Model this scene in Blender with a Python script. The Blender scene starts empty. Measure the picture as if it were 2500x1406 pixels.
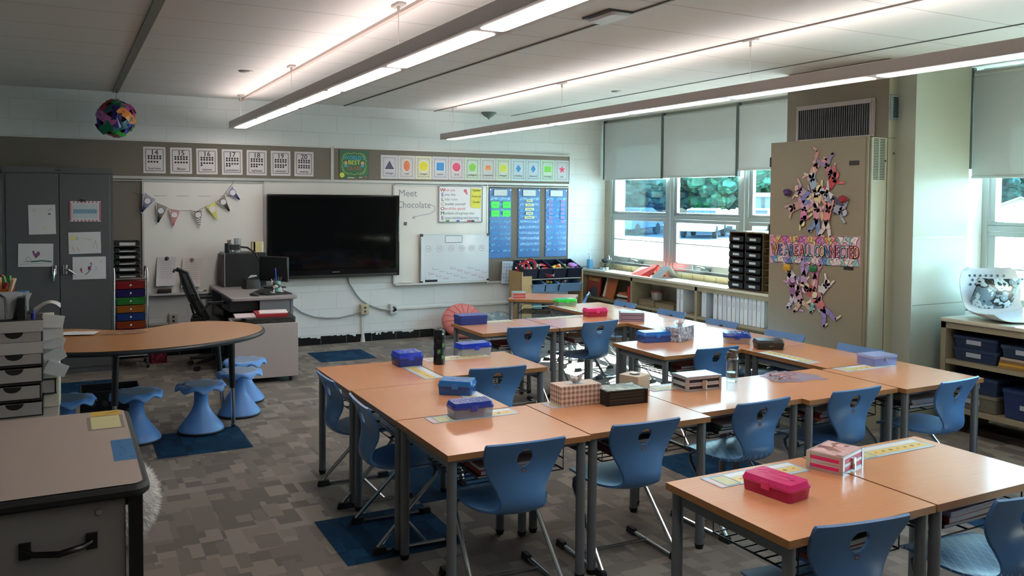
import bpy, bmesh, math, random
from mathutils import Vector, Matrix
C = bpy.context.scene.collection
PI = math.pi
R = random.Random(7)
def rad(a): return math.radians(a)

# ---------------------------------------------------------------- materials
def lin(h):
    h = h.lstrip('#'); c = [int(h[i:i+2], 16)/255 for i in (0, 2, 4)]
    return tuple((x/12.92 if x <= .04045 else ((x+.055)/1.055)**2.4) for x in c)
_M = {}
def nm(name):
    m = bpy.data.materials.new(name); m.use_nodes = True
    t = m.node_tree; t.nodes.clear()
    o = t.nodes.new('ShaderNodeOutputMaterial')
    return m, t, o
def N(t, ty, **k):
    n = t.nodes.new(ty)
    for a, b in k.items():
        if a == 'i':
            for s, v in b.items(): n.inputs[s].default_value = v
        else: setattr(n, a, b)
    return n
def mat(hexc, rough=.5, metal=0., var=.06, scale=40., bump=0., coat=0., spec=.5, stretch=None, sheen=0., emit=0.):
    key = (hexc, rough, metal, var, scale, bump, coat, spec, stretch, emit)
    if key in _M: return _M[key]
    m, t, o = nm('paint_' + hexc.lstrip('#'))
    b = N(t, 'ShaderNodeBsdfPrincipled', i={'Roughness': rough, 'Metallic': metal, 'Coat Weight': coat, 'Specular IOR Level': spec})
    tc = N(t, 'ShaderNodeTexCoord'); mp = N(t, 'ShaderNodeMapping')
    if stretch: mp.inputs['Scale'].default_value = stretch
    nz = N(t, 'ShaderNodeTexNoise', i={'Scale': scale, 'Detail': 3.})
    c = lin(hexc)
    mx = N(t, 'ShaderNodeMix', data_type='RGBA')
    mx.inputs[6].default_value = tuple(x*(1-var) for x in c)+(1,)
    mx.inputs[7].default_value = tuple(min(1, x*(1+var)) for x in c)+(1,)
    L = t.links.new
    L(tc.outputs['Object'], mp.inputs[0]); L(mp.outputs[0], nz.inputs[0]); L(nz.outputs[0], mx.inputs[0]); L(mx.outputs[2], b.inputs['Base Color'])
    if bump:
        bp = N(t, 'ShaderNodeBump', i={'Strength': bump, 'Distance': .002}); L(nz.outputs[0], bp.inputs['Height']); L(bp.outputs[0], b.inputs['Normal'])
    L(b.outputs[0], o.inputs[0]); _M[key] = m
    return m
def plastic(hexc, alpha=.35, rough=.15):                   # see-through coloured plastic
    key = ('pl', hexc, alpha)
    if key in _M: return _M[key]
    m, t, o = nm('clear_plastic_' + hexc.lstrip('#')); c = lin(hexc)
    b = N(t, 'ShaderNodeBsdfPrincipled', i={'Roughness': rough, 'Base Color': c+(1,)})
    tr = N(t, 'ShaderNodeBsdfTransparent', i={'Color': tuple(.35+.65*x for x in c)+(1,)})
    nz = N(t, 'ShaderNodeTexNoise', i={'Scale': 30.})
    ma = N(t, 'ShaderNodeMapRange', i={'To Min': alpha-.06, 'To Max': alpha+.06})
    mx = N(t, 'ShaderNodeMixShader'); L = t.links.new
    L(nz.outputs[0], ma.inputs[0]); L(ma.outputs[0], mx.inputs[0])
    L(b.outputs[0], mx.inputs[1]); L(tr.outputs[0], mx.inputs[2]); L(mx.outputs[0], o.inputs[0])
    _M[key] = m; return m
def glass_mat(tint=(.87, .97, .965), refl=.09):
    key = ('gl', tint)
    if key in _M: return _M[key]
    m, t, o = nm('window_glass'); L = t.links.new
    tr = N(t, 'ShaderNodeBsdfTransparent', i={'Color': tint+(1,)}); g = N(t, 'ShaderNodeBsdfGlossy', i={'Roughness': .02})
    lw = N(t, 'ShaderNodeLayerWeight', i={'Blend': .2}); ma = N(t, 'ShaderNodeMapRange', i={'To Min': refl*.5, 'To Max': .5})
    mx = N(t, 'ShaderNodeMixShader'); L(lw.outputs['Fresnel'], ma.inputs[0]); L(ma.outputs[0], mx.inputs[0])
    L(tr.outputs[0], mx.inputs[1]); L(g.outputs[0], mx.inputs[2]); L(mx.outputs[0], o.inputs[0]); _M[key] = m; return m
def emis(col, s, name='lamp_diffuser'):
    m, t, o = nm(name); e = N(t, 'ShaderNodeEmission', i={'Color': col+(1,), 'Strength': s}); t.links.new(e.outputs[0], o.inputs[0]); return m
def cells(t, vec, sx, sy, seed):
    L = t.links.new
    mp = N(t, 'ShaderNodeMapping'); mp.inputs['Scale'].default_value = (1/sx, 1/sy, 0); mp.inputs['Location'].default_value = (seed*.37, seed*.53, seed)
    fl = N(t, 'ShaderNodeVectorMath', operation='FLOOR'); wn = N(t, 'ShaderNodeTexWhiteNoise', noise_dimensions='3D')
    L(vec, mp.inputs[0]); L(mp.outputs[0], fl.inputs[0]); L(fl.outputs[0], wn.inputs[0]); return wn.outputs[0]
def carpet_mat(name, cols):
    m, t, o = nm(name); L = t.links.new
    tc = N(t, 'ShaderNodeTexCoord'); b = N(t, 'ShaderNodeBsdfPrincipled', i={'Roughness': .95, 'Specular IOR Level': .1})
    v = tc.outputs['Object']
    r = N(t, 'ShaderNodeValToRGB'); r.color_ramp.interpolation = 'CONSTANT'
    e = r.color_ramp.elements
    ps = [0, .3, .62, .84]
    while len(e) < 4: e.new(.5)
    for i, p in enumerate(ps): e[i].position = p; e[i].color = lin(cols[i])+(1,)
    L(cells(t, v, .24, .33, 3), r.inputs[0])
    prev = r.outputs[0]
    for (sx, sy, sd, th, ci) in ((.15, .24, 11, .60, 1), (.11, .17, 5, .76, 3), (.12, .10, 8, .80, 0), (.08, .10, 17, .85, 2), (.06, .18, 23, .86, 1)):
        g = N(t, 'ShaderNodeMath', operation='GREATER_THAN'); g.inputs[1].default_value = th
        L(cells(t, v, sx, sy, sd), g.inputs[0])
        mx = N(t, 'ShaderNodeMix', data_type='RGBA'); L(g.outputs[0], mx.inputs[0]); L(prev, mx.inputs[6]); mx.inputs[7].default_value = lin(cols[ci])+(1,); prev = mx.outputs[2]
    nz = N(t, 'ShaderNodeTexNoise', i={'Scale': 260., 'Detail': 2.}); ma = N(t, 'ShaderNodeMapRange', i={'To Min': .8, 'To Max': 1.2})
    mm = N(t, 'ShaderNodeMix', data_type='RGBA', blend_type='MULTIPLY'); mm.inputs[0].default_value = 1
    L(v, nz.inputs[0]); L(nz.outputs[0], ma.inputs[0]); L(prev, mm.inputs[6]); L(ma.outputs[0], mm.inputs[7]); L(mm.outputs[2], b.inputs['Base Color'])
    bp = N(t, 'ShaderNodeBump', i={'Strength': .5, 'Distance': .003}); L(nz.outputs[0], bp.inputs['Height']); L(bp.outputs[0], b.inputs['Normal'])
    L(b.outputs[0], o.inputs[0]); return m
def block_mat():                                            # painted concrete block wall
    m, t, o = nm('painted_block'); L = t.links.new
    tc = N(t, 'ShaderNodeTexCoord'); sp = N(t, 'ShaderNodeSeparateXYZ'); cb = N(t, 'ShaderNodeCombineXYZ')
    ad = N(t, 'ShaderNodeMath', operation='ADD')
    L(tc.outputs['Object'], sp.inputs[0]); L(sp.outputs[0], ad.inputs[0]); L(sp.outputs[1], ad.inputs[1]); L(ad.outputs[0], cb.inputs[0]); L(sp.outputs[2], cb.inputs[1])
    br = N(t, 'ShaderNodeTexBrick', i={'Scale': 1., 'Brick Width': .4064, 'Row Height': .2032, 'Mortar Size': .005, 'Mortar Smooth': .3,
        'Color1': lin('d9dcda')+(1,), 'Color2': lin('d5d9d7')+(1,), 'Mortar': lin('cad0ce')+(1,)})
    L(cb.outputs[0], br.inputs[0])
    b = N(t, 'ShaderNodeBsdfPrincipled', i={'Roughness': .45}); L(br.outputs[0], b.inputs['Base Color'])
    nz = N(t, 'ShaderNodeTexNoise', i={'Scale': 90., 'Detail': 4.}); L(tc.outputs['Object'], nz.inputs[0])
    b1 = N(t, 'ShaderNodeBump', invert=True, i={'Strength': .28, 'Distance': .004}); L(br.outputs['Fac'], b1.inputs['Height'])
    b2 = N(t, 'ShaderNodeBump', i={'Strength': .15, 'Distance': .002}); L(nz.outputs[0], b2.inputs['Height']); L(b1.outputs[0], b2.inputs['Normal']); L(b2.outputs[0], b.inputs['Normal'])
    L(b.outputs[0], o.inputs[0]); return m
def ceiling_mat():
    m, t, o = nm('ceiling_panel'); L = t.links.new
    tc = N(t, 'ShaderNodeTexCoord'); sp = N(t, 'ShaderNodeSeparateXYZ'); L(tc.outputs['Object'], sp.inputs[0])
    a = N(t, 'ShaderNodeMath', operation='MULTIPLY_ADD'); a.inputs[1].default_value = 1/.585; a.inputs[2].default_value = -3.72/.585+20
    L(sp.outputs[1], a.inputs[0]); f = N(t, 'ShaderNodeMath', operation='FRACT'); L(a.outputs[0], f.inputs[0])
    l = N(t, 'ShaderNodeMath', operation='LESS_THAN'); l.inputs[1].default_value = .010; L(f.outputs[0], l.inputs[0])
    nz = N(t, 'ShaderNodeTexNoise', i={'Scale': 160., 'Detail': 5.}); L(tc.outputs['Object'], nz.inputs[0])
    mx = N(t, 'ShaderNodeMix', data_type='RGBA'); mx.inputs[6].default_value = lin('d2d1cd')+(1,); mx.inputs[7].default_value = lin('85857f')+(1,); L(l.outputs[0], mx.inputs[0])
    b = N(t, 'ShaderNodeBsdfPrincipled', i={'Roughness': .9, 'Specular IOR Level': .2}); L(mx.outputs[2], b.inputs['Base Color'])
    bp = N(t, 'ShaderNodeBump', i={'Strength': .35, 'Distance': .002}); L(nz.outputs[0], bp.inputs['Height']); L(bp.outputs[0], b.inputs['Normal'])
    L(b.outputs[0], o.inputs[0]); return m
def shade_mat():
    m, t, o = nm('roller_shade_fabric'); L = t.links.new
    nz = N(t, 'ShaderNodeTexNoise', i={'Scale': 3., 'Detail': 2.}); mx = N(t, 'ShaderNodeMix', data_type='RGBA')
    mx.inputs[6].default_value = lin('d3d9d8')+(1,); mx.inputs[7].default_value = lin('dce1e0')+(1,); L(nz.outputs[0], mx.inputs[0])
    d = N(t, 'ShaderNodeBsdfDiffuse'); tr = N(t, 'ShaderNodeBsdfTranslucent'); L(mx.outputs[2], d.inputs[0]); tr.inputs[0].default_value = (.55, .72, .72, 1)
    ms = N(t, 'ShaderNodeMixShader', i={0: .05}); L(d.outputs[0], ms.inputs[1]); L(tr.outputs[0], ms.inputs[2]); L(ms.outputs[0], o.inputs[0]); return m
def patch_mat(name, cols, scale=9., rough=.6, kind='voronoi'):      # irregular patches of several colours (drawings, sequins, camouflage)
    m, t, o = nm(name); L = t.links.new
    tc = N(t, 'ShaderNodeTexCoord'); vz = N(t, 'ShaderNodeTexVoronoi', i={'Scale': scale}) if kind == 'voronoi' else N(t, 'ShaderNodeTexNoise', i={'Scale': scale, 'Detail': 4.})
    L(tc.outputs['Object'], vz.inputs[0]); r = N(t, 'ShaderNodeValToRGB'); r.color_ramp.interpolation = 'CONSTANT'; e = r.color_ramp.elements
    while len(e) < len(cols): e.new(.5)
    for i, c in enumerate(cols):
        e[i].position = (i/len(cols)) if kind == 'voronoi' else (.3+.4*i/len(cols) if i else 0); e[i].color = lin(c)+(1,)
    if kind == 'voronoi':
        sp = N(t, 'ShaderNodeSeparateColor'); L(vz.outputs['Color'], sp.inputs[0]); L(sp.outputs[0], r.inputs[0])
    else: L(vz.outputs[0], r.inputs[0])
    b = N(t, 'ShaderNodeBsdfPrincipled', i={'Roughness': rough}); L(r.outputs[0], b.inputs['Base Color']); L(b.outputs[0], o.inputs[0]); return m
def check_mat(name, c1, c2, s):                              # gingham
    m, t, o = nm(name); L = t.links.new
    tc = N(t, 'ShaderNodeTexCoord'); w = []
    for ax in (0, 2):
        sp = N(t, 'ShaderNodeSeparateXYZ'); L(tc.outputs['Object'], sp.inputs[0])
        a = N(t, 'ShaderNodeMath', operation='MULTIPLY_ADD'); a.inputs[1].default_value = 1/s; a.inputs[2].default_value = 50
        if ax == 0:
            ad = N(t, 'ShaderNodeMath', operation='ADD'); L(sp.outputs[0], ad.inputs[0]); L(sp.outputs[1], ad.inputs[1]); L(ad.outputs[0], a.inputs[0])
        else: L(sp.outputs[2], a.inputs[0])
        f = N(t, 'ShaderNodeMath', operation='FRACT'); g = N(t, 'ShaderNodeMath', operation='GREATER_THAN'); g.inputs[1].default_value = .5
        L(a.outputs[0], f.inputs[0]); L(f.outputs[0], g.inputs[0]); w.append(g)
    s_ = N(t, 'ShaderNodeMath', operation='ADD'); L(w[0].outputs[0], s_.inputs[0]); L(w[1].outputs[0], s_.inputs[1])
    h = N(t, 'ShaderNodeMath', operation='MULTIPLY'); h.inputs[1].default_value = .5; L(s_.outputs[0], h.inputs[0])
    mx = N(t, 'ShaderNodeMix', data_type='RGBA'); mx.inputs[6].default_value = lin(c1)+(1,); mx.inputs[7].default_value = lin(c2)+(1,); L(h.outputs[0], mx.inputs[0])
    b = N(t, 'ShaderNodeBsdfPrincipled', i={'Roughness': .7}); L(mx.outputs[2], b.inputs['Base Color']); L(b.outputs[0], o.inputs[0]); return m

WHITE = mat('e6e6e2', .6); BLACK = mat('16171a', .45); STEEL = mat('8c9095', .38, .75, .04); CHROME = mat('c6c9cc', .22, 1., .02)
DESKGREY = mat('6f7478', .42, .35); RUBBER = mat('121214', .75); PAPER = mat('dedddd', .75, var=.03)

# ---------------------------------------------------------------- mesh builder
class MB:
    def __init__(s): s.v = []; s.f = []; s.m = []; s.T = Matrix()
    def add(s, vs, fs, m=0):
        k = len(s.v); s.v += [tuple(s.T @ Vector(p)) for p in vs]
        s.f += [tuple(i+k for i in f) for f in fs]; s.m += [m]*len(fs)
    def box(s, x0, y0, z0, x1, y1, z1, m=0):
        s.add([(x0,y0,z0),(x1,y0,z0),(x1,y1,z0),(x0,y1,z0),(x0,y0,z1),(x1,y0,z1),(x1,y1,z1),(x0,y1,z1)],
              [(0,3,2,1),(4,5,6,7),(0,1,5,4),(1,2,6,5),(2,3,7,6),(3,0,4,7)], m); return s
    def cb(s, cx, cy, z0, sx, sy, h, m=0): return s.box(cx-sx/2, cy-sy/2, z0, cx+sx/2, cy+sy/2, z0+h, m)
    def prism(s, poly, z0, z1, m=0, scale_top=1., mt=None, ms=None):
        n = len(poly); cx = sum(p[0] for p in poly)/n; cy = sum(p[1] for p in poly)/n
        vs = [(x, y, z0) for x, y in poly]+[(cx+(x-cx)*scale_top, cy+(y-cy)*scale_top, z1) for x, y in poly]
        s.add(vs, [tuple(reversed(range(n)))], m); k = len(s.v)-2*n
        s.f.append(tuple(k+n+i for i in range(n))); s.m.append(m if mt is None else mt)
        for i in range(n): s.f.append((k+i, k+(i+1) % n, k+n+(i+1) % n, k+n+i)); s.m.append(m if ms is None else ms)
        return s
    def rr(s, cx, cy, z0, sx, sy, h, r=.01, m=0, taper=1., seg=4, mt=None, ms=None):
        pts = []
        for (qx, qy, a0) in ((1,1,0),(-1,1,90),(-1,-1,180),(1,-1,270)):
            for k in range(seg+1):
                a = rad(a0+90*k/seg); pts.append((cx+qx*(sx/2-r)+r*math.cos(a), cy+qy*(sy/2-r)+r*math.sin(a)))
        return s.prism(pts, z0, z0+h, m, taper, mt, ms)
    def lathe(s, prof, n=24, c=(0,0,0), m=0, cap=True):
        vs = [(c[0]+r*math.cos(2*PI*k/n), c[1]+r*math.sin(2*PI*k/n), c[2]+z) for r, z in prof for k in range(n)]
        fs = [(i*n+k, i*n+(k+1) % n, (i+1)*n+(k+1) % n, (i+1)*n+k) for i in range(len(prof)-1) for k in range(n)]
        if cap: fs += [tuple(reversed(range(n))), tuple((len(prof)-1)*n+k for k in range(n))]
        s.add(vs, fs, m); return s
    def cyl(s, cx, cy, z0, z1, r, n=16, m=0, r2=None): return s.lathe([(r, z0), (r if r2 is None else r2, z1)], n, (cx, cy, 0), m)
    def tube(s, pts, r, n=8, m=0, closed=False):
        P = [Vector(p) for p in pts]; rings = []; up = None
        for i, p in enumerate(P):
            if closed: d = (P[(i+1) % len(P)]-P[i-1])
            else: d = (P[min(i+1, len(P)-1)]-P[max(i-1, 0)])
            d.normalize()
            if up is None: up = d.orthogonal().normalized()
            else:
                up = up-d*up.dot(d); up = up.normalized() if up.length > 1e-5 else d.orthogonal().normalized()
            w = d.cross(up); rr_ = r[i] if isinstance(r, (list, tuple)) else r
            rings.append([p+(up*math.cos(2*PI*k/n)+w*math.sin(2*PI*k/n))*rr_ for k in range(n)])
        vs = [tuple(q) for g in rings for q in g]; L_ = len(P)
        fs = [(i*n+k, i*n+(k+1) % n, ((i+1) % L_)*n+(k+1) % n, ((i+1) % L_)*n+k) for i in range(L_ if closed else L_-1) for k in range(n)]
        if not closed: fs += [tuple(reversed(range(n))), tuple((L_-1)*n+k for k in range(n))]
        s.add(vs, fs, m); return s
    def sph(s, c, rx, ry=None, rz=None, n=14, k=8, m=0, jit=0.):
        ry = rx if ry is None else ry; rz = rx if rz is None else rz; vs = []
        for i in range(k+1):
            a = PI*i/k-PI/2
            for j in range(n):
                b = 2*PI*j/n; q = 1+R.uniform(-jit, jit)
                vs.append((c[0]+rx*q*math.cos(a)*math.cos(b), c[1]+ry*q*math.cos(a)*math.sin(b), c[2]+rz*q*math.sin(a)))
        s.add(vs, [(i*n+j, i*n+(j+1) % n, (i+1)*n+(j+1) % n, (i+1)*n+j) for i in range(k) for j in range(n)], m); return s
    def obj(s, name, mats, parent=None, loc=(0,0,0), rz=0., smooth=40, bev=0., rot=None):
        me = bpy.data.meshes.new(name); me.from_pydata(s.v, [], s.f)
        if not isinstance(mats, (list, tuple)): mats = [mats]
        for x in mats: me.materials.append(x)
        for p, k in zip(me.polygons, s.m): p.material_index = k
        me.validate(); me.update()
        bm = bmesh.new(); bm.from_mesh(me); bmesh.ops.recalc_face_normals(bm, faces=bm.faces); bm.to_mesh(me); bm.free()
        if smooth:
            me.polygons.foreach_set('use_smooth', [True]*len(me.polygons)); me.set_sharp_from_angle(angle=rad(smooth))
        o = bpy.data.objects.new(name, me); C.objects.link(o); o.location = loc; o.rotation_euler = rot or (0, 0, rz)
        if parent: o.parent = parent
        if bev:
            b = o.modifiers.new('bevel', 'BEVEL'); b.width = bev; b.segments = 2; b.limit_method = 'ANGLE'; b.angle_limit = rad(50)
        return o
def tag(o, label=None, cat=None, group=None, kind=None):
    if label: o['label'] = label
    if cat: o['category'] = cat
    if group: o['group'] = group
    if kind: o['kind'] = kind
    return o
def thing(name, label, cat, loc=(0,0,0), rz=0., group=None):
    o = bpy.data.objects.new(name, None); o.empty_display_size = .1; C.objects.link(o); o.location = loc; o.rotation_euler = (0, 0, rz)
    return tag(o, label, cat, group)
def struct(o): o['kind'] = 'structure'; return o
def dup(root, loc, rz, label=None, group=None):
    def cp(o, par):
        c = o.copy(); C.objects.link(c); c.parent = par
        for ch in [x for x in kids.get(o.name, [])]: cp(ch, c)
        return c
    kids = {}
    for o in bpy.data.objects:
        if o.parent: kids.setdefault(o.parent.name, []).append(o)
    r = cp(root, None); r.location = loc; r.rotation_euler = (0, 0, rz)
    if label: r['label'] = label
    if group: r['group'] = group
    return r
# flat artwork laid in a plane: u right, v up, lifted along n
_TX = {}
def glyphs(s):
    if s in _TX: return _TX[s]
    cu = bpy.data.curves.new('t', 'FONT'); cu.body = s; cu.resolution_u = 2; cu.align_x = 'CENTER'; cu.size = 1
    o = bpy.data.objects.new('t', cu); C.objects.link(o); dg = bpy.context.evaluated_depsgraph_get(); dg.update()
    me = bpy.data.meshes.new_from_object(o.evaluated_get(dg)); r = ([tuple(v.co) for v in me.vertices], [tuple(p.vertices) for p in me.polygons])
    bpy.data.objects.remove(o); bpy.data.curves.remove(cu); bpy.data.meshes.remove(me); _TX[s] = r; return r
class Art:
    def __init__(s, mb, O, U, V): s.b = mb; s.O = Vector(O); s.U = Vector(U).normalized(); s.V = Vector(V).normalized(); s.n = s.U.cross(s.V)
    def p(s, u, v, h): return tuple(s.O+s.U*u+s.V*v+s.n*h)
    def poly(s, pts, m, h=.0012): s.b.add([s.p(u, v, h) for u, v in pts], [tuple(range(len(pts)))], m)
    def rect(s, u0, v0, u1, v1, m, h=.0012): s.poly([(u0,v0),(u1,v0),(u1,v1),(u0,v1)], m, h)
    def disc(s, u, v, r, m, h=.0012, n=14, ry=None): s.poly([(u+r*math.cos(2*PI*k/n), v+(ry or r)*math.sin(2*PI*k/n)) for k in range(n)], m, h)
    def line(s, pts, w, m, h=.0015, closed=False):
        if closed: pts = pts+[pts[0]]
        for (a, b), (c, d) in zip(pts, pts[1:]):
            L_ = math.hypot(c-a, d-b) or 1; x = -(d-b)/L_*w/2; y = (c-a)/L_*w/2
            s.b.add([s.p(a+x, b+y, h), s.p(a-x, b-y, h), s.p(c-x, d-y, h), s.p(c+x, d+y, h)], [(0,1,2,3)], m)
    def frame(s, u0, v0, u1, v1, w, m, h=.0015): s.line([(u0,v0),(u1,v0),(u1,v1),(u0,v1)], w, m, h, True)
    def text(s, t, u, v, size, m, h=.0018, sx=1.):
        vs, fs = glyphs(t)
        for q in ((0,) if size > .1 else (-.014, .014)): s.b.add([s.p(u+(x+q)*size*sx, v+(y+q*.5)*size, h+q*.004) for x, y, z in vs], fs, m)
    def scal(s, u0, v0, u1, v1, w, m, n=7, amp=.006, h=.0014):
        P = []
        for (a, b, c, d) in ((u0,v0,u1,v0),(u1,v0,u1,v1),(u1,v1,u0,v1),(u0,v1,u0,v0)):
            L_ = math.hypot(c-a, d-b); nx, ny = (d-b)/L_, -(c-a)/L_
            for k in range(n*4):
                q = k/(n*4); e = abs(math.sin(q*n*PI))*amp; P.append((a+(c-a)*q+nx*e, b+(d-b)*q+ny*e))
        s.line(P, w, m, h, True)
LENS_S = 13.; UP_S = 5.; SKY_S = 11.; SUN_S = 120.; EXPO = .52
# ---------------------------------------------------------------- room shell
D = 9.62; ZC = 2.76; XW = 6.5; XL = -2.7; YB = -2.6
CARPET = carpet_mat('carpet_tiles', ['69635e', '726c65', '7d766e', '867f76'])
BLUEC = carpet_mat('blue_carpet_tiles', ['132f49', '16354f', '193c58', '142c44'])
b = MB(); b.box(XL, YB, -.12, XW+.1, D, 0, 0)
for x, y in ((1.13, 3.73), (1.73, 4.33), (.51, 5.83), (2.31, 8.55), (3.35, 3.83), (-.2, 8.0), (4.2, 2.2), (-1.4, 5.2)):
    b.add([(x, y, .0012), (x+.6, y, .0012), (x+.6, y+.6, .0012), (x, y+.6, .0012)], [(0, 1, 2, 3)], 1)
struct(b.obj('floor', [CARPET, BLUEC], smooth=0))
b = MB(); b.box(XL, YB, ZC, XW+.1, D, ZC+.1); struct(b.obj('ceiling', ceiling_mat(), smooth=0))
BLK = block_mat(); BEIGE = mat('8c8574', .45, var=.03); BEIGE2 = mat('9c9888', .4, var=.03)
b = MB(); b.box(XL-.1, D, 0, XW+.2, D+.15, ZC); struct(b.obj('wall_back', BLK, smooth=0))
b = MB(); b.box(XL-.15, YB, 0, XL, D, ZC); struct(b.obj('wall_left', BLK, smooth=0))
b = MB(); b.box(XL-.1, YB-.15, 0, XW+.2, YB, ZC); struct(b.obj('wall_front', mat('5a544c', .8), smooth=0))
b = MB()                                                    # wall under and over the windows, tiled sill course
TILE = mat('b5ab85', .3, var=.05)
for y0, y1 in ((5.28, D), (YB, 4.25)):
    b.box(6.44, y0, 0, 6.75, y1, .835, 1); b.box(6.43, y0, .835, 6.75, y1, .85, 0); b.box(XW-.02, y0, 2.68, 6.75, y1, ZC, 0)
y = 5.3
while y < D:
    b.box(6.4385, y, .78, 6.4401, y+.006, .835, 2); y += .2
b.box(XW, 9.5, .8, 6.75, D, ZC, 0); b.box(6.44, YB, .8, 6.75, 1.68, ZC, 0)  # second box: unseen solid wall added by the camera to cut foreground daylight
struct(b.obj('wall_right', [BEIGE2, TILE, mat('7a7258', .6)], smooth=0))
b = MB(); b.box(5.5, 4.12, 0, 6.13, 5.28, ZC, 0); b.box(6.13, 4.25, 0, 6.75, 5.28, ZC, 1); b.box(5.515, 4.1195, .93, 6.11, 4.1202, .936, 2); b.box(5.515, 4.1195, 1.43, 6.11, 4.1202, 1.436, 1)
struct(b.obj('wall_pier', [mat('a2a596', .35, var=.03), WHITE, mat('6f6c5c', .6)], smooth=0))
# black tile base with ragged white paint above it
b = MB(); b.box(XL, D-.006, 0, 6.1, D, .098, 0)
x = -2.6
while x < 6.1: b.box(x, D-.0075, 0, x+.006, D-.004, .1, 1); x += .305
x = XL; rr_ = random.Random(3)
while x < 6.1:
    w = rr_.uniform(.015, .05); h = rr_.choice([.004, .008, .012, .02, .03]) if rr_.random() < .6 else .003
    b.box(x, D-.009, .102-h, x+w, D-.002, .125, 2); x += w
struct(b.obj('baseboard_back', [mat('0b0d10', .25), mat('4d5254', .6), mat('cfd3d2', .5)], smooth=0))
# tack strip, boards' rails: the fixed trim of the board wall
CORK = mat('6a635a', .9, var=.08, scale=300); ALU = mat('b4b5b2', .4, .5, .04); ALUW = mat('cfcfca', .5, .1, .03)
def strip(n, x0, x1, z0=1.905, z1=2.265):
    b = MB(); b.box(x0, D-.018, z0, x1, D, z1, 0); b.box(x0, D-.026, z1, x1, D, z1+.02, 1)
    struct(b.obj('trim_%d' % n, [CORK, ALUW], smooth=0))
strip(1, XL, 2.70); strip(2, 2.735, 5.91)
b = MB(); b.box(XL, D-.03, 1.875, 5.915, D, 1.903, 0); b.box(XL, D-.034, 1.852, 1.93, D-.008, 1.86, 0); b.box(3.47, D-.034, 1.852, 5.915, D-.008, 1.86, 0); b.box(2.70, D-.026, 1.9, 2.735, D, 2.28, 0); b.box(5.91, D-.026, 1.9, 5.918, D, 2.28, 0)
b.box(4.7, D-.03, .63, 5.915, D, .655, 0); b.box(4.7, D-.02, .64, 4.715, D, 1.875, 0); b.box(5.905, D-.02, .64, 5.92, D, 1.875, 0)
struct(b.obj('trim_3', ALU, smooth=0))
b = MB(); b.box(1.95, D-.01, .69, 3.455, D, 1.875); struct(b.obj('trim_4', mat('cbc8c2', .3, var=.02), smooth=0))   # white panel behind the screen
for n, x0, x1, z0 in ((5, .40, .705, .68), (6, 4.715, 5.905, .65)):
    b = MB(); b.box(x0, D-.014, z0, x1, D, 1.875); struct(b.obj('trim_%d' % n, CORK, smooth=0))
b = MB(); b.box(.4, D-.03, .335, .97, D, .36); b.box(3.51, D-.022, .355, 5.05, D, .375); b.box(3.07, D-.02, .0, 3.1, D, .33); b.cyl(3.085, D-.02, 0, .1, .03, 10, r2=.016)
struct(b.obj('trim_7', mat('c9c9c2', .4), smooth=30))
# ceiling rails along the room
for n, x, w, h, c in ((8, .46, .055, .012, '6f6f6a'), (9, 1.70, .03, .02, 'b9aaa2'), (10, 2.86, .014, .008, '55534e'), (11, 3.98, .012, .01, '8d8882'), (12, 5.04, .012, .006, '5d6361')):
    b = MB(); b.box(x-w/2, YB, ZC-h, x+w/2, D-.02, ZC); struct(b.obj('trim_%d' % n, mat(c, .6), smooth=0))

# ---------------------------------------------------------------- windows
FR = mat('9fa6a3', .35, .55, .03); FRD = mat('5f6b6a', .4, .5); GL = glass_mat()
def window(n, y0, y1, handle=True):
    w = bpy.data.objects.new('window_%d' % n, None); C.objects.link(w); w.location = (XW, 0, 0); struct(w)
    b = MB(); x0, x1 = 0, .08
    b.box(x0, y0, .85, x1, y0+.05, 2.68); b.box(x0, y1-.05, .85, x1, y1, 2.68); b.box(x0, y0+.05, .85, x1, y1-.05, .875); b.box(x0, y0+.05, 2.64, x1, y1-.05, 2.68); b.box(x0, y0+.05, 1.47, x1, y1-.05, 1.515)
    b.obj('frame', FR, w, bev=.004)
    b = MB(); a, c = y0+.06, y1-.06
    b.box(.015, a, 1.515, .06, c, 1.545); b.box(.015, a, 2.61, .06, c, 2.64); b.box(.015, a, 1.545, .06, a+.04, 2.61); b.box(.015, c-.04, 1.545, .06, c, 2.61); b.obj('sash', FR, w, bev=.003)
    b = MB(); b.box(.0, a, .88, .05, c, .95); b.box(.0, a, 1.43, .05, c, 1.468); b.box(.0, a, .95, .05, a+.055, 1.43); b.box(.0, c-.055, .95, .05, c, 1.43); b.box(-.002, a+.055, 1.172, .02, c-.055, 1.186); b.obj('sash', FR, w, bev=.003)
    b = MB(); b.box(.035, a+.04, 1.545, .041, c-.04, 2.61); b.obj('pane', GL, w, smooth=0)
    b = MB(); b.box(.03, a+.055, .95, .036, c-.055, 1.43); b.obj('pane', GL, w, smooth=0)
    m_ = (y0+y1)/2
    b = MB(); b.box(-.035, m_-.12, .885, 0, m_+.02, .91); b.tube([(-.03, m_-.05, .91), (-.06, m_-.02, .93), (-.06, m_+.06, .93)], .007); b.obj('crank', FRD, w)
    b = MB(); b.rr(-.012, m_+.18, .885, .02, .03, .05, .005); b.obj('latch', CHROME, w)
for n, (y0, y1) in enumerate(((8.22, 9.5), (6.95, 8.2), (5.66, 6.93), (2.97, 4.25), (1.7, 2.95)), 1): window(n, y0, y1)
SH = shade_mat(); BAR = mat('c6cbc8', .5, .2)
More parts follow.
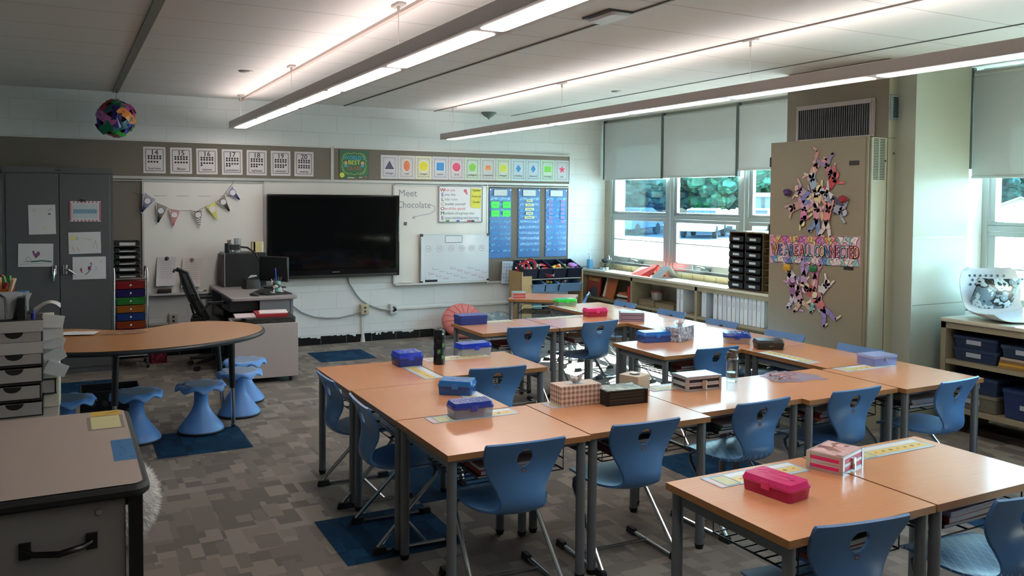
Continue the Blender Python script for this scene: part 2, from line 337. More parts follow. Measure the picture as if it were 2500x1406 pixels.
def shade(x, y0, y1, z0, label, g):
    t = thing('roller_shade', label, 'window shade', (x, (y0+y1)/2, 2.70), 0, g); h = (y1-y0)/2
    b = MB(); b.box(-.002, -h, z0-2.70, .002, h, .0); b.obj('fabric', SH, t, smooth=0)
    b = MB(); b.box(-.01, -h, z0-2.715, .01, h, z0-2.695); b.obj('bottom_bar', BAR, t, bev=.003)
    b = MB()
    for k in range(13): pass
    b.tube([(.02, -h, -.0), (.02, h, -.0)], .028, 12); b.obj('roller', BAR, t)
    for s in (-1, 1):
        b = MB(); b.box(-.012, s*(h+.002)-.0 if s > 0 else -h-.018, -.74, .03, h+.018 if s > 0 else -h-.002, .05); b.obj('side_channel', mat('5a6463', .4, .5), t)
shade(6.42, 8.29, 9.52, 1.975, 'pale grey roller shade over the window nearest the back wall', 'roller shades on the long window wall')
shade(6.42, 6.99, 8.25, 1.98, 'pale grey roller shade over the middle window', 'roller shades on the long window wall')
shade(6.42, 5.70, 6.95, 2.035, 'pale grey roller shade next to the beige ventilation cabinet, hanging slightly higher', 'roller shades on the long window wall')
shade(6.30, 2.95, 4.21, 1.90, 'pale grey roller shade above the white chair shell', None)

# ---------------------------------------------------------------- light fittings
LENS = emis((1., .93, .90), LENS_S); UP = emis((1., .84, .80), UP_S, 'lamp_uplight')
HOUS = mat('c4bbb7', .45, .1)
def fixture(x, z, y0, n, w, label, wires):
    t = thing('pendant_light', label, 'ceiling light', (x, y0, z), 0, 'long pendant lights'); L_ = 1.19
    b = MB(); b.box(-w/2, -n*L_-.06, .004, -w/2+.012, .06, .07); b.box(w/2-.012, -n*L_-.06, .004, w/2, .06, .07); b.box(-w/2, .048, .004, w/2, .06, .07); b.box(-w/2, -n*L_-.06, .004, w/2, -n*L_-.048, .07)
    b.box(-w/2, -n*L_-.06, 0, w/2, .06, .006); b.obj('housing', HOUS, t, bev=.002)
    for k in range(n):
        b = MB(); b.rr(0, -k*L_-L_/2, -.003, w-.075, L_-.065, .004, .022); b.obj('diffuser', LENS, t)
    b = MB(); b.box(-w/2+.02, -n*L_, .060, w/2-.02, 0, .069); b.obj('uplight_diffuser', UP, t)
    for y in wires:
        b = MB(); b.tube([(0, y-y0, .07), (0, y-y0, ZC-z-.04)], .0022, 6); b.cyl(0, y-y0, ZC-z-.05, ZC-z-.012, .008, 10); b.rr(0, y-y0, ZC-z-.014, .05, .12, .012, .01); b.obj('hanger', mat('b8b0ab', .4, .4), t)
fixture(1.63, 2.42, 9.28, 8, .19, 'long pendant light strip hanging nearer the teacher desk side of the room', (9.2, 6.95, 4.45, 2.1))
fixture(4.01, 2.39, 9.21, 8, .18, 'long pendant light strip hanging nearer the windows', (9.1, 6.65, 4.25, 1.9))
def dome(name, label, cat, x, y, prof, col, extra=None):
    b = MB(); b.lathe([(r, -z) for r, z in prof], 24, (0, 0, 0)); o = b.obj(name, mat(col, .4), None, (x, y, ZC)); tag(o, label, cat); return o
dome('smoke_detector', 'small round ceiling plate above the teacher area', 'smoke detector', 1.36, 7.43, [(.06, 0), (.06, .006), (.05, .012), (.001, .013)], '7e7b76')
dome('sprinkler_plate', 'small round flat sprinkler plate in the ceiling between lights and windows', 'sprinkler', 4.78, 6.9, [(.05, 0), (.05, .005), (.04, .01), (.001, .011)], '5e625e')
dome('ceiling_sensor', 'dark cone-shaped sprinkler head hanging from the ceiling near the back wall', 'sprinkler', 4.62, 9.40, [(.095, 0), (.095, .01), (.06, .045), (.03, .06), (.012, .075), (.001, .09)], '4c5a56')
t = thing('emergency_light', 'flat white emergency light fitting on the ceiling beside the dark rail', 'ceiling fitting', (2.78, 4.1, ZC))
b = MB(); b.rr(0, 0, -.03, .12, .26, .03, .02, taper=1.05); b.obj('housing', mat('c9c7c2', .4), t)
b = MB(); b.cb(-.01, 0, -.012, .16, .28, .012); b.obj('mounting_plate', mat('2b2c2c', .5), t)

# ---------------------------------------------------------------- outside
b = MB(); b.box(6.75, -60, -.35, 140, 140, -.2); struct(b.obj('ground_outside', mat('b9bab4', .9, var=.1, scale=.3), smooth=0))
b = MB(); b.box(44, -40, -.2, 130, 140, -.198); tag(b.obj('lawn', mat('2c4a3a', .9, var=.2, scale=1.), smooth=0), kind='stuff')
b = MB(); b.box(27, -40, -.2, 44, 140, -.197); struct(b.obj('ground_lot', mat('39434c', .9, var=.15, scale=.5), smooth=0))
def car(x, y, rz, col, label):
    t = thing('car', label, 'car', (x, y, -.2), rz, 'parked cars outside')
    b = MB(); P = [(-2.2, .35), (-2.25, .75), (-2.0, .95), (-1.2, 1.02), (-.6, 1.5), (1.1, 1.52), (1.75, 1.05), (2.2, .98), (2.25, .4)]
    n = len(P); b.add([(a, s*.88*(1 if z < 1.1 else .8), z) for s in (-1, 1) for a, z in P], [tuple(range(n)), tuple(range(2*n-1, n-1, -1))]+[(i, (i+1) % n, n+(i+1) % n, n+i) for i in range(n)])
    b.obj('body', mat(col, .25, .3), t, bev=.05)
    b = MB(); b.box(-.95, -.74, 1.08, 1.3, .74, 1.42); b.obj('window_glass', mat('27333d', .08), t, bev=.08)
    for sx in (-1.4, 1.4):
        for sy in (-1, 1):
            b = MB(); b.lathe([(.32, -.1), (.34, 0), (.32, .1)], 16); b.obj('wheel', RUBBER, t, (sx, sy*.8, .33), rot=(PI/2, 0, 0))
car(29.9, 34.9, rad(40), 'e3e6e8', 'white car seen through the middle window, glaring in the sun')
car(28.0, 38.6, rad(30), '5c7691', 'blue-grey car seen through the window nearest the back wall')
car(34.3, 35.6, rad(35), 'dfe3e6', 'white car seen far off through the window beside the ventilation cabinet')
car(13.0, 11.2, rad(70), 'd8dde0', 'pale car close outside beyond the black mail sorter')
def tree(x, y, r, h, label, c, seed):
    q = random.Random(seed); t = thing('tree', label, 'tree', (x, y, -.2), 0, 'trees outside the windows')
    b = MB(); b.tube([(0, 0, 0), (.1, 0, h*.3), (0, .1, h*.6)], [.22, .17, .1], 8); b.obj('trunk', mat('4f4439', .9), t)
    b = MB()
    for k in range(150):
        a = q.uniform(0, 2*PI); e = q.uniform(0, 1)**.5*r*.8; z = h*.22+q.uniform(0, 1)*h*.75; k_ = math.sin(min(1, max(0, (z-h*.15)/(h*.85)))*PI)*.9+.35
        s_ = q.uniform(.12, .3)*r*.62; b.sph((math.cos(a)*e*k_, math.sin(a)*e*k_, z), s_, s_, s_*.8, 9, 6, jit=.22)
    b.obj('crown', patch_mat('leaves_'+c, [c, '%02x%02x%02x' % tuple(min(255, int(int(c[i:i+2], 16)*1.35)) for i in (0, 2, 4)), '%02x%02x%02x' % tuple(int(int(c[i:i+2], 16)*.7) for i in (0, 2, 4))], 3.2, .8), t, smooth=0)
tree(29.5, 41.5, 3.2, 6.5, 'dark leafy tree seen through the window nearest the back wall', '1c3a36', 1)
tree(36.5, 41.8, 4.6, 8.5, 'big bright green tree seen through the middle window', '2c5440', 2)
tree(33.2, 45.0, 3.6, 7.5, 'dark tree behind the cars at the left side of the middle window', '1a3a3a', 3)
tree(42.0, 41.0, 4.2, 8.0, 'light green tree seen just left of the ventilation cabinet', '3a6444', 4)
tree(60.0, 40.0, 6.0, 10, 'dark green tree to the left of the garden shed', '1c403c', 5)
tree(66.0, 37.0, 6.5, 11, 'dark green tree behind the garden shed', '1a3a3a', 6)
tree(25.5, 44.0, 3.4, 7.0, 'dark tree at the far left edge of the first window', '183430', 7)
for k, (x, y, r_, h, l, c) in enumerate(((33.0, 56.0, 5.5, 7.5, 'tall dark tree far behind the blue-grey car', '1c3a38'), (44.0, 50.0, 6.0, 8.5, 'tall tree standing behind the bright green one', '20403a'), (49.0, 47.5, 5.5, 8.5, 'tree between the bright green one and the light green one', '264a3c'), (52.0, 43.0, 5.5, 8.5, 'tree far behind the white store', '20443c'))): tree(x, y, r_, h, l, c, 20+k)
def bld(name, label, x, y, rz, w, d, h, col, rc):
    t = thing(name, label, 'building', (x, y, -.2), rz)
    b = MB(); b.box(-w/2, -d/2, 0, w/2, d/2, h); b.obj('wall', mat(col, .8, var=.1, scale=2), t)
    b = MB(); b.box(-w/2-.3, -d/2-.3, h, w/2+.3, d/2+.3, h+.25); b.obj('roof', mat(rc, .6), t)
    for k in range(4):
        b = MB(); b.box(-w/2-.04, -d/2+d*(k+.3)/4.4, 1, -w/2, -d/2+d*(k+.7)/4.4, 2.2); b.obj('window', mat('3a4a57', .1), t)
bld('school_building', 'low brick building with a flat roof beyond the parking lot', 56, 74, rad(-40), 8, 34, 5.0, '8a6f63', 'd8d8d4')
bld('storage_container', 'white box-shaped store beyond the third window', 39.5, 40.2, rad(45), 2.2, 2.4, 2.2, '8fa3b8', 'f2f2f0')
t = thing('garden_shed', 'small brown garden shed with a pale gabled roof', 'shed', (51.0, 30.9, -.2), rad(31))
b = MB(); n_ = [(-1.3, 0), (1.3, 0), (1.3, 1.75), (0, 2.25), (-1.3, 1.75)]
b.add([(s, u, v) for s in (-1., 1.) for u, v in n_], [(0,1,2,3,4), (9,8,7,6,5)]+[(i, (i+1) % 5, 5+(i+1) % 5, 5+i) for i in range(5)]); b.obj('wall', mat('a5948c', .8), t, smooth=0)
b = MB()
for s in (-1, 1): b.add([(x, s*1.5, 1.7) for x in (-1.2, 1.2)]+[(x, 0, 2.32) for x in (1.2, -1.2)]+[(x, s*1.5, 1.62) for x in (-1.2, 1.2)]+[(x, 0, 2.24) for x in (1.2, -1.2)], [(0,1,2,3), (7,6,5,4), (0,4,5,1), (1,5,6,2), (3,2,6,7), (0,3,7,4)])
b.obj('roof', mat('d9d4d0', .6), t, smooth=0)
b = MB(); b.box(-1.04, -.45, .05, -1.0, .45, 1.6); b.obj('shed_door', mat('bcaea8', .7), t, bev=.01)
# ---------------------------------------------------------------- things on the board wall
WB = mat('d9d6d0', .18, var=.015, scale=4); TRAY = mat('c2c2bf', .4, .4)
def whiteboard(x0, x1, z0, z1, label, name='whiteboard'):
    t = thing(name, label, 'whiteboard', (0, D, 0))
    b = MB(); b.box(x0, -.022, z0, x1, -.008, z1); o = b.obj('writing_surface', WB, t, smooth=0)
    b = MB(); b.box(x0-.012, -.028, z0, x0+.006, -.004, z1); b.box(x1-.006, -.028, z0, x1+.012, -.004, z1); b.box(x0, -.028, z1-.006, x1, -.004, z1+.008); b.obj('frame', ALU, t)
    b = MB(); b.box(x0, -.085, z0-.018, x1, -.004, z0-.006); b.box(x0, -.088, z0-.018, x1, -.08, z0+.004); b.obj('marker_tray', TRAY, t, bev=.003)
    return t
INK = mat('7d8088', .7)
wl = whiteboard(.715, 1.94, .67, 1.85, 'left whiteboard with the bunting and two notes in front of it')
b = MB(); A = Art(b, (0, -.022, 0), (1,0,0), (0,0,1))
for k in range(4): A.line([(.82+k*.22, 1.70), (.94+k*.22, 1.70)], .005, 0)
b.obj('ruled_dashes', mat('8c8a88', .7), wl, smooth=0)
wr = whiteboard(3.465, 4.705, .67, 1.85, 'right whiteboard reading Meet with an arrow, beside the big screen')
b = MB(); A = Art(b, (0, -.022, 0), (1,0,0), (0,0,1))
A.text('Meet', 3.64, 1.72, .115, 0); A.text('Chocolate', 3.72, 1.58, .115, 0, sx=.9)
A.line([(3.93, 1.62), (3.99, 1.60), (3.995, 1.55), (3.93, 1.51), (3.78, 1.485), (3.70, 1.46)], .006, 0); A.line([(3.70, 1.46), (3.735, 1.485)], .006, 0); A.line([(3.70, 1.46), (3.74, 1.45)], .006, 0)
b.obj('handwriting', INK, wr, smooth=0)
b = MB(); b.box(-.018, -.008, -.02, .018, 0, .02); tag(b.obj('magnet', mat('4c4d50', .5), None, (3.612, D-.022, 1.39), bev=.003), 'small square grey magnet alone on the right whiteboard', 'magnet')
def eraser(x, label, col='2c2523', w=.13):
    t = thing('board_eraser', label, 'eraser', (x, D-.05, .676)); b = MB(); b.rr(0, 0, .004, w, .045, .026, .006); b.obj('felt', mat(col, .9), t); b = MB(); b.rr(0, 0, .03, w, .04, .012, .006); b.obj('grip', mat('43352f', .6), t)
eraser(.915, 'dark felt eraser on the tray of the left whiteboard'); eraser(3.93, 'black eraser on the tray left of the small white board', '101113', .17)
for x, c, l in ((1.16, '7a2430', 'dark red marker on the tray of the left whiteboard'), (1.27, '333333', 'black marker on the tray of the left whiteboard, right of the red one'), (3.62, 'd8d8dd', 'white marker on the tray of the right whiteboard')):
    t = thing('marker', l, 'marker', (x, D-.05, .685)); b = MB(); b.tube([(-.05, 0, 0), (.03, 0, 0)], .008); b.obj('barrel', mat('d8d8d4', .4), t); b = MB(); b.tube([(.03, 0, 0), (.065, 0, 0)], .009); b.obj('cap', mat(c, .4), t)
# number cards
ws = {14: 'fourteen', 15: 'fifteen', 16: 'sixteen', 17: 'seventeen', 18: 'eighteen', 19: 'nineteen', 20: 'twenty'}
for k, (n, w_) in enumerate(ws.items()):
    b = MB(); b.box(-.108, -.002, -.138, .108, 0, .138, 0); A = Art(b, (0, -.002, 0), (1,0,0), (0,0,1))
    A.frame(-.085, -.112, .085, .112, .005, 1); A.text(str(n), 0, .056, .075, 1); A.text(w_, 0, -.098, .037, 1, sx=.95)
    for i in range(n):
        r_, c_ = divmod(i, 5); A.disc(-.056+c_*.028, .04-r_*.023-(.012 if r_ > 1 else 0), .0108, 1, n=8)
    o = b.obj('number_card', [mat('cfc9c9', .6, var=.02), mat('1c1b1e', .7)], None, (.827+k*.261, D-.018, 2.073), rot=(0, rad(R.uniform(-.8, .8)), 0), smooth=0)
    tag(o, 'white number card reading %d and %s with %d black dots' % (n, w_, n), 'number card', 'number cards above the boards')
# world's best class poster
b = MB(); b.box(-.178, -.004, -.165, .178, 0, .165, 0); A = Art(b, (0, -.004, 0), (1,0,0), (0,0,1))
A.frame(-.175, -.162, .175, .162, .006, 5); P = []
for k in range(44):
    a = 2*PI*k/44; q = 1 if k % 2 else .86; P.append((.150*q*math.copysign(abs(math.cos(a))**.55, math.cos(a)), .01+.130*q*math.copysign(abs(math.sin(a))**.6, math.sin(a))))
A.line(P, .004, 2, closed=True)
A.text("WORLD'S", 0, .055, .068, 1, sx=.85); A.text('BEST', 0, .0, .07, 2); A.text('CLASS', 0, -.062, .062, 3)
for s in (-1, 1): A.disc(s*.1, .018, .02, 4); A.rect(s*.1-.018, -.03, s*.1+.018, 0, 1)
A.disc(-.145, -.125, .030, 2); A.rect(-.08, -.16, .0, -.15, 6); A.rect(.0, -.165, .08, -.155, 3); A.rect(.06, -.15, .1, -.143, 6); A.poly([(.11, -.15), (.165, -.15), (.14, -.128)], 3)
tag(b.obj('class_poster', [mat('1f5a3c', .4, var=.2, scale=8), mat('3aa0c0', .5), mat('c5cf4e', .5), mat('a5564a', .5), mat('d9a06a', .5), mat('4c4a36', .6), mat('d8e0d2', .5)], None, (2.977, D-.018, 2.083), smooth=0), "green poster with coloured lettering reading World's Best Class", 'poster')
# shape cards
def ngon(n, r, a0=90, ry=None): return [(r*math.cos(rad(a0+360*k/n)), (ry or r)*math.sin(rad(a0+360*k/n))) for k in range(n)]
star = [((.055 if k % 2 == 0 else .023)*math.cos(rad(90+36*k)), (.055 if k % 2 == 0 else .023)*math.sin(rad(90+36*k))) for k in range(10)]
dia = [(0, .055), (.038, 0), (0, -.055), (-.038, 0)]
shp = [('triangle', '3d2f55', [(0, .06), (.06, -.045), (-.06, -.045)]), ('oval', 'd2703c', ngon(20, .042, 90, .066)), ('octagon', 'd8cb22', ngon(18, .06)), ('square', '2477b5', [(-.05, .05), (.05, .05), (.05, -.05), (-.05, -.05)]),
 ('circle', 'c02a5c', ngon(20, .055)), ('pentagon', '6fae36', ngon(5, .058)), ('trapezoid', 'd97f45', [(-.028, .03), (.035, .03), (.045, -.03), (-.045, -.03)]), ('hexagon', 'c9cf3a', ngon(6, .057, 0)), ('rhombus', '1f78b8', dia), ('diamond', '2273b0', dia), ('rectangle', '5fae3a', [(-.055, .04), (.055, .04), (.055, -.04), (-.055, -.04)]), ('star', 'c52f63', star)]
tints = ['cdcbd0', 'd0cac8', 'd4d0b4', 'c8c6c8', 'cfc6c8', 'c4d2c0', 'c8c8c4', 'c6d2c0', 'bfd2d8', 'bcd2d8', 'bcd6c4', 'c6cace']
for k, ((w_, c, P), ti) in enumerate(zip(shp, tints)):
    b = MB(); b.box(-.1065, -.002, -.140, .1065, 0, .140, 0); A = Art(b, (0, -.002, 0), (1,0,0), (0,0,1))
    A.scal(-.08, -.115, .08, .115, .004, 3, 5, -.01)
    A.poly([(x*1.18, y*1.18+.018) for x, y in P], 4, .001); A.poly([(x, y+.018) for x, y in P], 1, .0016); A.text(w_, 0, -.085, .034, 2, sx=.95)
    A.disc(-.014, .022, .003, 2, .002, 6); A.disc(.014, .022, .003, 2, .002, 6)
    o = b.obj('shape_card', [mat(ti, .35, var=.02), mat(c, .4), mat('35333a', .7), mat('6b7078', .7), mat('e4e8e8', .5)], None, (3.409+k*.2175, D-.018, 2.066+.0006*k), smooth=0)
    tag(o, 'white card picturing a %s %s with its name below' % ({'3d2f55': 'dark purple', 'd2703c': 'tall orange', 'd8cb22': 'large round-looking yellow', '2477b5': 'blue', 'c02a5c': 'crimson', '6fae36': 'green', 'd97f45': 'small orange', 'c9cf3a': 'pale yellow six-sided', '1f78b8': 'blue', '2273b0': 'blue', '5fae3a': 'green', 'c52f63': 'pink'}[c], w_), 'shape card', 'shape cards above the boards')
# big screen
t = thing('wall_screen', 'large black switched-off flat screen mounted between the two whiteboards', 'television', (2.735, D-.05, 1.255))
b = MB(); b.box(-.77, -.07, -.475, .77, .0, .475); b.obj('bezel', mat('08090b', .12), t, bev=.012)
b = MB(); b.box(-.722, -.072, -.385, .722, -.068, .437); b.obj('screen', mat('0a0b0c', .05, var=.02, spec=.17), t, smooth=0)
b = MB(); b.box(-.74, -.075, -.468, .74, -.071, -.44); b.obj('speaker_bar', mat('101113', .4), t)
b = MB(); Art(b, (0, -.0712, 0), (1,0,0), (0,0,1)).rect(-.045, -.415, .045, -.405, 0, 0); b.obj('maker_mark', mat('55585c', .4), t, smooth=0)
b = MB(); b.box(-.5, 0, -.3, .5, .04, .3); b.obj('wall_mount', BLACK, t)
# cables and sockets
t = thing('power_cable', 'grey cable hanging from the screen down to the right wall socket', 'cable', (0, D, 0))
b = MB(); b.tube([(2.90, -.03, .79), (2.92, -.02, .70), (3.0, -.02, .57), (3.06, -.02, .50), (3.16, -.02, .43), (3.3, -.02, .375), (3.43, -.04, .352), (3.475, -.05, .36)], .009); b.obj('sheath', mat('8a8f93', .5), t)
b = MB(); b.tube([(3.475, -.06, .36), (3.475, -.03, .38)], .02); b.obj('plug', BLACK, t)
t = thing('extension_cable', 'grey cable sagging along the wall from the teacher desk to the beige socket box', 'cable', (0, D, 0))
b = MB(); b.tube([(2.16, -.03, .53), (2.26, -.02, .47), (2.36, -.02, .39), (2.5, -.02, .33), (2.65, -.02, .305), (2.8, -.02, .30), (2.95, -.02, .325), (3.08, -.05, .37)], .008); b.obj('sheath', mat('8a8f93', .5), t)
def socket(x, z, label, cb, w=.09, d=.045):
    t = thing('wall_socket', label, 'wall socket', (x, D, z)); b = MB(); b.box(-w/2, -d, -.06, w/2, 0, .06); b.obj('box', mat(cb, .4), t, bev=.004)
    b = MB(); b.box(-w/2+.008, -d-.004, -.052, w/2-.008, -d, .052); b.obj('faceplate', mat(cb, .35), t, bev=.002)
    b = MB()
    for s in (-1, 1): b.rr(0, -d-.005, s*.022-.012, .026, .004, .024, .001)
    b.obj('outlet', mat('4a4436', .5), t)
socket(3.10, .385, 'beige surface socket box with a cable plugged in, left of the white one', 'b5ab8e', .1, .06)
socket(3.46, .37, 'white surface socket box with a black plug, below the right whiteboard', 'c9cdce'); socket(1.0, .395, 'white socket box under the left whiteboard', 'bcbab2')
# welcome sign
b = MB(); b.box(-.3, -.012, -.228, .3, 0, .228, 0); A = Art(b, (0, -.012, 0), (1,0,0), (0,0,1))
A.frame(-.294, -.222, .294, .222, .014, 1, .003)
lines = [('W', 'hen you', '9c2430', 'b8424c'), ('E', 'nter this', '2f3f86', '4a5580'), ('L', 'ittle room', '3c4a3a', '767a6c'), ('C', 'onsider yourself', 'b59a56', '39494c'), ('O', 'ne of the special', '8c2a2c', 'c05058'), ('M', 'embers of a group who', '24503a', '4f7a66'), ('E', 'njoys working and learning', '24305e', '4c5888')]
cs = [mat('dcdcdc', .3, var=.02), mat('6f6f72', .4)]; 
for i, (a, r_, c1, c2) in enumerate(lines):
    cs += [mat(c1, .5), mat(c2, .5)]; v = .165-.057*i; A.text(a, -.245, v-.012, .062, 2+2*i, .002, 1.1)
    vs, fs = glyphs(r_); mnx = min(p[0] for p in vs); sz = .046; b.add([A.p(-.215+(x-mnx)*sz*.93, v-.006+y*sz, .0018) for x, y, z in vs], fs, 3+2*i)
k0 = len(cs); cs += [mat('3f7a3a', .5), mat('33508f', .5), mat('98384a', .5), mat('1e2a2e', .5), mat('c4566a', .5)]
for j, u in enumerate((-.2, -.06, .09, .14)): A.rect(u, -.222, u+.045, -.196, k0+j, .004)
A.disc(.062, .165, .022, k0+4); A.rect(.07, .12, .09, .15, k0+4)
tag(b.obj('welcome_sign', cs, None, (4.333, D-.024, 1.628), smooth=0), 'framed white sign spelling WELCOME down its left side in coloured letters', 'sign')
b = MB(); b.prism([(-.075, -.11), (.055, -.125), (.07, .12), (-.065, .125), (-.08, -.05)], 0, .003, 0); 
b = MB(); b.add([(u, -.003, v) for u, v in ((-.07, -.09), (-.045, -.118), (.068, -.122), (.078, .118), (-.062, .125))]+[(u, 0, v) for u, v in ((-.07, -.09), (-.045, -.118), (.068, -.122), (.078, .118), (-.062, .125))], [(0,1,2,3,4), (9,8,7,6,5)]+[(i, (i+1) % 5, 5+(i+1) % 5, 5+i) for i in range(5)]); A = Art(b, (0, -.003, 0), (1,0,0), (0,0,1))
A.text('Teacher:', .01, .09, .034, 1); A.text('Room #:', .01, .015, .036, 1); A.text('Grade:', .01, -.055, .038, 1)
tag(b.obj('yellow_note', [mat('d3cc4a', .6, var=.04), mat('4d4a2a', .7)], None, (4.535, D-.040, 1.70), smooth=0), 'yellow note with teacher, room and grade lines at the corner of the welcome sign', 'note')
# small white board
t = thing('small_whiteboard', 'small portable white board with black corners standing on the right board tray', 'whiteboard', (4.25, D-.06, .963), 0)
b = MB(); b.box(-.45, -.012, -.29, .45, .0, .29); b.obj('writing_surface', mat('cfd4d8', .12, var=.02, scale=3), t, smooth=0)
b = MB(); A = Art(b, (0, -.013, 0), (1,0,0), (0,0,1)); A.frame(-.452, -.292, .452, .292, .01, 0, .001); b.obj('frame', mat('b9c0c4', .4, .4), t)
for sx in (-1, 1):
    for sz in (-1, 1): b = MB(); b.box(min(sx*.43, sx*.463), -.018, min(sz*.27, sz*.302), max(sx*.43, sx*.463), .005, max(sz*.27, sz*.302)); b.obj('corner_cap', BLACK, t)
SWM = [mat('d4d7da', .6), mat('5a5860', .7), mat('8e7a88', .6), mat('c9cdd6', .6), mat('cdc4d0', .6)]
def newart(): global b, A; b = MB(); A = Art(b, (0, -.012, 0), (1,0,0), (0,0,1))
newart(); A.rect(-.135, .195, .085, .275, 0); A.scal(-.135, .195, .085, .275, .006, 1, 5, .004); b.obj('title_card', SWM, t, smooth=0)
for u in (-.36, -.215, -.055, .085, .22, .355):
    newart(); A.disc(u, .12, .036, 2, .0012, 16); A.disc(u, .12, .031, 0, .0016, 16); A.line([(u-.018, .128), (u+.018, .128)], .005, 1, .002); A.line([(u-.015, .112), (u+.02, .112)], .005, 1, .002); b.obj('round_label', SWM, t, smooth=0)
q = random.Random(5)
for k in range(17):
    newart(); u = -.40+.047*k*1.02; v = -.25+(k*37 % 5)*.03; A.rect(u, v, u+.07, v+.026, 3+k % 2); A.line([(u, v+.026), (u, v), (u+.07, v)], .003, 1, .002); b.obj('word_strip', SWM, t, smooth=0)
# pocket charts
BL = mat('1f5f9e', .35, var=.08, scale=12); BL2 = mat('2a72b4', .3, var=.05)
CLR = patch_mat('creased_clear_vinyl', ['2f74b0', '3f83ba', '74a9cf', '3a7ab2', '2b6dab'], 55., .12)
def pocket_chart(x0, x1, label, cards, np_, mats):
    w = x1-x0; t = thing('pocket_chart', label, 'pocket chart', ((x0+x1)/2, D-.014, 1.388), 0, 'blue pocket charts on the grey board')
    b = MB(); b.box(-w/2, -.008, -.443, w/2, 0, .443); b.obj('backing', BL, t, bev=.002)
    st = .073
    for k in range(np_):
        z = .33-st*k; b = MB(); b.box(-w/2+.012, -.014, z-.034, w/2-.012, -.008, z); b.obj('pocket', CLR, t, smooth=0)
    b = MB(); A = Art(b, (0, -.0145, 0), (1,0,0), (0,0,1)); A.rect(-.095, .35, .095, .428, 0, 0); A.scal(-.095, .35, .095, .428, .006, 1, 5, .003, .001); A.text('. . . . .', 0, .385, .04, 1)
    b.obj('title_card', [mat('d2dadc', .5), mat('4d6168', .6)], t, smooth=0)
    b = MB()
    for sx in (-1, 1): b.box(sx*(w/2-.014)-.006, -.014, .418, sx*(w/2-.014)+.006, -.006, .432)
    b.obj('grommet', CHROME, t)
    for (u, v, cw, h) in cards:
        b = MB(); b.box(u-cw/2, -.019, v-h/2, u+cw/2, -.0145, v+h/2, 0); A = Art(b, (0, -.019, 0), (1,0,0), (0,0,1)); A.line([(u-cw*.3, v), (u+cw*.3, v)], .009, 1); b.obj('word_card', mats, t, smooth=0)
G = [mat('35d84a', .5), mat('2a9c3a', .6)]; Y = [mat('c9d0a8', .5), mat('6d7150', .6)]; V = [mat('8f7fc0', .5), mat('5f5a9a', .6)]
pocket_chart(4.735, 5.048, 'blue pocket chart holding four bright green cards', [(-.078, .235, .115, .085), (.085, .235, .115, .085), (-.076, .125, .115, .08), (.085, .125, .115, .08)], 10, G)
pocket_chart(5.150, 5.470, 'blue pocket chart holding a column of five pale yellow cards', [(0, .29-.055*k+(.004 if k == 4 else 0), w, .036) for k, w in enumerate((.09, .125, .135, .105, .145))], 10, Y)
pocket_chart(5.555, 5.882, 'blue pocket chart holding two columns of small purple cards', [(u, .287-.054*k, .06, .03) for k in range(6) for u in (-.09, .09)], 10, V)
b = MB(); b.box(-.105, -.002, -.143, .105, 0, .143, 0); A = Art(b, (0, -.002, 0), (1,0,0), (0,0,1)); q = random.Random(9)
for i in range(6):
    for j in range(5):
        if q.random() < .8: u = -.075+j*.037; v = .11-i*.043; A.line([(u-.008, v-.006), (u+.010*q.random(), v+.009)], .007, 1); A.rect(u-.01, v-.016, u+.012, v-.013, 2)
tag(b.obj('picture_sheet', [mat('c3c7cf', .6), mat('2e3140', .7), mat('8a8fa0', .7)], None, (5.017, D-.034, .757), rot=(0, rad(3), 0), smooth=0), 'white sheet with rows of small pictures hanging below the left blue chart', 'paper sheet')
# papers under magnets on the left whiteboard
def note(x, z, tilt, label, hang, dark):
    t = thing('note_sheet', label, 'paper sheet', (x, D-.03, z)); b = MB(); vs = []; n = 8
    for i in range(n+1):
        v = .15-.30*i/n; y = -.002-hang*(i/n)**2; 
        for u in (-.095, .095): vs.append((u-tilt*(i/n), y-(.02*(i/n) if u < 0 else 0), v))
    b.add(vs, [(2*i, 2*i+1, 2*i+3, 2*i+2) for i in range(n)], 0); 
    for i in range(9): b.add([(-.06-tilt*.3, -.006-hang*((i+1)/11)**2-.01, .11-i*.022), (.055-tilt*.3, -.006-hang*((i+1)/11)**2-.004, .11-i*.022), (.055-tilt*.3, -.006-hang*((i+1)/11)**2-.004, .107-i*.022), (-.06-tilt*.3, -.006-hang*((i+1)/11)**2-.01, .107-i*.022)], [(0,1,2,3)], 1)
    b.obj('sheet', [mat('bdb9bb' if dark else 'c8bfba', .7), mat('8f8b90', .8)], t)
    b = MB(); b.lathe([(.02, 0), (.02, .008), (.012, .012)], 14); b.obj('round_magnet', mat('2b2422' if dark else '7c6a64', .5), t, (0, -.004, .135), rot=(PI/2, 0, 0))
note(.94, .905, .02, 'printed sheet under a dark round magnet on the left whiteboard', .05, True); note(1.19, .885, .02, 'printed sheet under a brownish round magnet, right one of the two notes', .05, False)
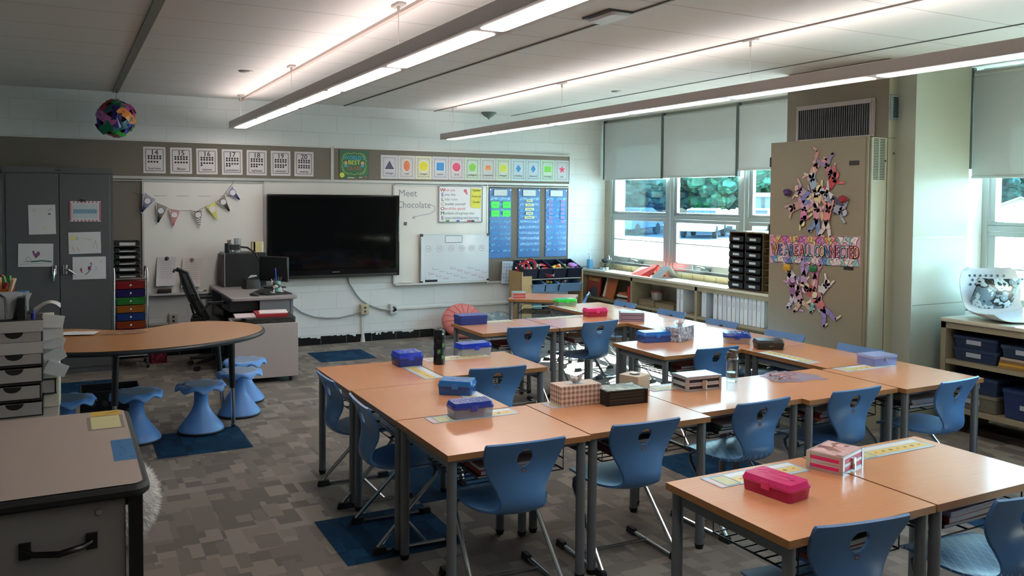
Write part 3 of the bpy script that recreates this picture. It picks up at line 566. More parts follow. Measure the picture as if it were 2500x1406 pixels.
# bunting
t = thing('bunting', 'string of seven patterned pennant flags sagging across the left whiteboard', 'bunting', (0, D-.05, 0))
S_ = [(.62, 1.73), (.77, 1.70), (.83, 1.63), (.93, 1.585), (.97, 1.56), (1.07, 1.545), (1.16, 1.545), (1.24, 1.545), (1.31, 1.575), (1.41, 1.62), (1.48, 1.67), (1.55, 1.76), (1.60, 1.83), (1.62, 1.868)]
b = MB(); b.tube([(x, 0, z) for x, z in S_], .0022, 5); b.obj('string', mat('3a3530', .8), t)
def pen(x0, z0, x1, z1, tx, tz, c1, c2, kind):
    b = MB(); P = [(x0, z0), (x1, z1), (tx, tz)]; y = -.004
    b.add([(u, y, v) for u, v in P]+[(u, y+.0015, v) for u, v in P], [(0,1,2), (5,4,3), (0,3,4,1), (1,4,5,2), (2,5,3,0)], 0); A = Art(b, (0, y, 0), (1,0,0), (0,0,1))
    def inside(q, s_):
        l = x0+(x1-x0)*s_, z0+(z1-z0)*s_; return (l[0]+(tx-l[0])*q, l[1]+(tz-l[1])*q)
    if kind == 's':
        for k in range(1, 8): s_ = k/8; q1 = 1-abs(.5-s_)*0; A.line([inside(0, s_), inside(.92, s_)], .006, 1, .001)
    elif kind == 'z':
        for k in range(7): q = .06+.12*k; A.line([inside(q, .06), inside(q+.05, .35), inside(q, .6), inside(q+.05, .92)], .008*(1.1-q*.6), 1, .001)
    else:
        for k in range(6): A.line([inside(.05+.14*k, .03), inside(.05+.14*k, .97)], .005, 1, .001)
        for k in range(1, 5): A.line([inside(0, k/5), inside(.9, k/5)], .005, 1, .0012)
    c = ((x0+x1)/2*.72+tx*.28, (z0+z1)/2*.72+tz*.28); A.disc(c[0], c[1], .036, 1, .0018); A.disc(c[0], c[1], .031, 2, .0022)
    b.obj('pennant', [mat(c1, .7), mat(c2, .7), mat('d6cfd2', .7)], t, smooth=0)
pen(.722, 1.735, .838, 1.655, .690, 1.515, 'c8c2c8', '3f4066', 's'); pen(.838, 1.625, .955, 1.570, .850, 1.405, 'cbc3bd', '2e2a28', 's'); pen(.962, 1.560, 1.078, 1.545, 1.0, 1.365, 'ccb8b4', 'a8434a', 'c')
pen(1.188, 1.545, 1.300, 1.560, 1.272, 1.36, 'c9c2bc', '2c2a29', 'z'); pen(1.330, 1.585, 1.430, 1.638, 1.448, 1.435, 'c6bf4e', 'd8d49a', 'z'); pen(1.437, 1.645, 1.527, 1.720, 1.582, 1.527, 'c4bcb6', '322e2d', 's'); pen(1.548, 1.735, 1.607, 1.815, 1.690, 1.655, 'cbc5d2', '4a4880', 's')
# ---------------------------------------------------------------- pupils' desks
def wood_mat():
    m, t, o = nm('beech_laminate'); L = t.links.new
    tc = N(t, 'ShaderNodeTexCoord'); mp = N(t, 'ShaderNodeMapping'); mp.inputs['Scale'].default_value = (3, 60, 3)
    nz = N(t, 'ShaderNodeTexNoise', i={'Scale': 1.6, 'Detail': 5.}); mx = N(t, 'ShaderNodeMix', data_type='RGBA'); mx.inputs[6].default_value = lin('c8885f')+(1,); mx.inputs[7].default_value = lin('d4956b')+(1,)
    b = N(t, 'ShaderNodeBsdfPrincipled', i={'Roughness': .24, 'Specular IOR Level': .6, 'Coat Weight': .25, 'Coat Roughness': .12}); L(tc.outputs['Object'], mp.inputs[0]); L(mp.outputs[0], nz.inputs[0]); L(nz.outputs[0], mx.inputs[0]); L(mx.outputs[2], b.inputs['Base Color']); L(b.outputs[0], o.inputs[0]); return m
WOOD = wood_mat(); EDGE = mat('9a6a3c', .45, var=.1, scale=20, stretch=(2, 2, 40))
ZD = .65
def make_desk():
    t = thing('student_desk', 'x', 'desk'); w, d = .69, .605
    b = MB(); b.box(-w/2, -d/2, ZD-.026, w/2, d/2, ZD, 1); b.m[1] = 0; b.obj('tabletop', [WOOD, EDGE], t, smooth=0)
    b = MB(); z0, z1 = ZD-.075, ZD-.026; a, c = w/2-.03, d/2-.03
    b.box(-a, -c, z0, -a+.02, c, z1); b.box(a-.02, -c, z0, a, c, z1); b.box(-a+.02, c-.02, z0, a-.02, c, z1); b.box(-a+.02, -c, z1-.02, a-.02, -c+.02, z1); b.obj('frame', DESKGREY, t)
    for sx in (-1, 1):
        for sy in (-1, 1):
            b = MB(); b.cyl(0, 0, .022, ZD-.03, .021, 16); l = b.obj('leg', DESKGREY, t, (sx*(w/2-.032), sy*(d/2-.032), 0))
            b = MB(); b.cyl(0, 0, 0, .024, .018, 12, r2=.024); b.obj('foot_glide', RUBBER, l)
    b = MB(); z = ZD-.155
    for k in range(9): y = -.24+k*.05; b.tube([(-.24, y, ZD-.03), (-.24, y, z), (.24, y, z), (.24, y, ZD-.03)] if k in (0, 8) else [(-.24, y, z), (.24, y, z)], .003, 5)
    for x in (-.24, -.08, .08, .24): b.tube([(x, -.24, z), (x, .16, z)], .004, 5)
    b.tube([(-.24, -.24, z+.05), (-.24, .16, z+.05), (.24, .16, z+.05), (.24, -.24, z+.05)], .003, 5)
    b.obj('book_basket', mat('121318', .4, .3), t)
    return t
desk0 = make_desk(); used = [False]
def desk(cx, cy, rz, label, g):
    if not used[0]: used[0] = True; desk0.location = (cx, cy, 0); desk0.rotation_euler = (0, 0, rz); desk0['label'] = label; desk0['group'] = g; return desk0
    return dup(desk0, (cx, cy, 0), rz, label, g)
g1, g2, g3 = 'desks of the big connected group', 'desks of the front right pair', 'desks at the back'
desk(1.705, 3.4225, 0, 'desk at the near left corner of the big group, blue-lidded box on it', g1)
desk(2.403, 3.4375, 0, 'desk carrying the checkered tissue box and the black camouflage box', g1)
desk(3.10, 3.515, 0, 'desk carrying the black and silver striped case and the clear water bottle', g1)
desk(3.785, 3.465, 0, 'desk carrying the plastic bag of crayons', g1)
desk(4.487, 3.42, 0, 'desk at the near right corner of the big group by the blue storage bins', g1)
desk(1.660, 4.078, -PI/2, 'sideways desk on the left edge, next to the near left corner desk', g1)
desk(1.650, 4.772, -PI/2, 'sideways desk at the far left corner, square blue box on it', g1)
desk(2.302, 4.832, 0, 'desk carrying the black and green bottle and long blue-lidded tub', g1)
for k, l in enumerate(('sideways desk at the right edge, just behind the near right corner desk', 'sideways desk carrying the black hard case', 'sideways desk carrying the flat tub with a blue lid', 'sideways desk carrying the lilac and grey striped box', 'sideways desk farthest along the window side, green-lidded box on it')):
    desk(4.513, 4.08+k*.695, PI/2, l, g1)
desk(3.19, 6.17, 0, 'desk carrying the plain dark blue box at the far left', g1); desk(3.89, 6.17, 0, 'desk carrying the bright pink box, next to the window-side row', g1)
desk(3.875, 4.795, 0, 'desk carrying the silver glitter tissue box inside the ring of desks', g1)
desk(2.298, 2.165, 0, 'nearest desk, with the bright pink box on it', g2); desk(2.998, 2.165, 0, 'front desk glaring white with window light at the right edge of view', g2)
dR = desk(4.54, 7.86, rad(-37), 'turned desk standing alone at the back by the toy organizer', g3)

# ---------------------------------------------------------------- chairs
def chair_blue(name, grid=False):
    m, t, o = nm(name); L = t.links.new
    tc = N(t, 'ShaderNodeTexCoord'); nz = N(t, 'ShaderNodeTexNoise', i={'Scale': 500., 'Detail': 2.}); L(tc.outputs['Object'], nz.inputs[0])
    mx = N(t, 'ShaderNodeMix', data_type='RGBA'); mx.inputs[6].default_value = lin('4671a3')+(1,); mx.inputs[7].default_value = lin('4d79ab')+(1,); L(nz.outputs[0], mx.inputs[0])
    b = N(t, 'ShaderNodeBsdfPrincipled', i={'Roughness': .36 if not grid else .26}); src = mx.outputs[2]
    if grid:                                                 # seat texture lines only, painted pale for the windows reflecting in them
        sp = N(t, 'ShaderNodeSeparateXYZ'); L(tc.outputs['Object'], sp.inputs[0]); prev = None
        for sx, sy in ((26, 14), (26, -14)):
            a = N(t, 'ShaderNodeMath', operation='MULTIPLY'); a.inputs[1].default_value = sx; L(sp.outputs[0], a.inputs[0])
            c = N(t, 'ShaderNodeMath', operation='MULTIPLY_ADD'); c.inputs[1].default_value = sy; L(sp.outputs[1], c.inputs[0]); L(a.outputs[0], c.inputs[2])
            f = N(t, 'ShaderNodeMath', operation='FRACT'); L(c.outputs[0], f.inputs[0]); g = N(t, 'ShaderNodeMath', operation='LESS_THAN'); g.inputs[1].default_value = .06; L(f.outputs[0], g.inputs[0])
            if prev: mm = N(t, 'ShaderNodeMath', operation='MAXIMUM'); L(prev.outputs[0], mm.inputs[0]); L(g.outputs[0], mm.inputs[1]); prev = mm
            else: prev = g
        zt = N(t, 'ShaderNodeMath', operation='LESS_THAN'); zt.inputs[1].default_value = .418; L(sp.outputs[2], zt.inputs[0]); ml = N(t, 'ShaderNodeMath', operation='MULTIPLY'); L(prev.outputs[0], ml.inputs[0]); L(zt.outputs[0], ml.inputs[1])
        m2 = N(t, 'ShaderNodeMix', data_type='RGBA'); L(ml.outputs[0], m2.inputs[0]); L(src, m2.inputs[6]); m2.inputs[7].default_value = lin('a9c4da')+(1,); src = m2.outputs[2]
    bp = N(t, 'ShaderNodeBump', i={'Strength': .12, 'Distance': .001}); L(nz.outputs[0], bp.inputs['Height']); L(bp.outputs[0], b.inputs['Normal'])
    L(src, b.inputs['Base Color']); L(b.outputs[0], o.inputs[0]); return m
CB = chair_blue('blue_chair_plastic'); CBG = chair_blue('blue_chair_plastic_glare_lines', True)
def shell_mesh():
    #      y      z     halfw  edge
    K = [(.205, .366, .140, -.004), (.195, .382, .165, -.004), (.15, .396, .186, .0), (.06, .396, .197, .006), (-.03, .386, .192, .010), (-.10, .378, .160, .012), (-.155, .381, .122, .014), (-.195, .405, .102, .018), (-.205, .445, .104, .022), (-.196, .490, .117, .026), (-.186, .535, .143, .026), (-.186, .580, .166, .020), (-.196, .620, .178, .014), (-.210, .655, .184, .010), (-.222, .684, .185, .008), (-.226, .694, .180, .007)]
    def cr(a, b_, c, d, q): return .5*((2*b_)+(-a+c)*q+(2*a-5*b_+4*c-d)*q*q+(-a+3*b_-3*c+d)*q**3)
    rows = []
    for i in range(len(K)-1):
        A_, B_, C_, D_ = K[max(i-1, 0)], K[i], K[i+1], K[min(i+2, len(K)-1)]
        for s in range(3): rows.append([cr(A_[j], B_[j], C_[j], D_[j], s/3) for j in range(4)])
    rows.append(list(K[-1])); n = len(rows); m_ = 17; top = []; th = .011; b = MB(); P = []
    for i, (y, z, w, e) in enumerate(rows):
        a, c = rows[max(i-1, 0)], rows[min(i+1, n-1)]; ty, tz = c[0]-a[0], c[1]-a[1]; L_ = math.hypot(ty, tz); ny, nz = -tz/L_*-1, ty/L_*-1   # points to the sitter
        ny, nz = (tz/L_, -ty/L_)
        row = []
        for j in range(m_):
            u = -1+2*j/(m_-1); k = abs(u)**2.2; row.append(((w*math.copysign(abs(u)**.92, u)), y+ny*e*k, z+nz*e*k, ny, nz, u))
        P.append(row)
    vs = [(x, y, z) for r_ in P for x, y, z, ny, nz, u in r_]+[(x*(1 if abs(u) < .99 else .985), y-ny*th, z-nz*th) for r_ in P for x, y, z, ny, nz, u in r_]
    o_ = n*m_; fs = []
    for i in range(n-1):
        for j in range(m_-1):
            q = (i*m_+j, i*m_+j+1, (i+1)*m_+j+1, (i+1)*m_+j); fs.append(q); fs.append(tuple(o_+x for x in reversed(q)))
        for j in (0, m_-1): fs.append((i*m_+j, (i+1)*m_+j, o_+(i+1)*m_+j, o_+i*m_+j))
    for i in (0, n-1):
        for j in range(m_-1): fs.append((i*m_+j, i*m_+j+1, o_+i*m_+j+1, o_+i*m_+j))
    b.add(vs, fs)
    so = b.obj('seat_shell', CB, smooth=50)
    c = MB(); c.lathe([(.036, -.15), (.036, .15)], 28); co = c.obj('cut', CB, None, (0, -.19, .617), rot=(PI/2+rad(-12), 0, 0))
    md = so.modifiers.new('b', 'BOOLEAN'); md.object = co; md.operation = 'DIFFERENCE'; md.solver = 'EXACT'
    dg = bpy.context.evaluated_depsgraph_get(); dg.update(); me = bpy.data.meshes.new_from_object(so.evaluated_get(dg)); me.name = 'seat_shell'
    bpy.data.objects.remove(so); bpy.data.objects.remove(co)
    me.polygons.foreach_set('use_smooth', [True]*len(me.polygons)); me.set_sharp_from_angle(angle=rad(48)); return me
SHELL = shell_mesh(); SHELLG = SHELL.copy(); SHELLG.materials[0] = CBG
def make_chair():
    t = thing('student_chair', 'x', 'chair')
    o = bpy.data.objects.new('seat_shell', SHELL); C.objects.link(o); o.parent = t
    for s in (-1, 1):
        b = MB(); b.tube([(s*.09, .11, .372), (s*.15, .12, .364), (s*.178, .118, .352), (s*.19, .10, .325), (s*.205, -.155, .06), (s*.206, -.182, .032), (s*.206, -.180, .018), (s*.206, -.16, .0135), (s*.204, .2, .0135)], .0105, 8); f = b.obj('side_frame', CHROME, t)
        for y, r0 in ((-.175, 0), (.19, 0)):
            b = MB(); b.rr(s*.205, y, 0, .032, .075, .032, .008, taper=.8); b.obj('foot_cap', RUBBER, f, bev=.002)
    b = MB(); b.tube([(-.206, .06, .016), (.206, .06, .016)], .008, 8); b.obj('crossbar', CHROME, t)
    b = MB(); b.box(-.10, .05, .364, .10, .16, .376); b.obj('mounting_plate', BLACK, t)
    b = MB(); A = Art(b, (0, -.1975, .565), (1,0,0), (0, -.22, .975)); A.poly([(u*.011, v*.009) for u, v in ((-1,-.7),(-.7,-1),(.7,-1),(1,-.7),(1,.7),(.7,1),(-.7,1),(-1,.7))], 0, .0); A.text('VS', 0, -.004, .012, 1, .0006)
    b.obj('maker_badge', [mat('6a5560', .4), mat('c8c8d0', .4)], t, smooth=0)
    return t
chair0 = make_chair(); cu_ = [False]
def chair(tx, ty, rz, label, grid=False):                    # tx, ty: middle of the backrest's top edge
    cx = tx+math.sin(rz)*-.222; cy = ty+math.cos(rz)*.222; g = 'blue student chairs around the desks'
    if not cu_[0]: cu_[0] = True; c = chair0; c.location = (cx, cy, 0); c.rotation_euler = (0, 0, rz); c['label'] = label; c['group'] = g
    else: c = dup(chair0, (cx, cy, 0), rz, label, g)
    for o in bpy.data.objects:
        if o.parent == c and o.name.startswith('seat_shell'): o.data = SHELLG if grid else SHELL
    return c
chair(1.28, 4.66, -PI/2, 'blue chair at the far left corner desk, leftmost in view'); chair(1.27, 4.01, rad(-93), 'blue chair on the left side, over the edge of a dark blue carpet tile')
chair(1.675, 3.03, rad(-3), 'blue chair in front of the near left corner desk'); chair(2.315, 3.065, rad(-2), 'blue chair in front of the desk with the checkered tissue box')
chair(3.09, 3.13, rad(2), 'blue chair with glare painted on its seat lines at the desk with the striped case', True); chair(3.74, 3.11, 0, 'blue chair in front of the desk with the bag of crayons')
chair(4.47, 3.02, rad(4), 'blue chair at the near right corner desk, closest to the blue bins'); chair(2.27, 4.46, rad(-4), 'blue chair at the desk with the black and green bottle')
chair(3.22, 5.80, rad(-4), 'blue chair at the desk with the plain dark blue box'); chair(3.90, 5.80, rad(6), 'blue chair at the desk with the bright pink box, ring of desks inside'); chair(3.93, 4.42, 0, 'blue chair behind the clear water bottle')
for k, (x, y, a, l) in enumerate(((4.86, 4.02, 3, 'window-side blue chair whose back peeps above the desk by the clear lilac box'), (4.86, 4.72, 5, 'window-side blue chair whose back peeps over the desk with the black case'), (4.86, 5.42, 2, 'window-side blue chair whose back shows below the row of white binders'), (4.87, 6.10, 2, 'window-side blue chair whose back shows right of the silver tissue box'), (4.87, 6.82, -3, 'window-side blue chair whose back shows farthest along the row'))): chair(x, y, PI/2+rad(a), l)
chair(2.205, 1.80, rad(-9), 'nearest blue chair, cut off by the bottom edge of the picture'); chair(2.93, 1.70, rad(-6), 'blue chair with glare painted on its seat lines at the right edge of view', True)
chair(4.93, 7.60, rad(53), 'blue chair at the turned desk at the back, seen edge-on')

# ---------------------------------------------------------------- name strips on the desks
def strip_(x, y, rz, label, flip=1):
    b = MB(); b.box(-.225, -.06, 0, .225, .06, .0012, 0); A = Art(b, (0, 0, .0012), (1,0,0), (0,1,0))
    A.rect(-.12, -.038, .21, .012, 2, .0004); A.rect(-.19, -.05, -.125, .045, 3, .0004); A.frame(-.19, -.05, -.125, .045, .004, 6, .0007); A.rect(-.12, .02, .215, .05, 1, .0004)
    A.rect(-.218, -.055, -.195, .03, 4, .0004); A.frame(-.222, -.057, .222, .057, .005, 5, .0006)
    for k in range(7): A.disc(-.09+k*.045, -.013, .006+(k % 3)*.002, 7, .0009, 6)
    tag(b.obj('name_strip', [mat('b9cbd6', .3), mat('dfe1e0', .3), mat('dcc071', .35), mat('c3c08c', .35), mat('d9b3b5', .35), mat('a9c0cf', .3), mat('5f8fa8', .4), mat('8a6a3a', .5)], None, (x, y, ZD), rz, smooth=0), label, 'name strip', 'laminated name strips taped to the desks')
strip_(1.72, 3.655, rad(-1), 'laminated name strip under the long blue-lidded box, nearest corner desk'); strip_(1.895, 4.13, -PI/2, 'laminated name strip under the blue picture-print box'); strip_(1.885, 4.74, -PI/2, 'laminated name strip beside the square blue box')
strip_(2.26, 5.05, 0, 'laminated name strip behind the black and green bottle'); strip_(2.36, 3.66, 0, 'laminated name strip half under the checkered tissue box'); strip_(3.05, 3.745, 0, 'laminated name strip behind the striped case')
strip_(2.32, 2.385, 0, 'laminated name strip behind the nearest pink box'); strip_(3.06, 2.385, 0, 'laminated name strip on the glaring front right desk'); strip_(4.27, 4.12, PI/2, 'laminated name strip between the black case and the desk corner')
strip_(4.46, 3.66, 0, 'laminated name strip at the clear lilac box'); strip_(3.16, 6.41, 0, 'laminated name strip right of the plain dark blue box'); strip_(3.85, 6.40, 0, 'laminated name strip left of the pink box on the back row')
strip_(4.275, 5.5, PI/2, 'laminated name strip beyond the flat tub with a blue lid'); strip_(4.275, 6.85, PI/2, 'laminated name strip in front of the green-lidded box')

# ---------------------------------------------------------------- boxes and bottles on the desks
def crayons(t, w, d, h, z0, seed, n=16):
    q = random.Random(seed); b = MB(); cs = ['c23a34', '2f62b8', 'd9b52c', '3a9a4c', 'd9793a', '6f3f92', '2a2a2c']
    for k in range(n):
        y = -d/2+.012+(d-.024)*((k*7) % n)/n; z = z0+.006+(k % 3)*h*.22; a = q.uniform(-.12, .12); L_ = w*q.uniform(.3, .44); x = q.uniform(-.06, .06)*w
        b.tube([(x-L_, y-a*L_*.3, z), (x+L_, y+a*L_*.3, z+q.uniform(0, h*.12))], .0045, 6, k % 7)
    b.obj('crayons', [mat(c, .5) for c in cs], t)['kind'] = 'stuff'
def pbox(x, y, rz, w, d, h, lid, body, label, seed=1, name='pencil_box', lh=.4, ca=.35, z=ZD, clear=True, pattern=None):
    t = thing(name, label, 'pencil box', (x, y, z+.0012), rz); hb = h*(1-lh)
    bm_ = plastic(body, ca) if clear else mat(body, .35)
    b = MB(); b.rr(0, 0, 0, w*.93, d*.9, hb, .012, taper=1.05); b.obj('box_body', bm_, t)
    lm = plastic(lid, .12) if clear else mat(lid, .35)
    b = MB(); b.rr(0, 0, hb, w, d, h*lh*.35, .016); b.rr(0, 0, hb+h*lh*.35, w*.985, d*.97, h*lh*.65, .016, taper=.93); 
    if pattern: 
        A = Art(b, (0, 0, h), (1,0,0), (0,1,0)); q = random.Random(seed)
        if pattern == 'ribs':
            for k in range(13): A.rect(-w*.42+k*w*.066, -d*.36, -w*.42+k*w*.066+w*.02, d*.36, 1, .002)
        else:
            for k in range(26): A.disc(q.uniform(-.38, .38)*w, q.uniform(-.36, .36)*d, .0065, 1, .001, 6)
    b.obj('lid', [lm, mat('%s' % lid, .2)] if pattern != 'light' else [lm, mat('d0d4e4', .3)], t)
    b = MB(); b.rr(0, -d*.48, hb-.012, .035, .008, .026, .003); b.obj('latch', mat(lid, .3), t)
    if clear: crayons(t, w*.85, d*.75, hb, .003, seed)
    return t
pbox(1.71, 3.66, rad(-3), .21, .115, .075, '3347a8', 'b8c4d8', 'long box with ribbed blue lid and clear bottom, on the nearest corner desk', 2, pattern='ribs', ca=.6)
pbox(1.85, 4.12, rad(-38), .19, .13, .075, '2f78c4', '2a62b0', 'bright blue box with picture print on its side, beside the ribbed-lid box', 3, ca=.25, pattern='dots')
pbox(1.885, 4.97, rad(0), .17, .15, .085, '2f48c8', '2b3a90', 'square royal blue box on the far left corner desk', 4, pattern='dots', ca=.2)
pbox(2.41, 5.12, rad(4), .24, .12, .08, '1f3fc0', 'c9d2d6', 'long clear ribbed tub with royal blue lid near the green bottle', 5, ca=.5)
pbox(2.235, 2.20, rad(-82), .215, .125, .062, 'e0357c', 'c02460', 'hot pink embossed box on the nearest desk', 6, ca=.2, pattern='dots')
pbox(4.20, 6.35, rad(-6), .21, .12, .075, 'e83f86', 'b82a50', 'bright pink box full of crayons on the back row of desks', 7, ca=.25)
pbox(4.36, 7.13, rad(-8), .215, .13, .065, '2fd24a', 'b9d9b8', 'bright green lidded clear box on the farthest window-side desk', 8, ca=.55)
pbox(3.85, 5.03, rad(-8), .24, .13, .075, '2f74c8', '3a5fb0', 'blue crinkled clear pouch-like box left of the silver tissue box', 9, ca=.3)
pbox(4.37, 4.72, rad(-38), .20, .15, .075, '2244a8', 'c7b6b0', 'flat tub with a blue lid and white stickers, window-side row', 10, ca=.45, pattern='light')
t = pbox(4.40, 4.43, rad(-28), .195, .14, .065, '2a2723', '211f1d', 'black hard case with a silver clasp, on the window-side row', 11, clear=False)
b = MB(); b.rr(0, -.068, .025, .03, .006, .02, .003); b.obj('clasp', CHROME, t)
t = thing('storage_box', 'plain dark blue lidded box on the far left desk of the back row', 'box', (2.99, 6.40, ZD), rad(-2))
b = MB(); b.box(-.12, -.075, 0, .12, .075, .075); b.obj('box_body', mat('1f3480', .45), t, bev=.003); b = MB(); b.box(-.122, -.077, .05, .122, .077, .078); b.obj('lid', mat('243a8c', .45), t, bev=.003)
def striped_case(x, y, rz, w, d, h, c1, c2, rim, label, topm, clasp=True, name='pencil_case'):
    t = thing(name, label, 'pencil case', (x, y, ZD), rz); b = MB(); b.box(-w/2, -d/2, 0, w/2, d/2, h, 0)
    for s in (-1, 1):
        for fr, c in ((.16, 1), (.36, 0), (.62, 1), (.84, 0)):
            z0 = h*fr; b.box(-w/2+.012, s*d/2-.001, z0, w/2-.012, s*d/2+.001, z0+h*.2, c); b.box(s*w/2-.001, -d/2+.012, z0, s*w/2+.001, d/2-.012, z0+h*.2, c)
    b.obj('case_body', [mat(c2, .35), mat(c1, .35)], t)
    b = MB(); r_ = .004
    for z in (r_, h*.5, h-r_):
        b.box(-w/2-.002, -d/2-.002, z-r_, w/2+.002, -d/2+.004, z+r_); b.box(-w/2-.002, d/2-.004, z-r_, w/2+.002, d/2+.002, z+r_); b.box(-w/2-.002, -d/2, z-r_, -w/2+.004, d/2, z+r_); b.box(w/2-.004, -d/2, z-r_, w/2+.002, d/2, z+r_)
    for sx in (-1, 1):
        for sy in (-1, 1): b.cb(sx*(w/2-.005), sy*(d/2-.005), 0, .016, .016, h+.002)
    b.obj('metal_edging', mat(rim, .3, .8 if rim[0] in 'abcd' else .2), t)
    b = MB(); b.box(-w/2+.006, -d/2+.006, h, w/2-.006, d/2-.006, h+.003); b.obj('lid_picture', topm, t, smooth=0)
    if clasp: b = MB(); b.rr(0, -d/2-.004, h*.15, .03, .008, h*.6, .003); b.rr(0, -d/2-.008, h*.1, .022, .004, h*.35, .003); b.obj('clasp', CHROME if rim[0] in 'abcd' else BLACK, t)
    return t
striped_case(3.10, 3.66, rad(-4), .225, .14, .078, '17181d', 'bfbfc4', 'b9bcc0', 'silver and black striped hard case with a clasp', patch_mat('silver_print', ['9fb0b4', '7f9296', 'c3cccb', '6d7f84'], 22, .15))
striped_case(2.672, 2.322, rad(18), .19, .14, .068, 'd9286c', 'd7c8cc', 'c2c2c4', 'pink and silver striped hard case with a pale picture lid', patch_mat('pink_picture', ['d8b2b0', 'caa09c', '9a6f66', 'dcc0bc', 'e0b9b9', '8a5a58'], 30, .3))
striped_case(2.53, 3.585, rad(-5), .235, .15, .073, '1c1c1a', '3c3a2e', '0f1011', 'black and olive camouflage-print box beside the checkered tissue box', patch_mat('camo', ['8b8f84', '6f7468', 'a9ada0', '55594c'], 26, .4), False, 'storage_box')
b = None
striped_case(4.34, 5.99, rad(-30), .20, .145, .072, '7f6a8e', 'bfb0b4', '8d8496', 'lilac and grey striped box on the window-side row of desks', mat('a8adb4', .4), False)
t = thing('pencil_case', 'clear lilac hard case with a small clasp on the near right corner desk', 'pencil case', (4.62, 3.70, ZD), rad(-4))
b = MB(); b.rr(0, 0, 0, .20, .14, .05, .006); b.obj('case_body', plastic('8f9ad8', .3), t); b = MB(); b.rr(0, 0, .05, .206, .146, .016, .006); b.obj('lid', plastic('b9c4ec', .35), t); b = MB(); b.rr(0, -.074, .035, .02, .006, .022, .003); b.obj('clasp', STEEL, t)
crayons(t, .16, .1, .04, .003, 21, 10)
t = thing('pencil_case', 'red, white and green striped box on the turned desk at the back', 'pencil case', (4.22, 7.84, ZD), rad(-20))
b = MB(); b.box(-.07, -.055, 0, .07, .055, .07, 0)
for z in (.005, .035): b.box(-.066, -.0565, z, .066, .0565, z+.022, 1)
b.box(-.068, -.053, .07, .068, .053, .072, 2); b.obj('case_body', [mat('c9c4cc', .4), mat('c05850', .4), mat('7fa898', .4)], t); b = MB(); b.rr(.0705, 0, .02, .003, .03, .04, .001); b.obj('clasp', BLACK, t)
def crumple(b, cx, cy, z0, s_, seed, m=0):                  # a pulled-up tissue
    q = random.Random(seed)
    for k in range(9):
        a = 2*PI*k/9+q.uniform(-.3, .3); c, d = math.cos(a), math.sin(a)*.6; h = s_*q.uniform(.7, 1.25); w = s_*q.uniform(.35, .6); o = s_*q.uniform(.3, .75)
        P = [(cx+c*s_*.15-d*w*.4, cy+d*s_*.15+c*w*.3, z0), (cx+c*s_*.15+d*w*.4, cy+d*s_*.15-c*w*.3, z0), (cx+c*o+d*w, cy+d*o-c*w*.6, z0+h*.55), (cx+c*o*1.25, cy+d*o*1.2, z0+h), (cx+c*o-d*w, cy+d*o+c*w*.6, z0+h*.6), (cx+c*o*.55, cy+d*o*.5, z0+h*.5)]
        b.add(P, [(0, 1, 5), (1, 2, 5), (2, 3, 5), (3, 4, 5), (4, 0, 5)], m)
def tissue(x, y, rz, w, d, h, m_, label, seed, name='tissue_box'):
    t = thing(name, label, 'tissue box', (x, y, ZD+.001), rz); b = MB(); b.box(-w/2, -d/2, 0, w/2, d/2, h); b.obj('carton', m_, t, bev=.0015)
    b = MB(); b.lathe([(.001, 0), (.045, .0005)], 20, (0, 0, h+.0005)); o = b.obj('opening', mat('b9bcc0', .3), t); o.scale = (1.3, .6, 1)
    b = MB(); crumple(b, 0, 0, h-.004, .048, seed); b.obj('tissue', mat('dcd6d6', .8), t)
tissue(2.305, 3.655, rad(-3), .235, .115, .103, check_mat('brown_gingham', 'd9c4b4', '8a6a5a', .0245), 'tissue box in beige and brown checks on the front row of desks', 3)
tissue(4.06, 4.99, rad(22), .235, .11, .105, patch_mat('silver_glitter', ['9aa8b8', '6f7f92', 'c9d2de', '8593a6', 'b6c2d2'], 60, .2), 'silver-grey glittery tissue box on the inner desk', 5)
t = thing('napkin_box', 'small cream box with a round opening behind the camouflage-print box', 'box', (2.78, 3.80, ZD), rad(20)); b = MB(); b.rr(0, 0, 0, .125, .125, .08, .008); b.obj('carton', mat('bfae96', .5), t); b = MB(); b.lathe([(.03, 0), (.03, .001)], 20, (0, 0, .08)); b.obj('opening', mat('3f3a35', .6), t); b = MB(); b.lathe([(.018, .001), (.019, .006)], 16, (0, .003, .08)); b.obj('rim_shine', CHROME, t)
# clear bottle
t = thing('water_bottle', 'clear glass water bottle with a grey flip cap', 'bottle', (3.395, 3.70, ZD))
b = MB(); b.lathe([(.030, .002), (.034, .006), (.034, .115), (.031, .128), (.031, .14)], 24, cap=False); b.lathe([(.001, .002), (.03, .002)], 24, cap=False); b.obj('bottle_body', glass_mat((.92, .96, .96), .2), t)
b = MB(); b.cyl(0, 0, .004, .055, .030, 24); b.obj('water', glass_mat((.80, .86, .87), .15), t)
b = MB(); b.cyl(0, 0, .132, .142, .036, 20); b.obj('collar', CHROME, t); b = MB(); b.cyl(0, 0, .142, .172, .033, 20, r2=.030); b.box(-.012, -.032, .168, .02, .02, .186); b.tube([(-.034, 0, .12), (-.042, 0, .14), (-.03, 0, .172)], .005); b.obj('flip_cap', mat('5a5048', .4), t, bev=.002)
t = thing('drink_bottle', 'tall black thermos bottle with bright green patches', 'bottle', (2.075, 4.905, ZD))
b = MB(); b.lathe([(.036, 0), (.037, .01), (.036, .05), (.033, .07), (.036, .09), (.0355, .115), (.033, .13), (.036, .15), (.036, .17)], 24); b.obj('bottle_body', mat('0d0f0f', .25), t)
b = MB(); b.lathe([(.037, .17), (.037, .205), (.034, .218), (.02, .222)], 24); b.tube([(.03, -.01, .19), (.04, -.01, .215), (.02, -.005, .226)], .004); b.obj('cap', mat('131416', .3), t)
b = MB()
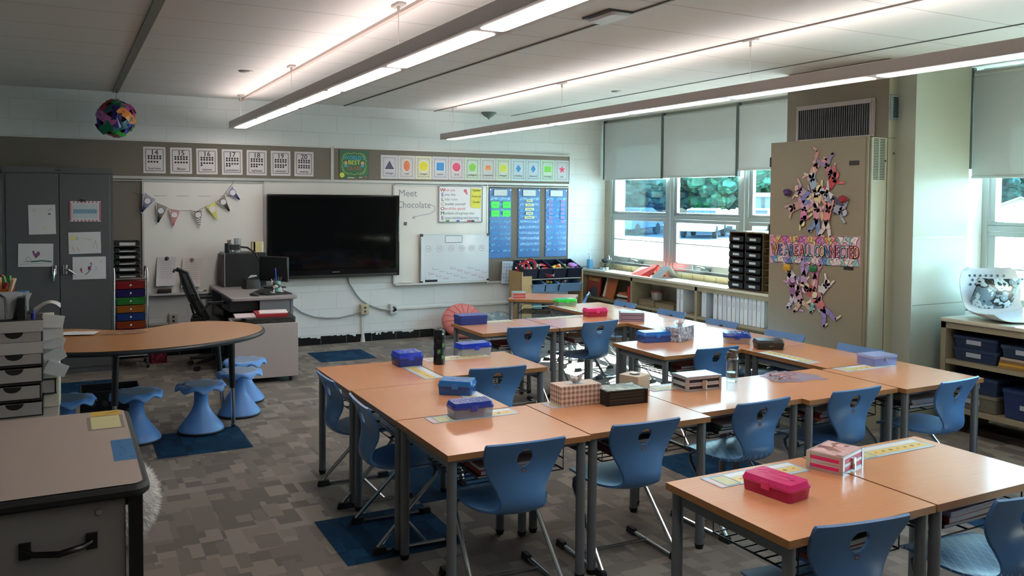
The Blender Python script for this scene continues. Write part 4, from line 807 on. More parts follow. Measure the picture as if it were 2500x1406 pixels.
for a, z, g in ((-70, .125, '3'), (-115, .085, '7'), (-75, .05, '2')):
    ca, sa = math.cos(rad(a)), math.sin(rad(a)); A = Art(b, (ca*.0362, sa*.0362, z), (-sa, ca, .25), (.0, -.0, 1)); A.rect(-.012, -.014, .012, .014, 0, .001); A.text(g, 0, -.009, .024, 1, .0018)
A = Art(b, (math.cos(rad(-75))*.037, math.sin(rad(-75))*.037, .195), (.26, .0, 0), (0, 0, 1)); A.disc(0, 0, .007, 2, .001)
b.obj('print', [mat('2c5a30', .4), mat('7fe05a', .4), mat('c8ccc8', .4)], t, smooth=0)
# bag of crayons
t = thing('plastic_bag', 'crumpled clear plastic bag holding orange crayons', 'bag', (3.80, 3.61, ZD), rad(-12))
b = MB(); q = random.Random(4); nx, ny = 14, 8; vs = []
for s in (0, 1):
    for i in range(nx+1):
        for j in range(ny+1):
            u = -1+2*i/nx; v = -1+2*j/ny; h = max(0, (1-abs(u)**3)*(1-abs(v)**3)); z = .002+s*(.018+.022*max(0, .5-u)*1.1)*h*(.75+.5*q.random()); vs.append((u*.17+.012*math.sin(v*5), v*.09*(1-.18*u)+.01*math.sin(u*6), z))
k = (nx+1)*(ny+1); b.add(vs, [(s*k+i*(ny+1)+j, s*k+(i+1)*(ny+1)+j, s*k+(i+1)*(ny+1)+j+1, s*k+i*(ny+1)+j+1) for s in (0, 1) for i in range(nx) for j in range(ny)]); b.obj('bag_film', plastic('d3cfe0', .72), t)
b = MB(); cs = ['b5402a', 'c9572f', 'd98a7a', '5a2f26', '3a3a30', 'c04a4a']
for k in range(26): a = q.uniform(0, PI); x = q.uniform(-.135, .0); y = q.uniform(-.06, .05); L_ = .035; b.tube([(x-L_*math.cos(a), y-L_*math.sin(a)*.6, .008+q.random()*.014), (x+L_*math.cos(a), y+L_*math.sin(a)*.6, .008+q.random()*.014)], .0048, 6, k % 6)
b.obj('crayons', [mat(c, .5) for c in cs], t)['kind'] = 'stuff'
# books in the desk baskets
def basket_books(x, y, rz, cols, label):
    z = ZD-.150; ca, sa = math.cos(rz), math.sin(rz)
    for k, (c, th, w) in enumerate(cols):
        b = MB(); b.box(-w/2, -.13, 0, w/2, .12, th, 0); b.box(-w/2+.004, -.1305, .003, w/2-.004, -.122, th-.003, 1)
        o = b.obj('workbook', [mat(c, .5), mat('cfc9c4', .7)], None, (x, y, z), rz+R.uniform(-.05, .05), smooth=0); z += th+.0005
        tag(o, label % {'8c2028': 'dark red', '23262c': 'black', 'b9a7c8': 'pale lilac', '2e6a4e': 'green', 'c46a50': 'orange', '3d6aa0': 'blue', 'd8d0cc': 'off-white', '6a4a3a': 'brown', 'c9a0a8': 'pink'}[c], 'book', 'workbooks in the baskets under the desks')
basket_books(3.0, 2.09, 0, [('23262c', .014, .34), ('8c2028', .022, .30), ('b9a7c8', .02, .29)], '%s workbook in the basket of the glaring front right desk')
basket_books(2.3, 2.09, 0, [('3d6aa0', .012, .30), ('8c2028', .012, .30), ('23262c', .02, .30)], '%s workbook in the basket of the nearest desk')
basket_books(1.70, 3.34, 0, [('23262c', .012, .32), ('8c2028', .022, .30), ('d8d0cc', .012, .29)], '%s workbook in the basket of the near left corner desk')
basket_books(1.58, 4.08, -PI/2, [('2e6a4e', .012, .32), ('8c2028', .035, .3), ('23262c', .012, .28)], '%s workbook in the basket of the second desk on the left edge')
basket_books(1.58, 4.77, -PI/2, [('23262c', .015, .30), ('8c2028', .03, .28)], '%s workbook in the basket of the far left corner desk')
basket_books(2.40, 3.35, 0, [('8c2028', .03, .32), ('d8d0cc', .012, .30), ('23262c', .02, .3)], '%s workbook under the desk with the checkered tissue box')
basket_books(3.10, 3.42, 0, [('23262c', .02, .34), ('2e6a4e', .012, .30), ('d8d0cc', .012, .25)], '%s workbook under the desk with the striped case')
basket_books(3.78, 3.38, 0, [('c46a50', .012, .34), ('8c2028', .025, .32), ('d8d0cc', .012, .3)], '%s workbook under the desk with the bag of crayons')
basket_books(4.48, 3.34, 0, [('23262c', .02, .34), ('c9a0a8', .012, .30), ('d8d0cc', .014, .3)], '%s workbook under the near right corner desk')
basket_books(3.87, 4.72, 0, [('2e6a4e', .014, .32), ('6a4a3a', .014, .32), ('8c2028', .02, .26)], '%s workbook under the desk with the silver tissue box')
basket_books(3.19, 6.09, 0, [('23262c', .02, .34), ('8c2028', .012, .3)], '%s workbook under the desk with the plain dark blue box')
basket_books(3.89, 6.09, 0, [('8c2028', .03, .3), ('d8d0cc', .012, .3)], '%s workbook under the back-row desk with the pink box')
# ---------------------------------------------------------------- left side: storage cabinet, rolling cart
CABG = mat('55585a', .5, .25, .03)
t = thing('metal_cabinet', 'tall grey two-door metal cabinet with drawings stuck on its doors', 'cabinet', (-.055, 9.30, 0))
b = MB(); b.box(-.457, -.26, 0, .457, .3, 1.955); b.box(-.46, -.275, 1.905, .46, -.26, 1.957); b.box(-.46, -.275, 0, -.435, -.26, 1.91); b.box(.435, -.275, 0, .46, -.26, 1.91); b.box(-.46, -.275, 0, .46, -.26, .05); b.obj('cabinet_body', CABG, t)
for s, n in ((-1, 'cabinet_door'), (1, 'cabinet_door')):
    b = MB(); b.box(min(s*.003, s*.433), -.283, .053, max(s*.003, s*.433), -.262, 1.90); d_ = b.obj(n, CABG, t, bev=.003)
    b = MB(); b.rr(s*.045, -.29, .955, .04, .014, .085, .01); 
    if s < 0: b.tube([(-.045, -.30, 1.0), (-.047, -.315, .97), (-.050, -.31, .89)], [.013, .012, .007])
    else: b.tube([(.045, -.30, 1.0), (.075, -.318, .995), (.14, -.315, .945)], [.013, .012, .006])
    b.obj('door_handle', CHROME, d_)
b = MB(); b.box(-.03, -.279, 1.925, .02, -.2755, 1.94); b.obj('maker_plate', mat('2c2d2e', .5), t)
def drawing(x, z, w, h, tilt, label, fn, cols, name='drawing'):
    b = MB(); b.box(-w/2, -.0015, -h/2, w/2, 0, h/2, 0); A = Art(b, (0, -.0015, 0), (1,0,0), (0,0,1)); fn(A)
    tag(b.obj(name, [mat(c, .7, var=.03) for c in ['c9c9c9']+cols], None, (x, 9.014, z), rot=(0, rad(tilt), 0), smooth=0), label, 'drawing')
def d1(A): A.line([(.05, .08), (.07, .1), (.085, .09)], .004, 1); A.poly([(.045, .045), (.075, .045), (.062, .065)], 2); A.disc(.02, -.08, .012, 3); A.line([(-.07, .09), (-.06, .08), (-.05, .1)], .002, 1)
drawing(-.195, 1.468, .222, .275, -1, 'portrait pencil drawing with a small blue mark, upper left cabinet door', d1, ['70747a', '3f5f7a', 'c6c890'])
def d2(A): A.poly([(-.005, .01), (.02, .04), (.035, .02), (.03, .0), (0, -.03), (-.02, .005), (-.03, .035), (-.015, .045)], 1); A.line([(-.04, -.06), (.05, -.052), (.13, -.06)], .012, 2); A.line([(-.14, -.085), (.13, -.07)], .003, 3); A.disc(-.06, -.035, .02, 3); A.disc(-.06, -.035, .016, 0, .002); A.line([(-.10, -.06), (-.03, -.06)], .006, 3)
drawing(-.25, 1.137, .285, .215, 1, 'wide drawing of a purple heart above a green line, lower left cabinet door', d2, ['7a4a6a', '2f5a44', '8a8f94'])
def d3(A): A.disc(-.10, .05, .024, 1, ry=.018); A.line([(-.07, .06), (-.055, .045), (-.07, .03)], .005, 3); A.line([(-.02, .04), (.07, .028)], .006, 4); A.line([(-.11, -.03), (-.09, -.08)], .012, 2); A.line([(-.07, -.04), (-.045, -.08)], .01, 2); A.line([(.07, -.05), (.09, .02), (.11, -.06)], .003, 3)
drawing(.158, 1.245, .275, .205, -1, 'wide drawing with a yellow blot, middle of the right cabinet door', d3, ['d0cc6a', 'd0a9a4', '8c9090', 'b5b094'])
def d4(A): A.rect(-.012, -.02, .015, .015, 1); A.line([(-.035, -.065), (0, -.03), (.01, .0), (.02, .04)], .010, 2); A.line([(-.075, -.03), (-.07, .0), (-.065, -.045)], .008, 3); A.line([(.045, .02), (.06, .0), (.05, -.03)], .004, 4); A.disc(.1, .06, .006, 4); A.disc(.015, .045, .008, 3)
drawing(.195, 1.005, .285, .215, 0, 'wide drawing with red, pink and purple figures, bottom of the right cabinet door', d4, ['6a1f34', '8a6a9a', 'c4506a', '8a8f8f'])
def d5(A): A.frame(-.125, -.088, .125, .088, .014, 1); A.rect(-.105, -.068, .105, .07, 2); A.rect(-.1, -.02, .1, .02, 3, .002); [A.line([(-.1+.028*k, -.06), (-.1+.028*k, .06)], .003, 4, .0025) for k in range(8)]; [A.rect(-.12+.032*k, .080, -.105+.032*k, .095, 5, .003) for k in range(8)]; [A.rect(-.12+.032*k, -.095, -.105+.032*k, -.080, 5, .003) for k in range(8)]
drawing(.165, 1.545, .265, .195, 0, 'laminated calendar sheet with a red and white border under a dark clip', d5, ['b56a72', 'b9c2c8', '6f93a8', '93a6b0', 'd6d0d0'], 'calendar_sheet')
t = thing('paper_clip', 'dark magnetic clip holding the red-bordered sheet on the cabinet', 'clip', (.15, 9.012, 1.647)); b = MB(); b.rr(0, -.008, -.008, .045, .016, .022, .004); b.obj('clip_body', mat('26332c', .4), t)
b = MB(); b.tube([(-.012, -.012, .012), (0, -.014, .022), (.012, -.012, .012)], .003); b.obj('lever', CHROME, t)
# rainbow drawer cart
t = thing('drawer_cart', 'rolling chrome-framed cart of translucent coloured drawers beside the grey cabinet', 'drawer cart', (.555, 9.22, 0))
b = MB()
for sx in (-.145, .15):
    b.tube([(sx, -.19, .09), (sx, -.19, .93), (sx, -.15, .985), (sx, .10, .985), (sx, .15, .93), (sx, .15, .09)], .009); b.tube([(sx, -.19, .12), (sx, .15, .12)], .007)
b.tube([(-.145, -.19, .885), (.15, -.19, .885)], .006); b.tube([(-.145, .15, .885), (.15, .15, .885)], .006); b.tube([(-.145, -.19, .13), (.15, -.19, .13)], .007)
for sx in (-.145, .15): b.box(sx-.006, -.18, .865, sx+.006, .15, .877)
b.obj('frame', CHROME, t)
for sx in (-.145, .15):
    for sy in (-.19, .15):
        b = MB(); b.lathe([(.028, -.012), (.03, 0), (.028, .012)], 14); b.obj('caster', BLACK, t, (sx, sy, .031), rot=(0, PI/2, 0))
        b = MB(); b.tube([(0, 0, .03), (0, 0, .09)], .008); b.obj('caster_stem', CHROME, t, (sx, sy, 0))
for k, c in enumerate(('8a1c1e', '2a1f5c', '2e7a36', '9a5a1c', '1f3f80', '8f3a18', '5a2a6a', 'a08a20', '7a1c30')):
    z = .865-.078*(k+1); b = MB(); b.rr(0, 0, z, .255, .335, .066, .006, taper=1.03); b.box(-.135, -.178, z+.060, .135, .165, .070+z); o = b.obj('drawer', plastic(c, .12, .3), t)
    b = MB(); b.sph((0, -.182, z+.036), .009); b.tube([(-.006, -.182, z+.026), (.006, -.184, z+.044)], .005); b.obj('knob', mat('e8e6e2', .3), o)
for k in range(6):
    z = .895+k*.062; b = MB(); b.box(-.125, -.15, z, .10, .12, z+.004); b.box(-.125, -.15, z, -.121, .12, z+.045); b.box(.096, -.15, z, .10, .12, z+.045); b.box(-.125, .116, z, .10, .12, z+.045); b.box(-.125, -.15, z, -.085, -.146, z+.04); b.box(.06, -.15, z, .10, -.146, z+.04)
    o = b.obj('letter_tray', mat('17191b', .35), None, (.545, 9.22, 0), bev=.002); tag(o, 'black letter tray on the drawer cart, %s' % ['bottom of its stack', 'second from the bottom', 'third from the bottom', 'third from the top', 'second from the top', 'topmost of its stack'][k], 'letter tray', 'stack of black letter trays')
    b = MB(); b.box(-.09, -.13, z+.0045, .085, .10, z+.014+.01*(k % 2)); tag(b.obj('paper_stack', mat('b9b7b6', .8), None, (.548, 9.21, 0), smooth=0), 'paper pile in the letter tray, %s' % ['lowest level', 'second level up', 'third level up', 'fourth level up', 'fifth level up', 'top level'][k], 'paper stack', 'papers in the black letter trays')
t = thing('tote_bag', 'small crimson glittery bag on the floor under the kidney table', 'bag', (.82, 9.28, 0)); b = MB(); b.rr(0, 0, 0, .17, .12, .16, .03, taper=.92); b.obj('bag_body', patch_mat('crimson_sequins', ['5c1024', '7a1a34', '3a0a18', '8c2a48'], 60, .3), t); b = MB(); b.tube([(-.05, -.05, .15), (-.03, -.06, .22), (.03, -.06, .22), (.05, -.05, .15)], .006); b.obj('handle', mat('2a0a14', .6), t)

# ---------------------------------------------------------------- kidney table and wobble stools
t = thing('kidney_table', 'kidney-shaped wood-topped table with black edge and splayed legs', 'table', (.41, 6.40, 0)); K = 72; P = []
for k in range(K):
    a = 2*PI*k/K; x = .875*math.cos(a); y = (.66 if math.sin(a) < 0 else .64)*math.sin(a)
    x *= 1-.0*abs(y); y -= .40*math.exp(-(x/.34)**2) if math.sin(a) > 0 else 0; y = y*1.0+.02*math.cos(a)**2
    P.append((x, y))
b = MB(); b.prism([(x*.992, y*.99) for x, y in P], .712, .731, 1, mt=0); b.obj('tabletop', [mat('a4703f', .32, var=.06, scale=3, stretch=(1, 30, 1)), BLACK], t)
b = MB(); b.tube([(x, y, .714) for x, y in P], .0145, 8, closed=True); b.obj('edge_band', mat('1c2328', .35), t)
for lx, ly, fx, fy in ((.60, -.30, .67, .03), (-.13, -.36, -.15, -.38), (-.62, -.20, -.66, -.24), (.60, .38, .66, .42)):
    b = MB(); b.tube([(lx, ly, .70), (lx+(fx-lx)*.55, ly+(fy-ly)*.55, .33)], .021, 12); b.cb(lx, ly, .69, .10, .10, .02); l = b.obj('leg', mat('16191c', .4), t)
    b = MB(); b.tube([(lx+(fx-lx)*.5, ly+(fy-ly)*.5, .36), (fx, fy, .02)], .0155, 12); b.obj('leg_tube', CHROME, l)
    b = MB(); b.cyl(fx, fy, 0, .022, .016, 12, r2=.02); b.obj('foot_glide', CHROME, l)
b = MB(); b.box(-.60, -.30, .69, .60, -.26, .711); b.box(-.62, .30, .69, .62, .34, .711); b.tube([(-.60, -.2, .40), (-.60, .38, .55)], .015); b.tube([(-.60, .38, .70), (-.66, .42, .01)], .018); b.obj('apron', BLACK, t)
STB = mat('5b8fd0', .42, var=.05, scale=200); STD = mat('6c7f96', .6, var=.06, scale=300)
def make_stool():
    t = thing('wobble_stool', 'x', 'stool'); b = MB()
    b.lathe([(.150, .014), (.158, .022), (.152, .04), (.125, .075), (.09, .12), (.062, .165), (.050, .20), (.047, .24), (.048, .30), (.058, .325)], 36, cap=False); b.obj('pedestal', STB, t, smooth=60)
    b = MB(); b.lathe([(.06, .0), (.13, .003), (.158, .010), (.160, .016), (.155, .022)], 36); b.obj('base_pad', mat('3a3d42', .8), t)
    b = MB(); n = 64; rings = []
    for r_, z in ((.05, .322), (.12, .328), (.172, .326), (.178, .333), (.175, .345), (.15, .352), (.13, .350)):
        g = []
        for k in range(n):
            a = 2*PI*k/n; w = .5+.5*math.cos(a*8); e = max(0, (r_-.11)/.068); g.append((r_*(1-.04*(1-w)*e)*math.cos(a), r_*(1-.04*(1-w)*e)*math.sin(a), z-.030*e**2*w*(1 if z < .34 else .8)))
        rings.append(g)
    b.add([p for g in rings for p in g], [(i*n+k, i*n+(k+1) % n, (i+1)*n+(k+1) % n, (i+1)*n+k) for i in range(6) for k in range(n)]); b.obj('seat', STB, t, smooth=60)
    b = MB(); b.lathe([(.001, .348), (.10, .3485), (.13, .350), (.132, .347)], 36); b.obj('seat_pad', STD, t, smooth=60); return t
st0 = make_stool()
for k, (x, y, l) in enumerate(((.85, 6.40, 'blue wobble stool standing alone in the middle, left of the chrome table leg'), (.42, 6.33, 'blue wobble stool half hidden by the corner of the grey desk'), (1.18, 6.76, 'front blue wobble stool of the pair at the right end of the kidney table'), (1.30, 7.20, 'rear blue wobble stool of the pair, nearest the white pedestal'), (.0, 6.32, 'leftmost blue wobble stool, partly behind the paper trays'))):
    o = st0 if k == 0 else dup(st0, (x, y, 0), rad(R.uniform(0, 40))); o.location = (x, y, 0); o['label'] = l; o['group'] = 'blue wobble stools around the kidney table'
b = MB(); q = random.Random(3); n = 9
for dx, dy, w, h, a in ((0, 0, .2, .14, .2), (.10, -.05, .22, .15, -.3)):
    b.add([(dx+u*w*math.cos(a)-v*h*math.sin(a), dy+u*w*math.sin(a)+v*h*math.cos(a), .001+.004*(dx > 0)+.006*abs(u*v)) for u, v in ((-.5,-.5),(.5,-.5),(.5,.5),(-.5,.5))], [(0,1,2,3)])
tag(b.obj('loose_papers', mat('cfccca', .8), None, (-.02, 6.62, .733), smooth=0), 'white sheets lying on the left end of the kidney table', 'paper sheet')
b = MB(); b.add([(.16*math.cos(a), .06*math.sin(a), .001) for a in [2*PI*k/18 for k in range(18)]], [tuple(range(18))], 0); A = Art(b, (0, 0, .001), (1,0,0), (0,1,0))
for k in range(14): u = q.uniform(-.12, .1); v = q.uniform(-.035, .035); A.line([(u, v), (u+q.uniform(-.04, .04), v+q.uniform(-.01, .012))], .007, 1+k % 3)
tag(b.obj('clear_sheet', [mat('a07a5c', .25), mat('c9c2bc', .4), mat('8a6f62', .4), mat('b8a898', .4)], None, (.36, 6.50, .7325), smooth=0), 'thin scrap with pale marks in the middle of the kidney table', 'paper sheet')
t = thing('storage_crate', 'black crate with round holes on the floor behind the stools', 'crate', (.28, 6.95, 0)); b = MB(); b.box(-.2, -.15, 0, .2, .15, .02)
for s in (-1, 1): b.box(-.2, min(s*.15, s*.14), 0, .2, max(s*.15, s*.14), .27); b.box(min(s*.2, s*.19), -.15, 0, max(s*.2, s*.19), .15, .27)
b.obj('crate_body', mat('0d0e10', .5), t, bev=.003)
for k in range(4):
    for j in range(2): b = MB(); b.add([(-.12+k*.08+.022*math.cos(2*PI*i/12), -.1512, .11+j*.07+.022*math.sin(2*PI*i/12)) for i in range(12)], [tuple(range(12))]); b.obj('round_hole', mat('4c4a48', .8), t, smooth=0)

# ---------------------------------------------------------------- teacher's corner
GRT = mat('8f8988', .4, var=.05, scale=200); GRP = mat('777a7e', .5, var=.03)
t = thing('teacher_desk', 'grey teacher desk against the board wall, front end panel facing the room', 'desk', (1.36, 8.20, 0))
b = MB(); b.rr(.31, .68, .715, .62, 1.40, .03, .03); b.obj('desktop', GRT, t, bev=.006)
b = MB(); b.box(.27, .03, .0, .56, .06, .715); b.obj('end_panel', GRP, t); b = MB(); b.box(.555, .03, 0, .585, 1.36, .715); b.obj('side_panel', GRP, t); b = MB(); b.box(.02, 1.3, 0, .56, 1.36, .715); b.obj('back_panel', GRP, t)
b = MB(); b.box(.0, .10, .60, .27, .55, .712); b.obj('drawer', mat('17181a', .5), t, bev=.004); b = MB(); b.box(.03, .62, .02, .5, 1.28, .55); b.obj('pedestal', mat('1a1b1d', .5), t)
t = thing('office_chair', 'black mesh-back office chair on casters at the teacher desk', 'office chair', (1.33, 8.82, 0), rad(-86))
MESH = plastic('2a2d30', .35, .6)
b = MB(); vs = []; n, m_ = 8, 6
for i in range(n+1):
    z = .50+.46*i/n; w = .22-.03*(i/n)**2; yb = -.17-.03*math.sin(i/n*PI)-.19*(i/n)
    for j in range(m_+1): u = -1+2*j/m_; vs.append((u*w, yb+.04*u*u, z))
b.add(vs, [(i*(m_+1)+j, i*(m_+1)+j+1, (i+1)*(m_+1)+j+1, (i+1)*(m_+1)+j) for i in range(n) for j in range(m_)]); b.obj('back_mesh', MESH, t)
b = MB(); b.tube([(-.22, -.13, .50), (-.215, -.22, .7), (-.19, -.32, .96), (0, -.37, .985), (.19, -.32, .96), (.215, -.22, .7), (.22, -.13, .50)], .019, 8); b.tube([(0, -.36, .97), (0, -.405, .98), (0, -.41, .955)], .013, 8); b.tube([(-.22, -.18, .50), (0, -.24, .48), (.22, -.18, .50)], .017); b.obj('back_frame', BLACK, t)
b = MB(); b.rr(0, .0, .42, .47, .46, .07, .10, taper=.97); b.obj('seat', mat('17181a', .9), t, bev=.01)
for s in (-1, 1): b = MB(); b.tube([(s*.22, -.02, .43), (s*.27, -.04, .48), (s*.275, -.17, .50), (s*.27, -.2, .60), (s*.26, -.14, .66), (s*.265, -.02, .665)], .013); b.rr(s*.265, -.07, .655, .06, .16, .025, .02); b.obj('armrest', BLACK, t)
b = MB(); b.cyl(0, 0, .08, .43, .028, 14); b.obj('gas_column', BLACK, t)
for k in range(5):
    a = 2*PI*k/5+.3; b = MB(); b.tube([(0, 0, .10), (.28*math.cos(a), .28*math.sin(a), .075)], [.026, .016]); l = b.obj('base_arm', BLACK, t)
    b = MB(); b.lathe([(.024, -.02), (.027, 0), (.024, .02)], 12); b.obj('caster', BLACK, l, (.28*math.cos(a), .28*math.sin(a), .0272), rot=(PI/2, 0, a))
t = thing('filing_box', 'black box-like cabinet standing on the back of the teacher desk', 'box', (1.68, 9.40, .745))
b = MB(); b.box(-.2, -.15, 0, .22, .15, .355); b.obj('box_body', mat('141517', .5), t, bev=.006); b = MB(); b.box(-.232, -.14, .01, -.203, .14, .34); b.obj('side_file', mat('3a3836', .6), t); b = MB(); b.box(-.215, -.155, 0, -.202, .15, .36); b.obj('trim_strip', STEEL, t)
for i, (x, w, h, c, l, nm_) in enumerate(((1.525, .075, .10, '26282a', 'dark pen pot with pens on top of the black box', 'pen_pot'), (1.62, .07, .15, 'b9bcbf', 'clear jar of silver clips on top of the black box', 'jar'))):
    t = thing(nm_, l, 'pot', (x, 9.36, 1.102)); b = MB(); b.cyl(0, 0, 0, h, w/2, 14); b.obj('pot_body', mat(c, .3) if i == 0 else plastic(c, .5), t)
    b = MB(); q = random.Random(i)
    for k in range(7): b.tube([(q.uniform(-.02, .02), q.uniform(-.02, .02), .01), (q.uniform(-.035, .035), q.uniform(-.02, .02), h*(1.35 if i == 0 else .5))], .004, 5, k % 3)
    b.obj('contents', [mat('8a4038', .5), mat('2a2b2d', .4), STEEL], t)
for k, (x, w, c) in enumerate(((1.785, .02, 'd0707a'), (1.815, .10, 'c9b784'), (1.872, .018, 'e2ddc0'))):
    b = MB(); b.box(x-w/2, 9.30, 1.1025, x+w/2, 9.40, 1.215); tag(b.obj('small_book', mat(c, .6), None, smooth=0, bev=.001), '%s on top of the black box' % ['slim pink book', 'tan square book', 'slim cream book'][k], 'book')
t = thing('desk_lamp', 'black gooseneck lamp arching in front of the black box', 'lamp', (1.80, 9.12, .745)); b = MB(); b.cyl(0, 0, 0, .02, .06, 20); b.obj('base', BLACK, t)
b = MB(); b.tube([(0, 0, .01), (.015, 0, .15), (.01, 0, .26), (-.04, 0, .36), (-.12, 0, .42), (-.2, .0, .43)], .010, 8); b.obj('gooseneck', BLACK, t); b = MB(); b.rr(-.25, 0, .40, .11, .07, .055, .015); b.obj('lamp_head', mat('1d2022', .4), t)
t = thing('desk_monitor', 'black computer monitor seen from its back beside the big screen', 'monitor', (1.93, 8.98, .745), rad(-50)); b = MB(); b.rr(0, 0, 0, .2, .16, .012, .03); b.tube([(0, .03, .01), (0, .03, .15)], .018); b.obj('stand', BLACK, t); b = MB(); b.box(-.19, -.015, .07, .17, .02, .33); b.obj('monitor_case', mat('101113', .45), t, bev=.01)
t = thing('document_camera', 'small black device with a white sticker at the front of the black box', 'device', (1.70, 9.02, .745), rad(10)); b = MB(); b.rr(0, 0, 0, .18, .12, .10, .02, taper=.85); b.obj('device_body', mat('141416', .4), t, bev=.004); b = MB(); b.add([(-.06, -.058, .115), (.04, -.058, .13), (.03, -.062, .145), (-.03, -.062, .145)], [(0,1,2,3)]); b.obj('sticker', mat('c9cac8', .5), t)
t = thing('keyboard', 'black keyboard on the teacher desk', 'keyboard', (1.72, 8.55, .745), rad(65)); b = MB(); b.rr(0, 0, 0, .42, .15, .018, .01); b.obj('case', mat('17181a', .5), t); b = MB()
for i in range(14):
    for j in range(5): b.cb(-.19+i*.0285, -.055+j*.026, .018, .022, .02, .006)
b.obj('keys', mat('222326', .5), t)
t = thing('computer_mouse', 'black mouse at the front edge of the teacher desk', 'mouse', (1.60, 8.33, .745), rad(40)); b = MB(); b.sph((0, 0, .008), .032, .055, .022, 16, 8); b.obj('mouse_body', BLACK, t)
b = MB(); b.rr(0, 0, 0, .26, .17, .012, .01); tag(b.obj('tablet_cover', mat('101012', .5), None, (1.82, 8.40, .745), rad(8)), 'flat black folder under the animal pen holder', 'folder')
t = thing('pen_holder', 'small white and black animal-shaped pen holder with a blue pen', 'pen holder', (1.83, 8.42, .758), rad(5))
b = MB(); b.rr(0, .01, 0, .12, .07, .008, .01); b.tube([(-.035, 0, .01), (-.03, 0, .07), (.01, 0, .08), (.035, 0, .06), (.04, 0, .01)], .010, 8); b.sph((-.035, 0, .10), .022, .018, .026, 10, 6); b.sph((.0, .0, .065), .04, .024, .025, 12, 6); b.tube([(-.05, 0, .115), (-.055, 0, .135)], .006); b.tube([(-.025, 0, .12), (-.02, 0, .14)], .006); b.obj('animal_figure', patch_mat('black_white_hide', ['d8d6d2', '1b1b1c', 'e0dedb', '2b2b2b'], 28, .4), t)
b = MB(); b.cyl(.015, .012, .01, .11, .026, 12); b.obj('cup', mat('7fb5a8', .4), t); b = MB(); b.tube([(.0, .01, .05), (-.01, .01, .24)], .005); b.obj('blue_pen', mat('1f4fc0', .4), t); b = MB()
for k in range(4): b.tube([(.01+.008*k, .012, .06), (.005+.016*k, .012, .145+.01*(k % 2))], .004)
b.obj('pens', mat('3a3c40', .5), t)
t = thing('rolling_pedestal', 'low white rolling pedestal cabinet at the end of the teacher desk', 'cabinet', (1.62, 8.06, 0), rad(-3)); b = MB(); b.box(-.28, -.26, .05, .28, .26, .545); b.obj('cabinet_body', mat('b3a9a5', .5, var=.02), t, bev=.004)
for sx in (-.22, .22):
    for sy in (-.2, .2): b = MB(); b.lathe([(.023, -.012), (.025, 0), (.023, .012)], 12); b.obj('caster', BLACK, t, (sx, sy, .0255), rot=(0, PI/2, 0)); b = MB(); b.cb(sx, sy, .03, .03, .04, .022); b.obj('caster_fork', BLACK, t)
t = thing('paper_tray', 'black woven tray on top of the white pedestal', 'tray', (1.66, 8.02, .547), rad(-3)); b = MB(); b.rr(0, 0, 0, .44, .42, .045, .02, taper=1.0); b.obj('tray_body', patch_mat('woven_black', ['1c1c1c', '2c2b29', '141414', '383632'], 90, .6), t)
for k, (x, y, w, d, h, c, l) in enumerate(((1.45, 8.02, .22, .26, .012, 'd6c4c6', 'white sheets at the left on the woven tray'), (1.66, 8.01, .28, .30, .03, '9c2028', 'red book beneath the white paper pile on the woven tray'))):
    b = MB(); b.box(-w/2, -d/2, 0, w/2, d/2, h); tag(b.obj(['loose_papers', 'red_book'][k], mat(c, .6), None, (x+.02, y, .5935), rad(-6), smooth=0, bev=.002), l, ['paper sheet', 'book'][k])
b = MB()
for k in range(4): b.add([(x*.24+.004*k, y*.24, .0012*k+z) for x, y in ((-.5,-.5),(.5,-.5),(.5,.5),(-.5,.5)) for z in (0, .001)], [(0,2,4,6),(1,3,5,7),(0,2,3,1),(2,4,5,3),(4,6,7,5),(6,0,1,7)])
tag(b.obj('paper_stack', mat('dccfd0', .8), None, (1.70, 8.01, .6240), rad(-8), smooth=0), 'white paper pile on the red book on the woven tray', 'paper stack')

# ---------------------------------------------------------------- the grey desk in the left foreground
DT = mat('a8978d', .55, var=.06, scale=120); T_ = .74
t = thing('metal_desk', 'grey-topped metal desk with black edge in the left foreground', 'desk', (-.545, 3.58, 0))
b = MB(); b.rr(0, 0, T_-.042, 1.53, 1.09, .042, .035, 1, mt=0); o = b.obj('desktop', [DT, BLACK], t); b = MB()
pts = []
for (qx, qy, a0) in ((1,1,0),(-1,1,90),(-1,-1,180),(1,-1,270)):
    for k in range(7): a = rad(a0+15*k); pts.append((qx*(.765-.035)+.038*math.cos(a), qy*(.545-.035)+.038*math.sin(a), T_-.0225))
b.tube(pts, .0205, 8, closed=True); b.obj('edge_band', mat('0a0a0b', .6), t)
for sx, sy in ((.742, -.52), (.742, .50), (-.72, -.5), (-.72, .5)): b = MB(); b.box(sx-.022, sy-.022, 0, sx+.022, sy+.022, T_-.035); b.obj('leg', mat('0b0c0d', .35), t, bev=.003)
b = MB(); b.box(-.70, -.52, T_-.09, .19, -.49, T_-.036); b.box(.705, -.48, T_-.09, .735, .48, T_-.036); b.box(-.735, -.48, T_-.09, -.705, .48, T_-.036); b.box(-.70, .49, T_-.09, .70, .52, T_-.036); b.obj('apron', mat('0b0c0d', .35), t)
b = MB(); b.box(.20, -.50, .08, .70, .45, T_-.045); b.obj('pedestal', mat('7a7776', .5, .1), t)
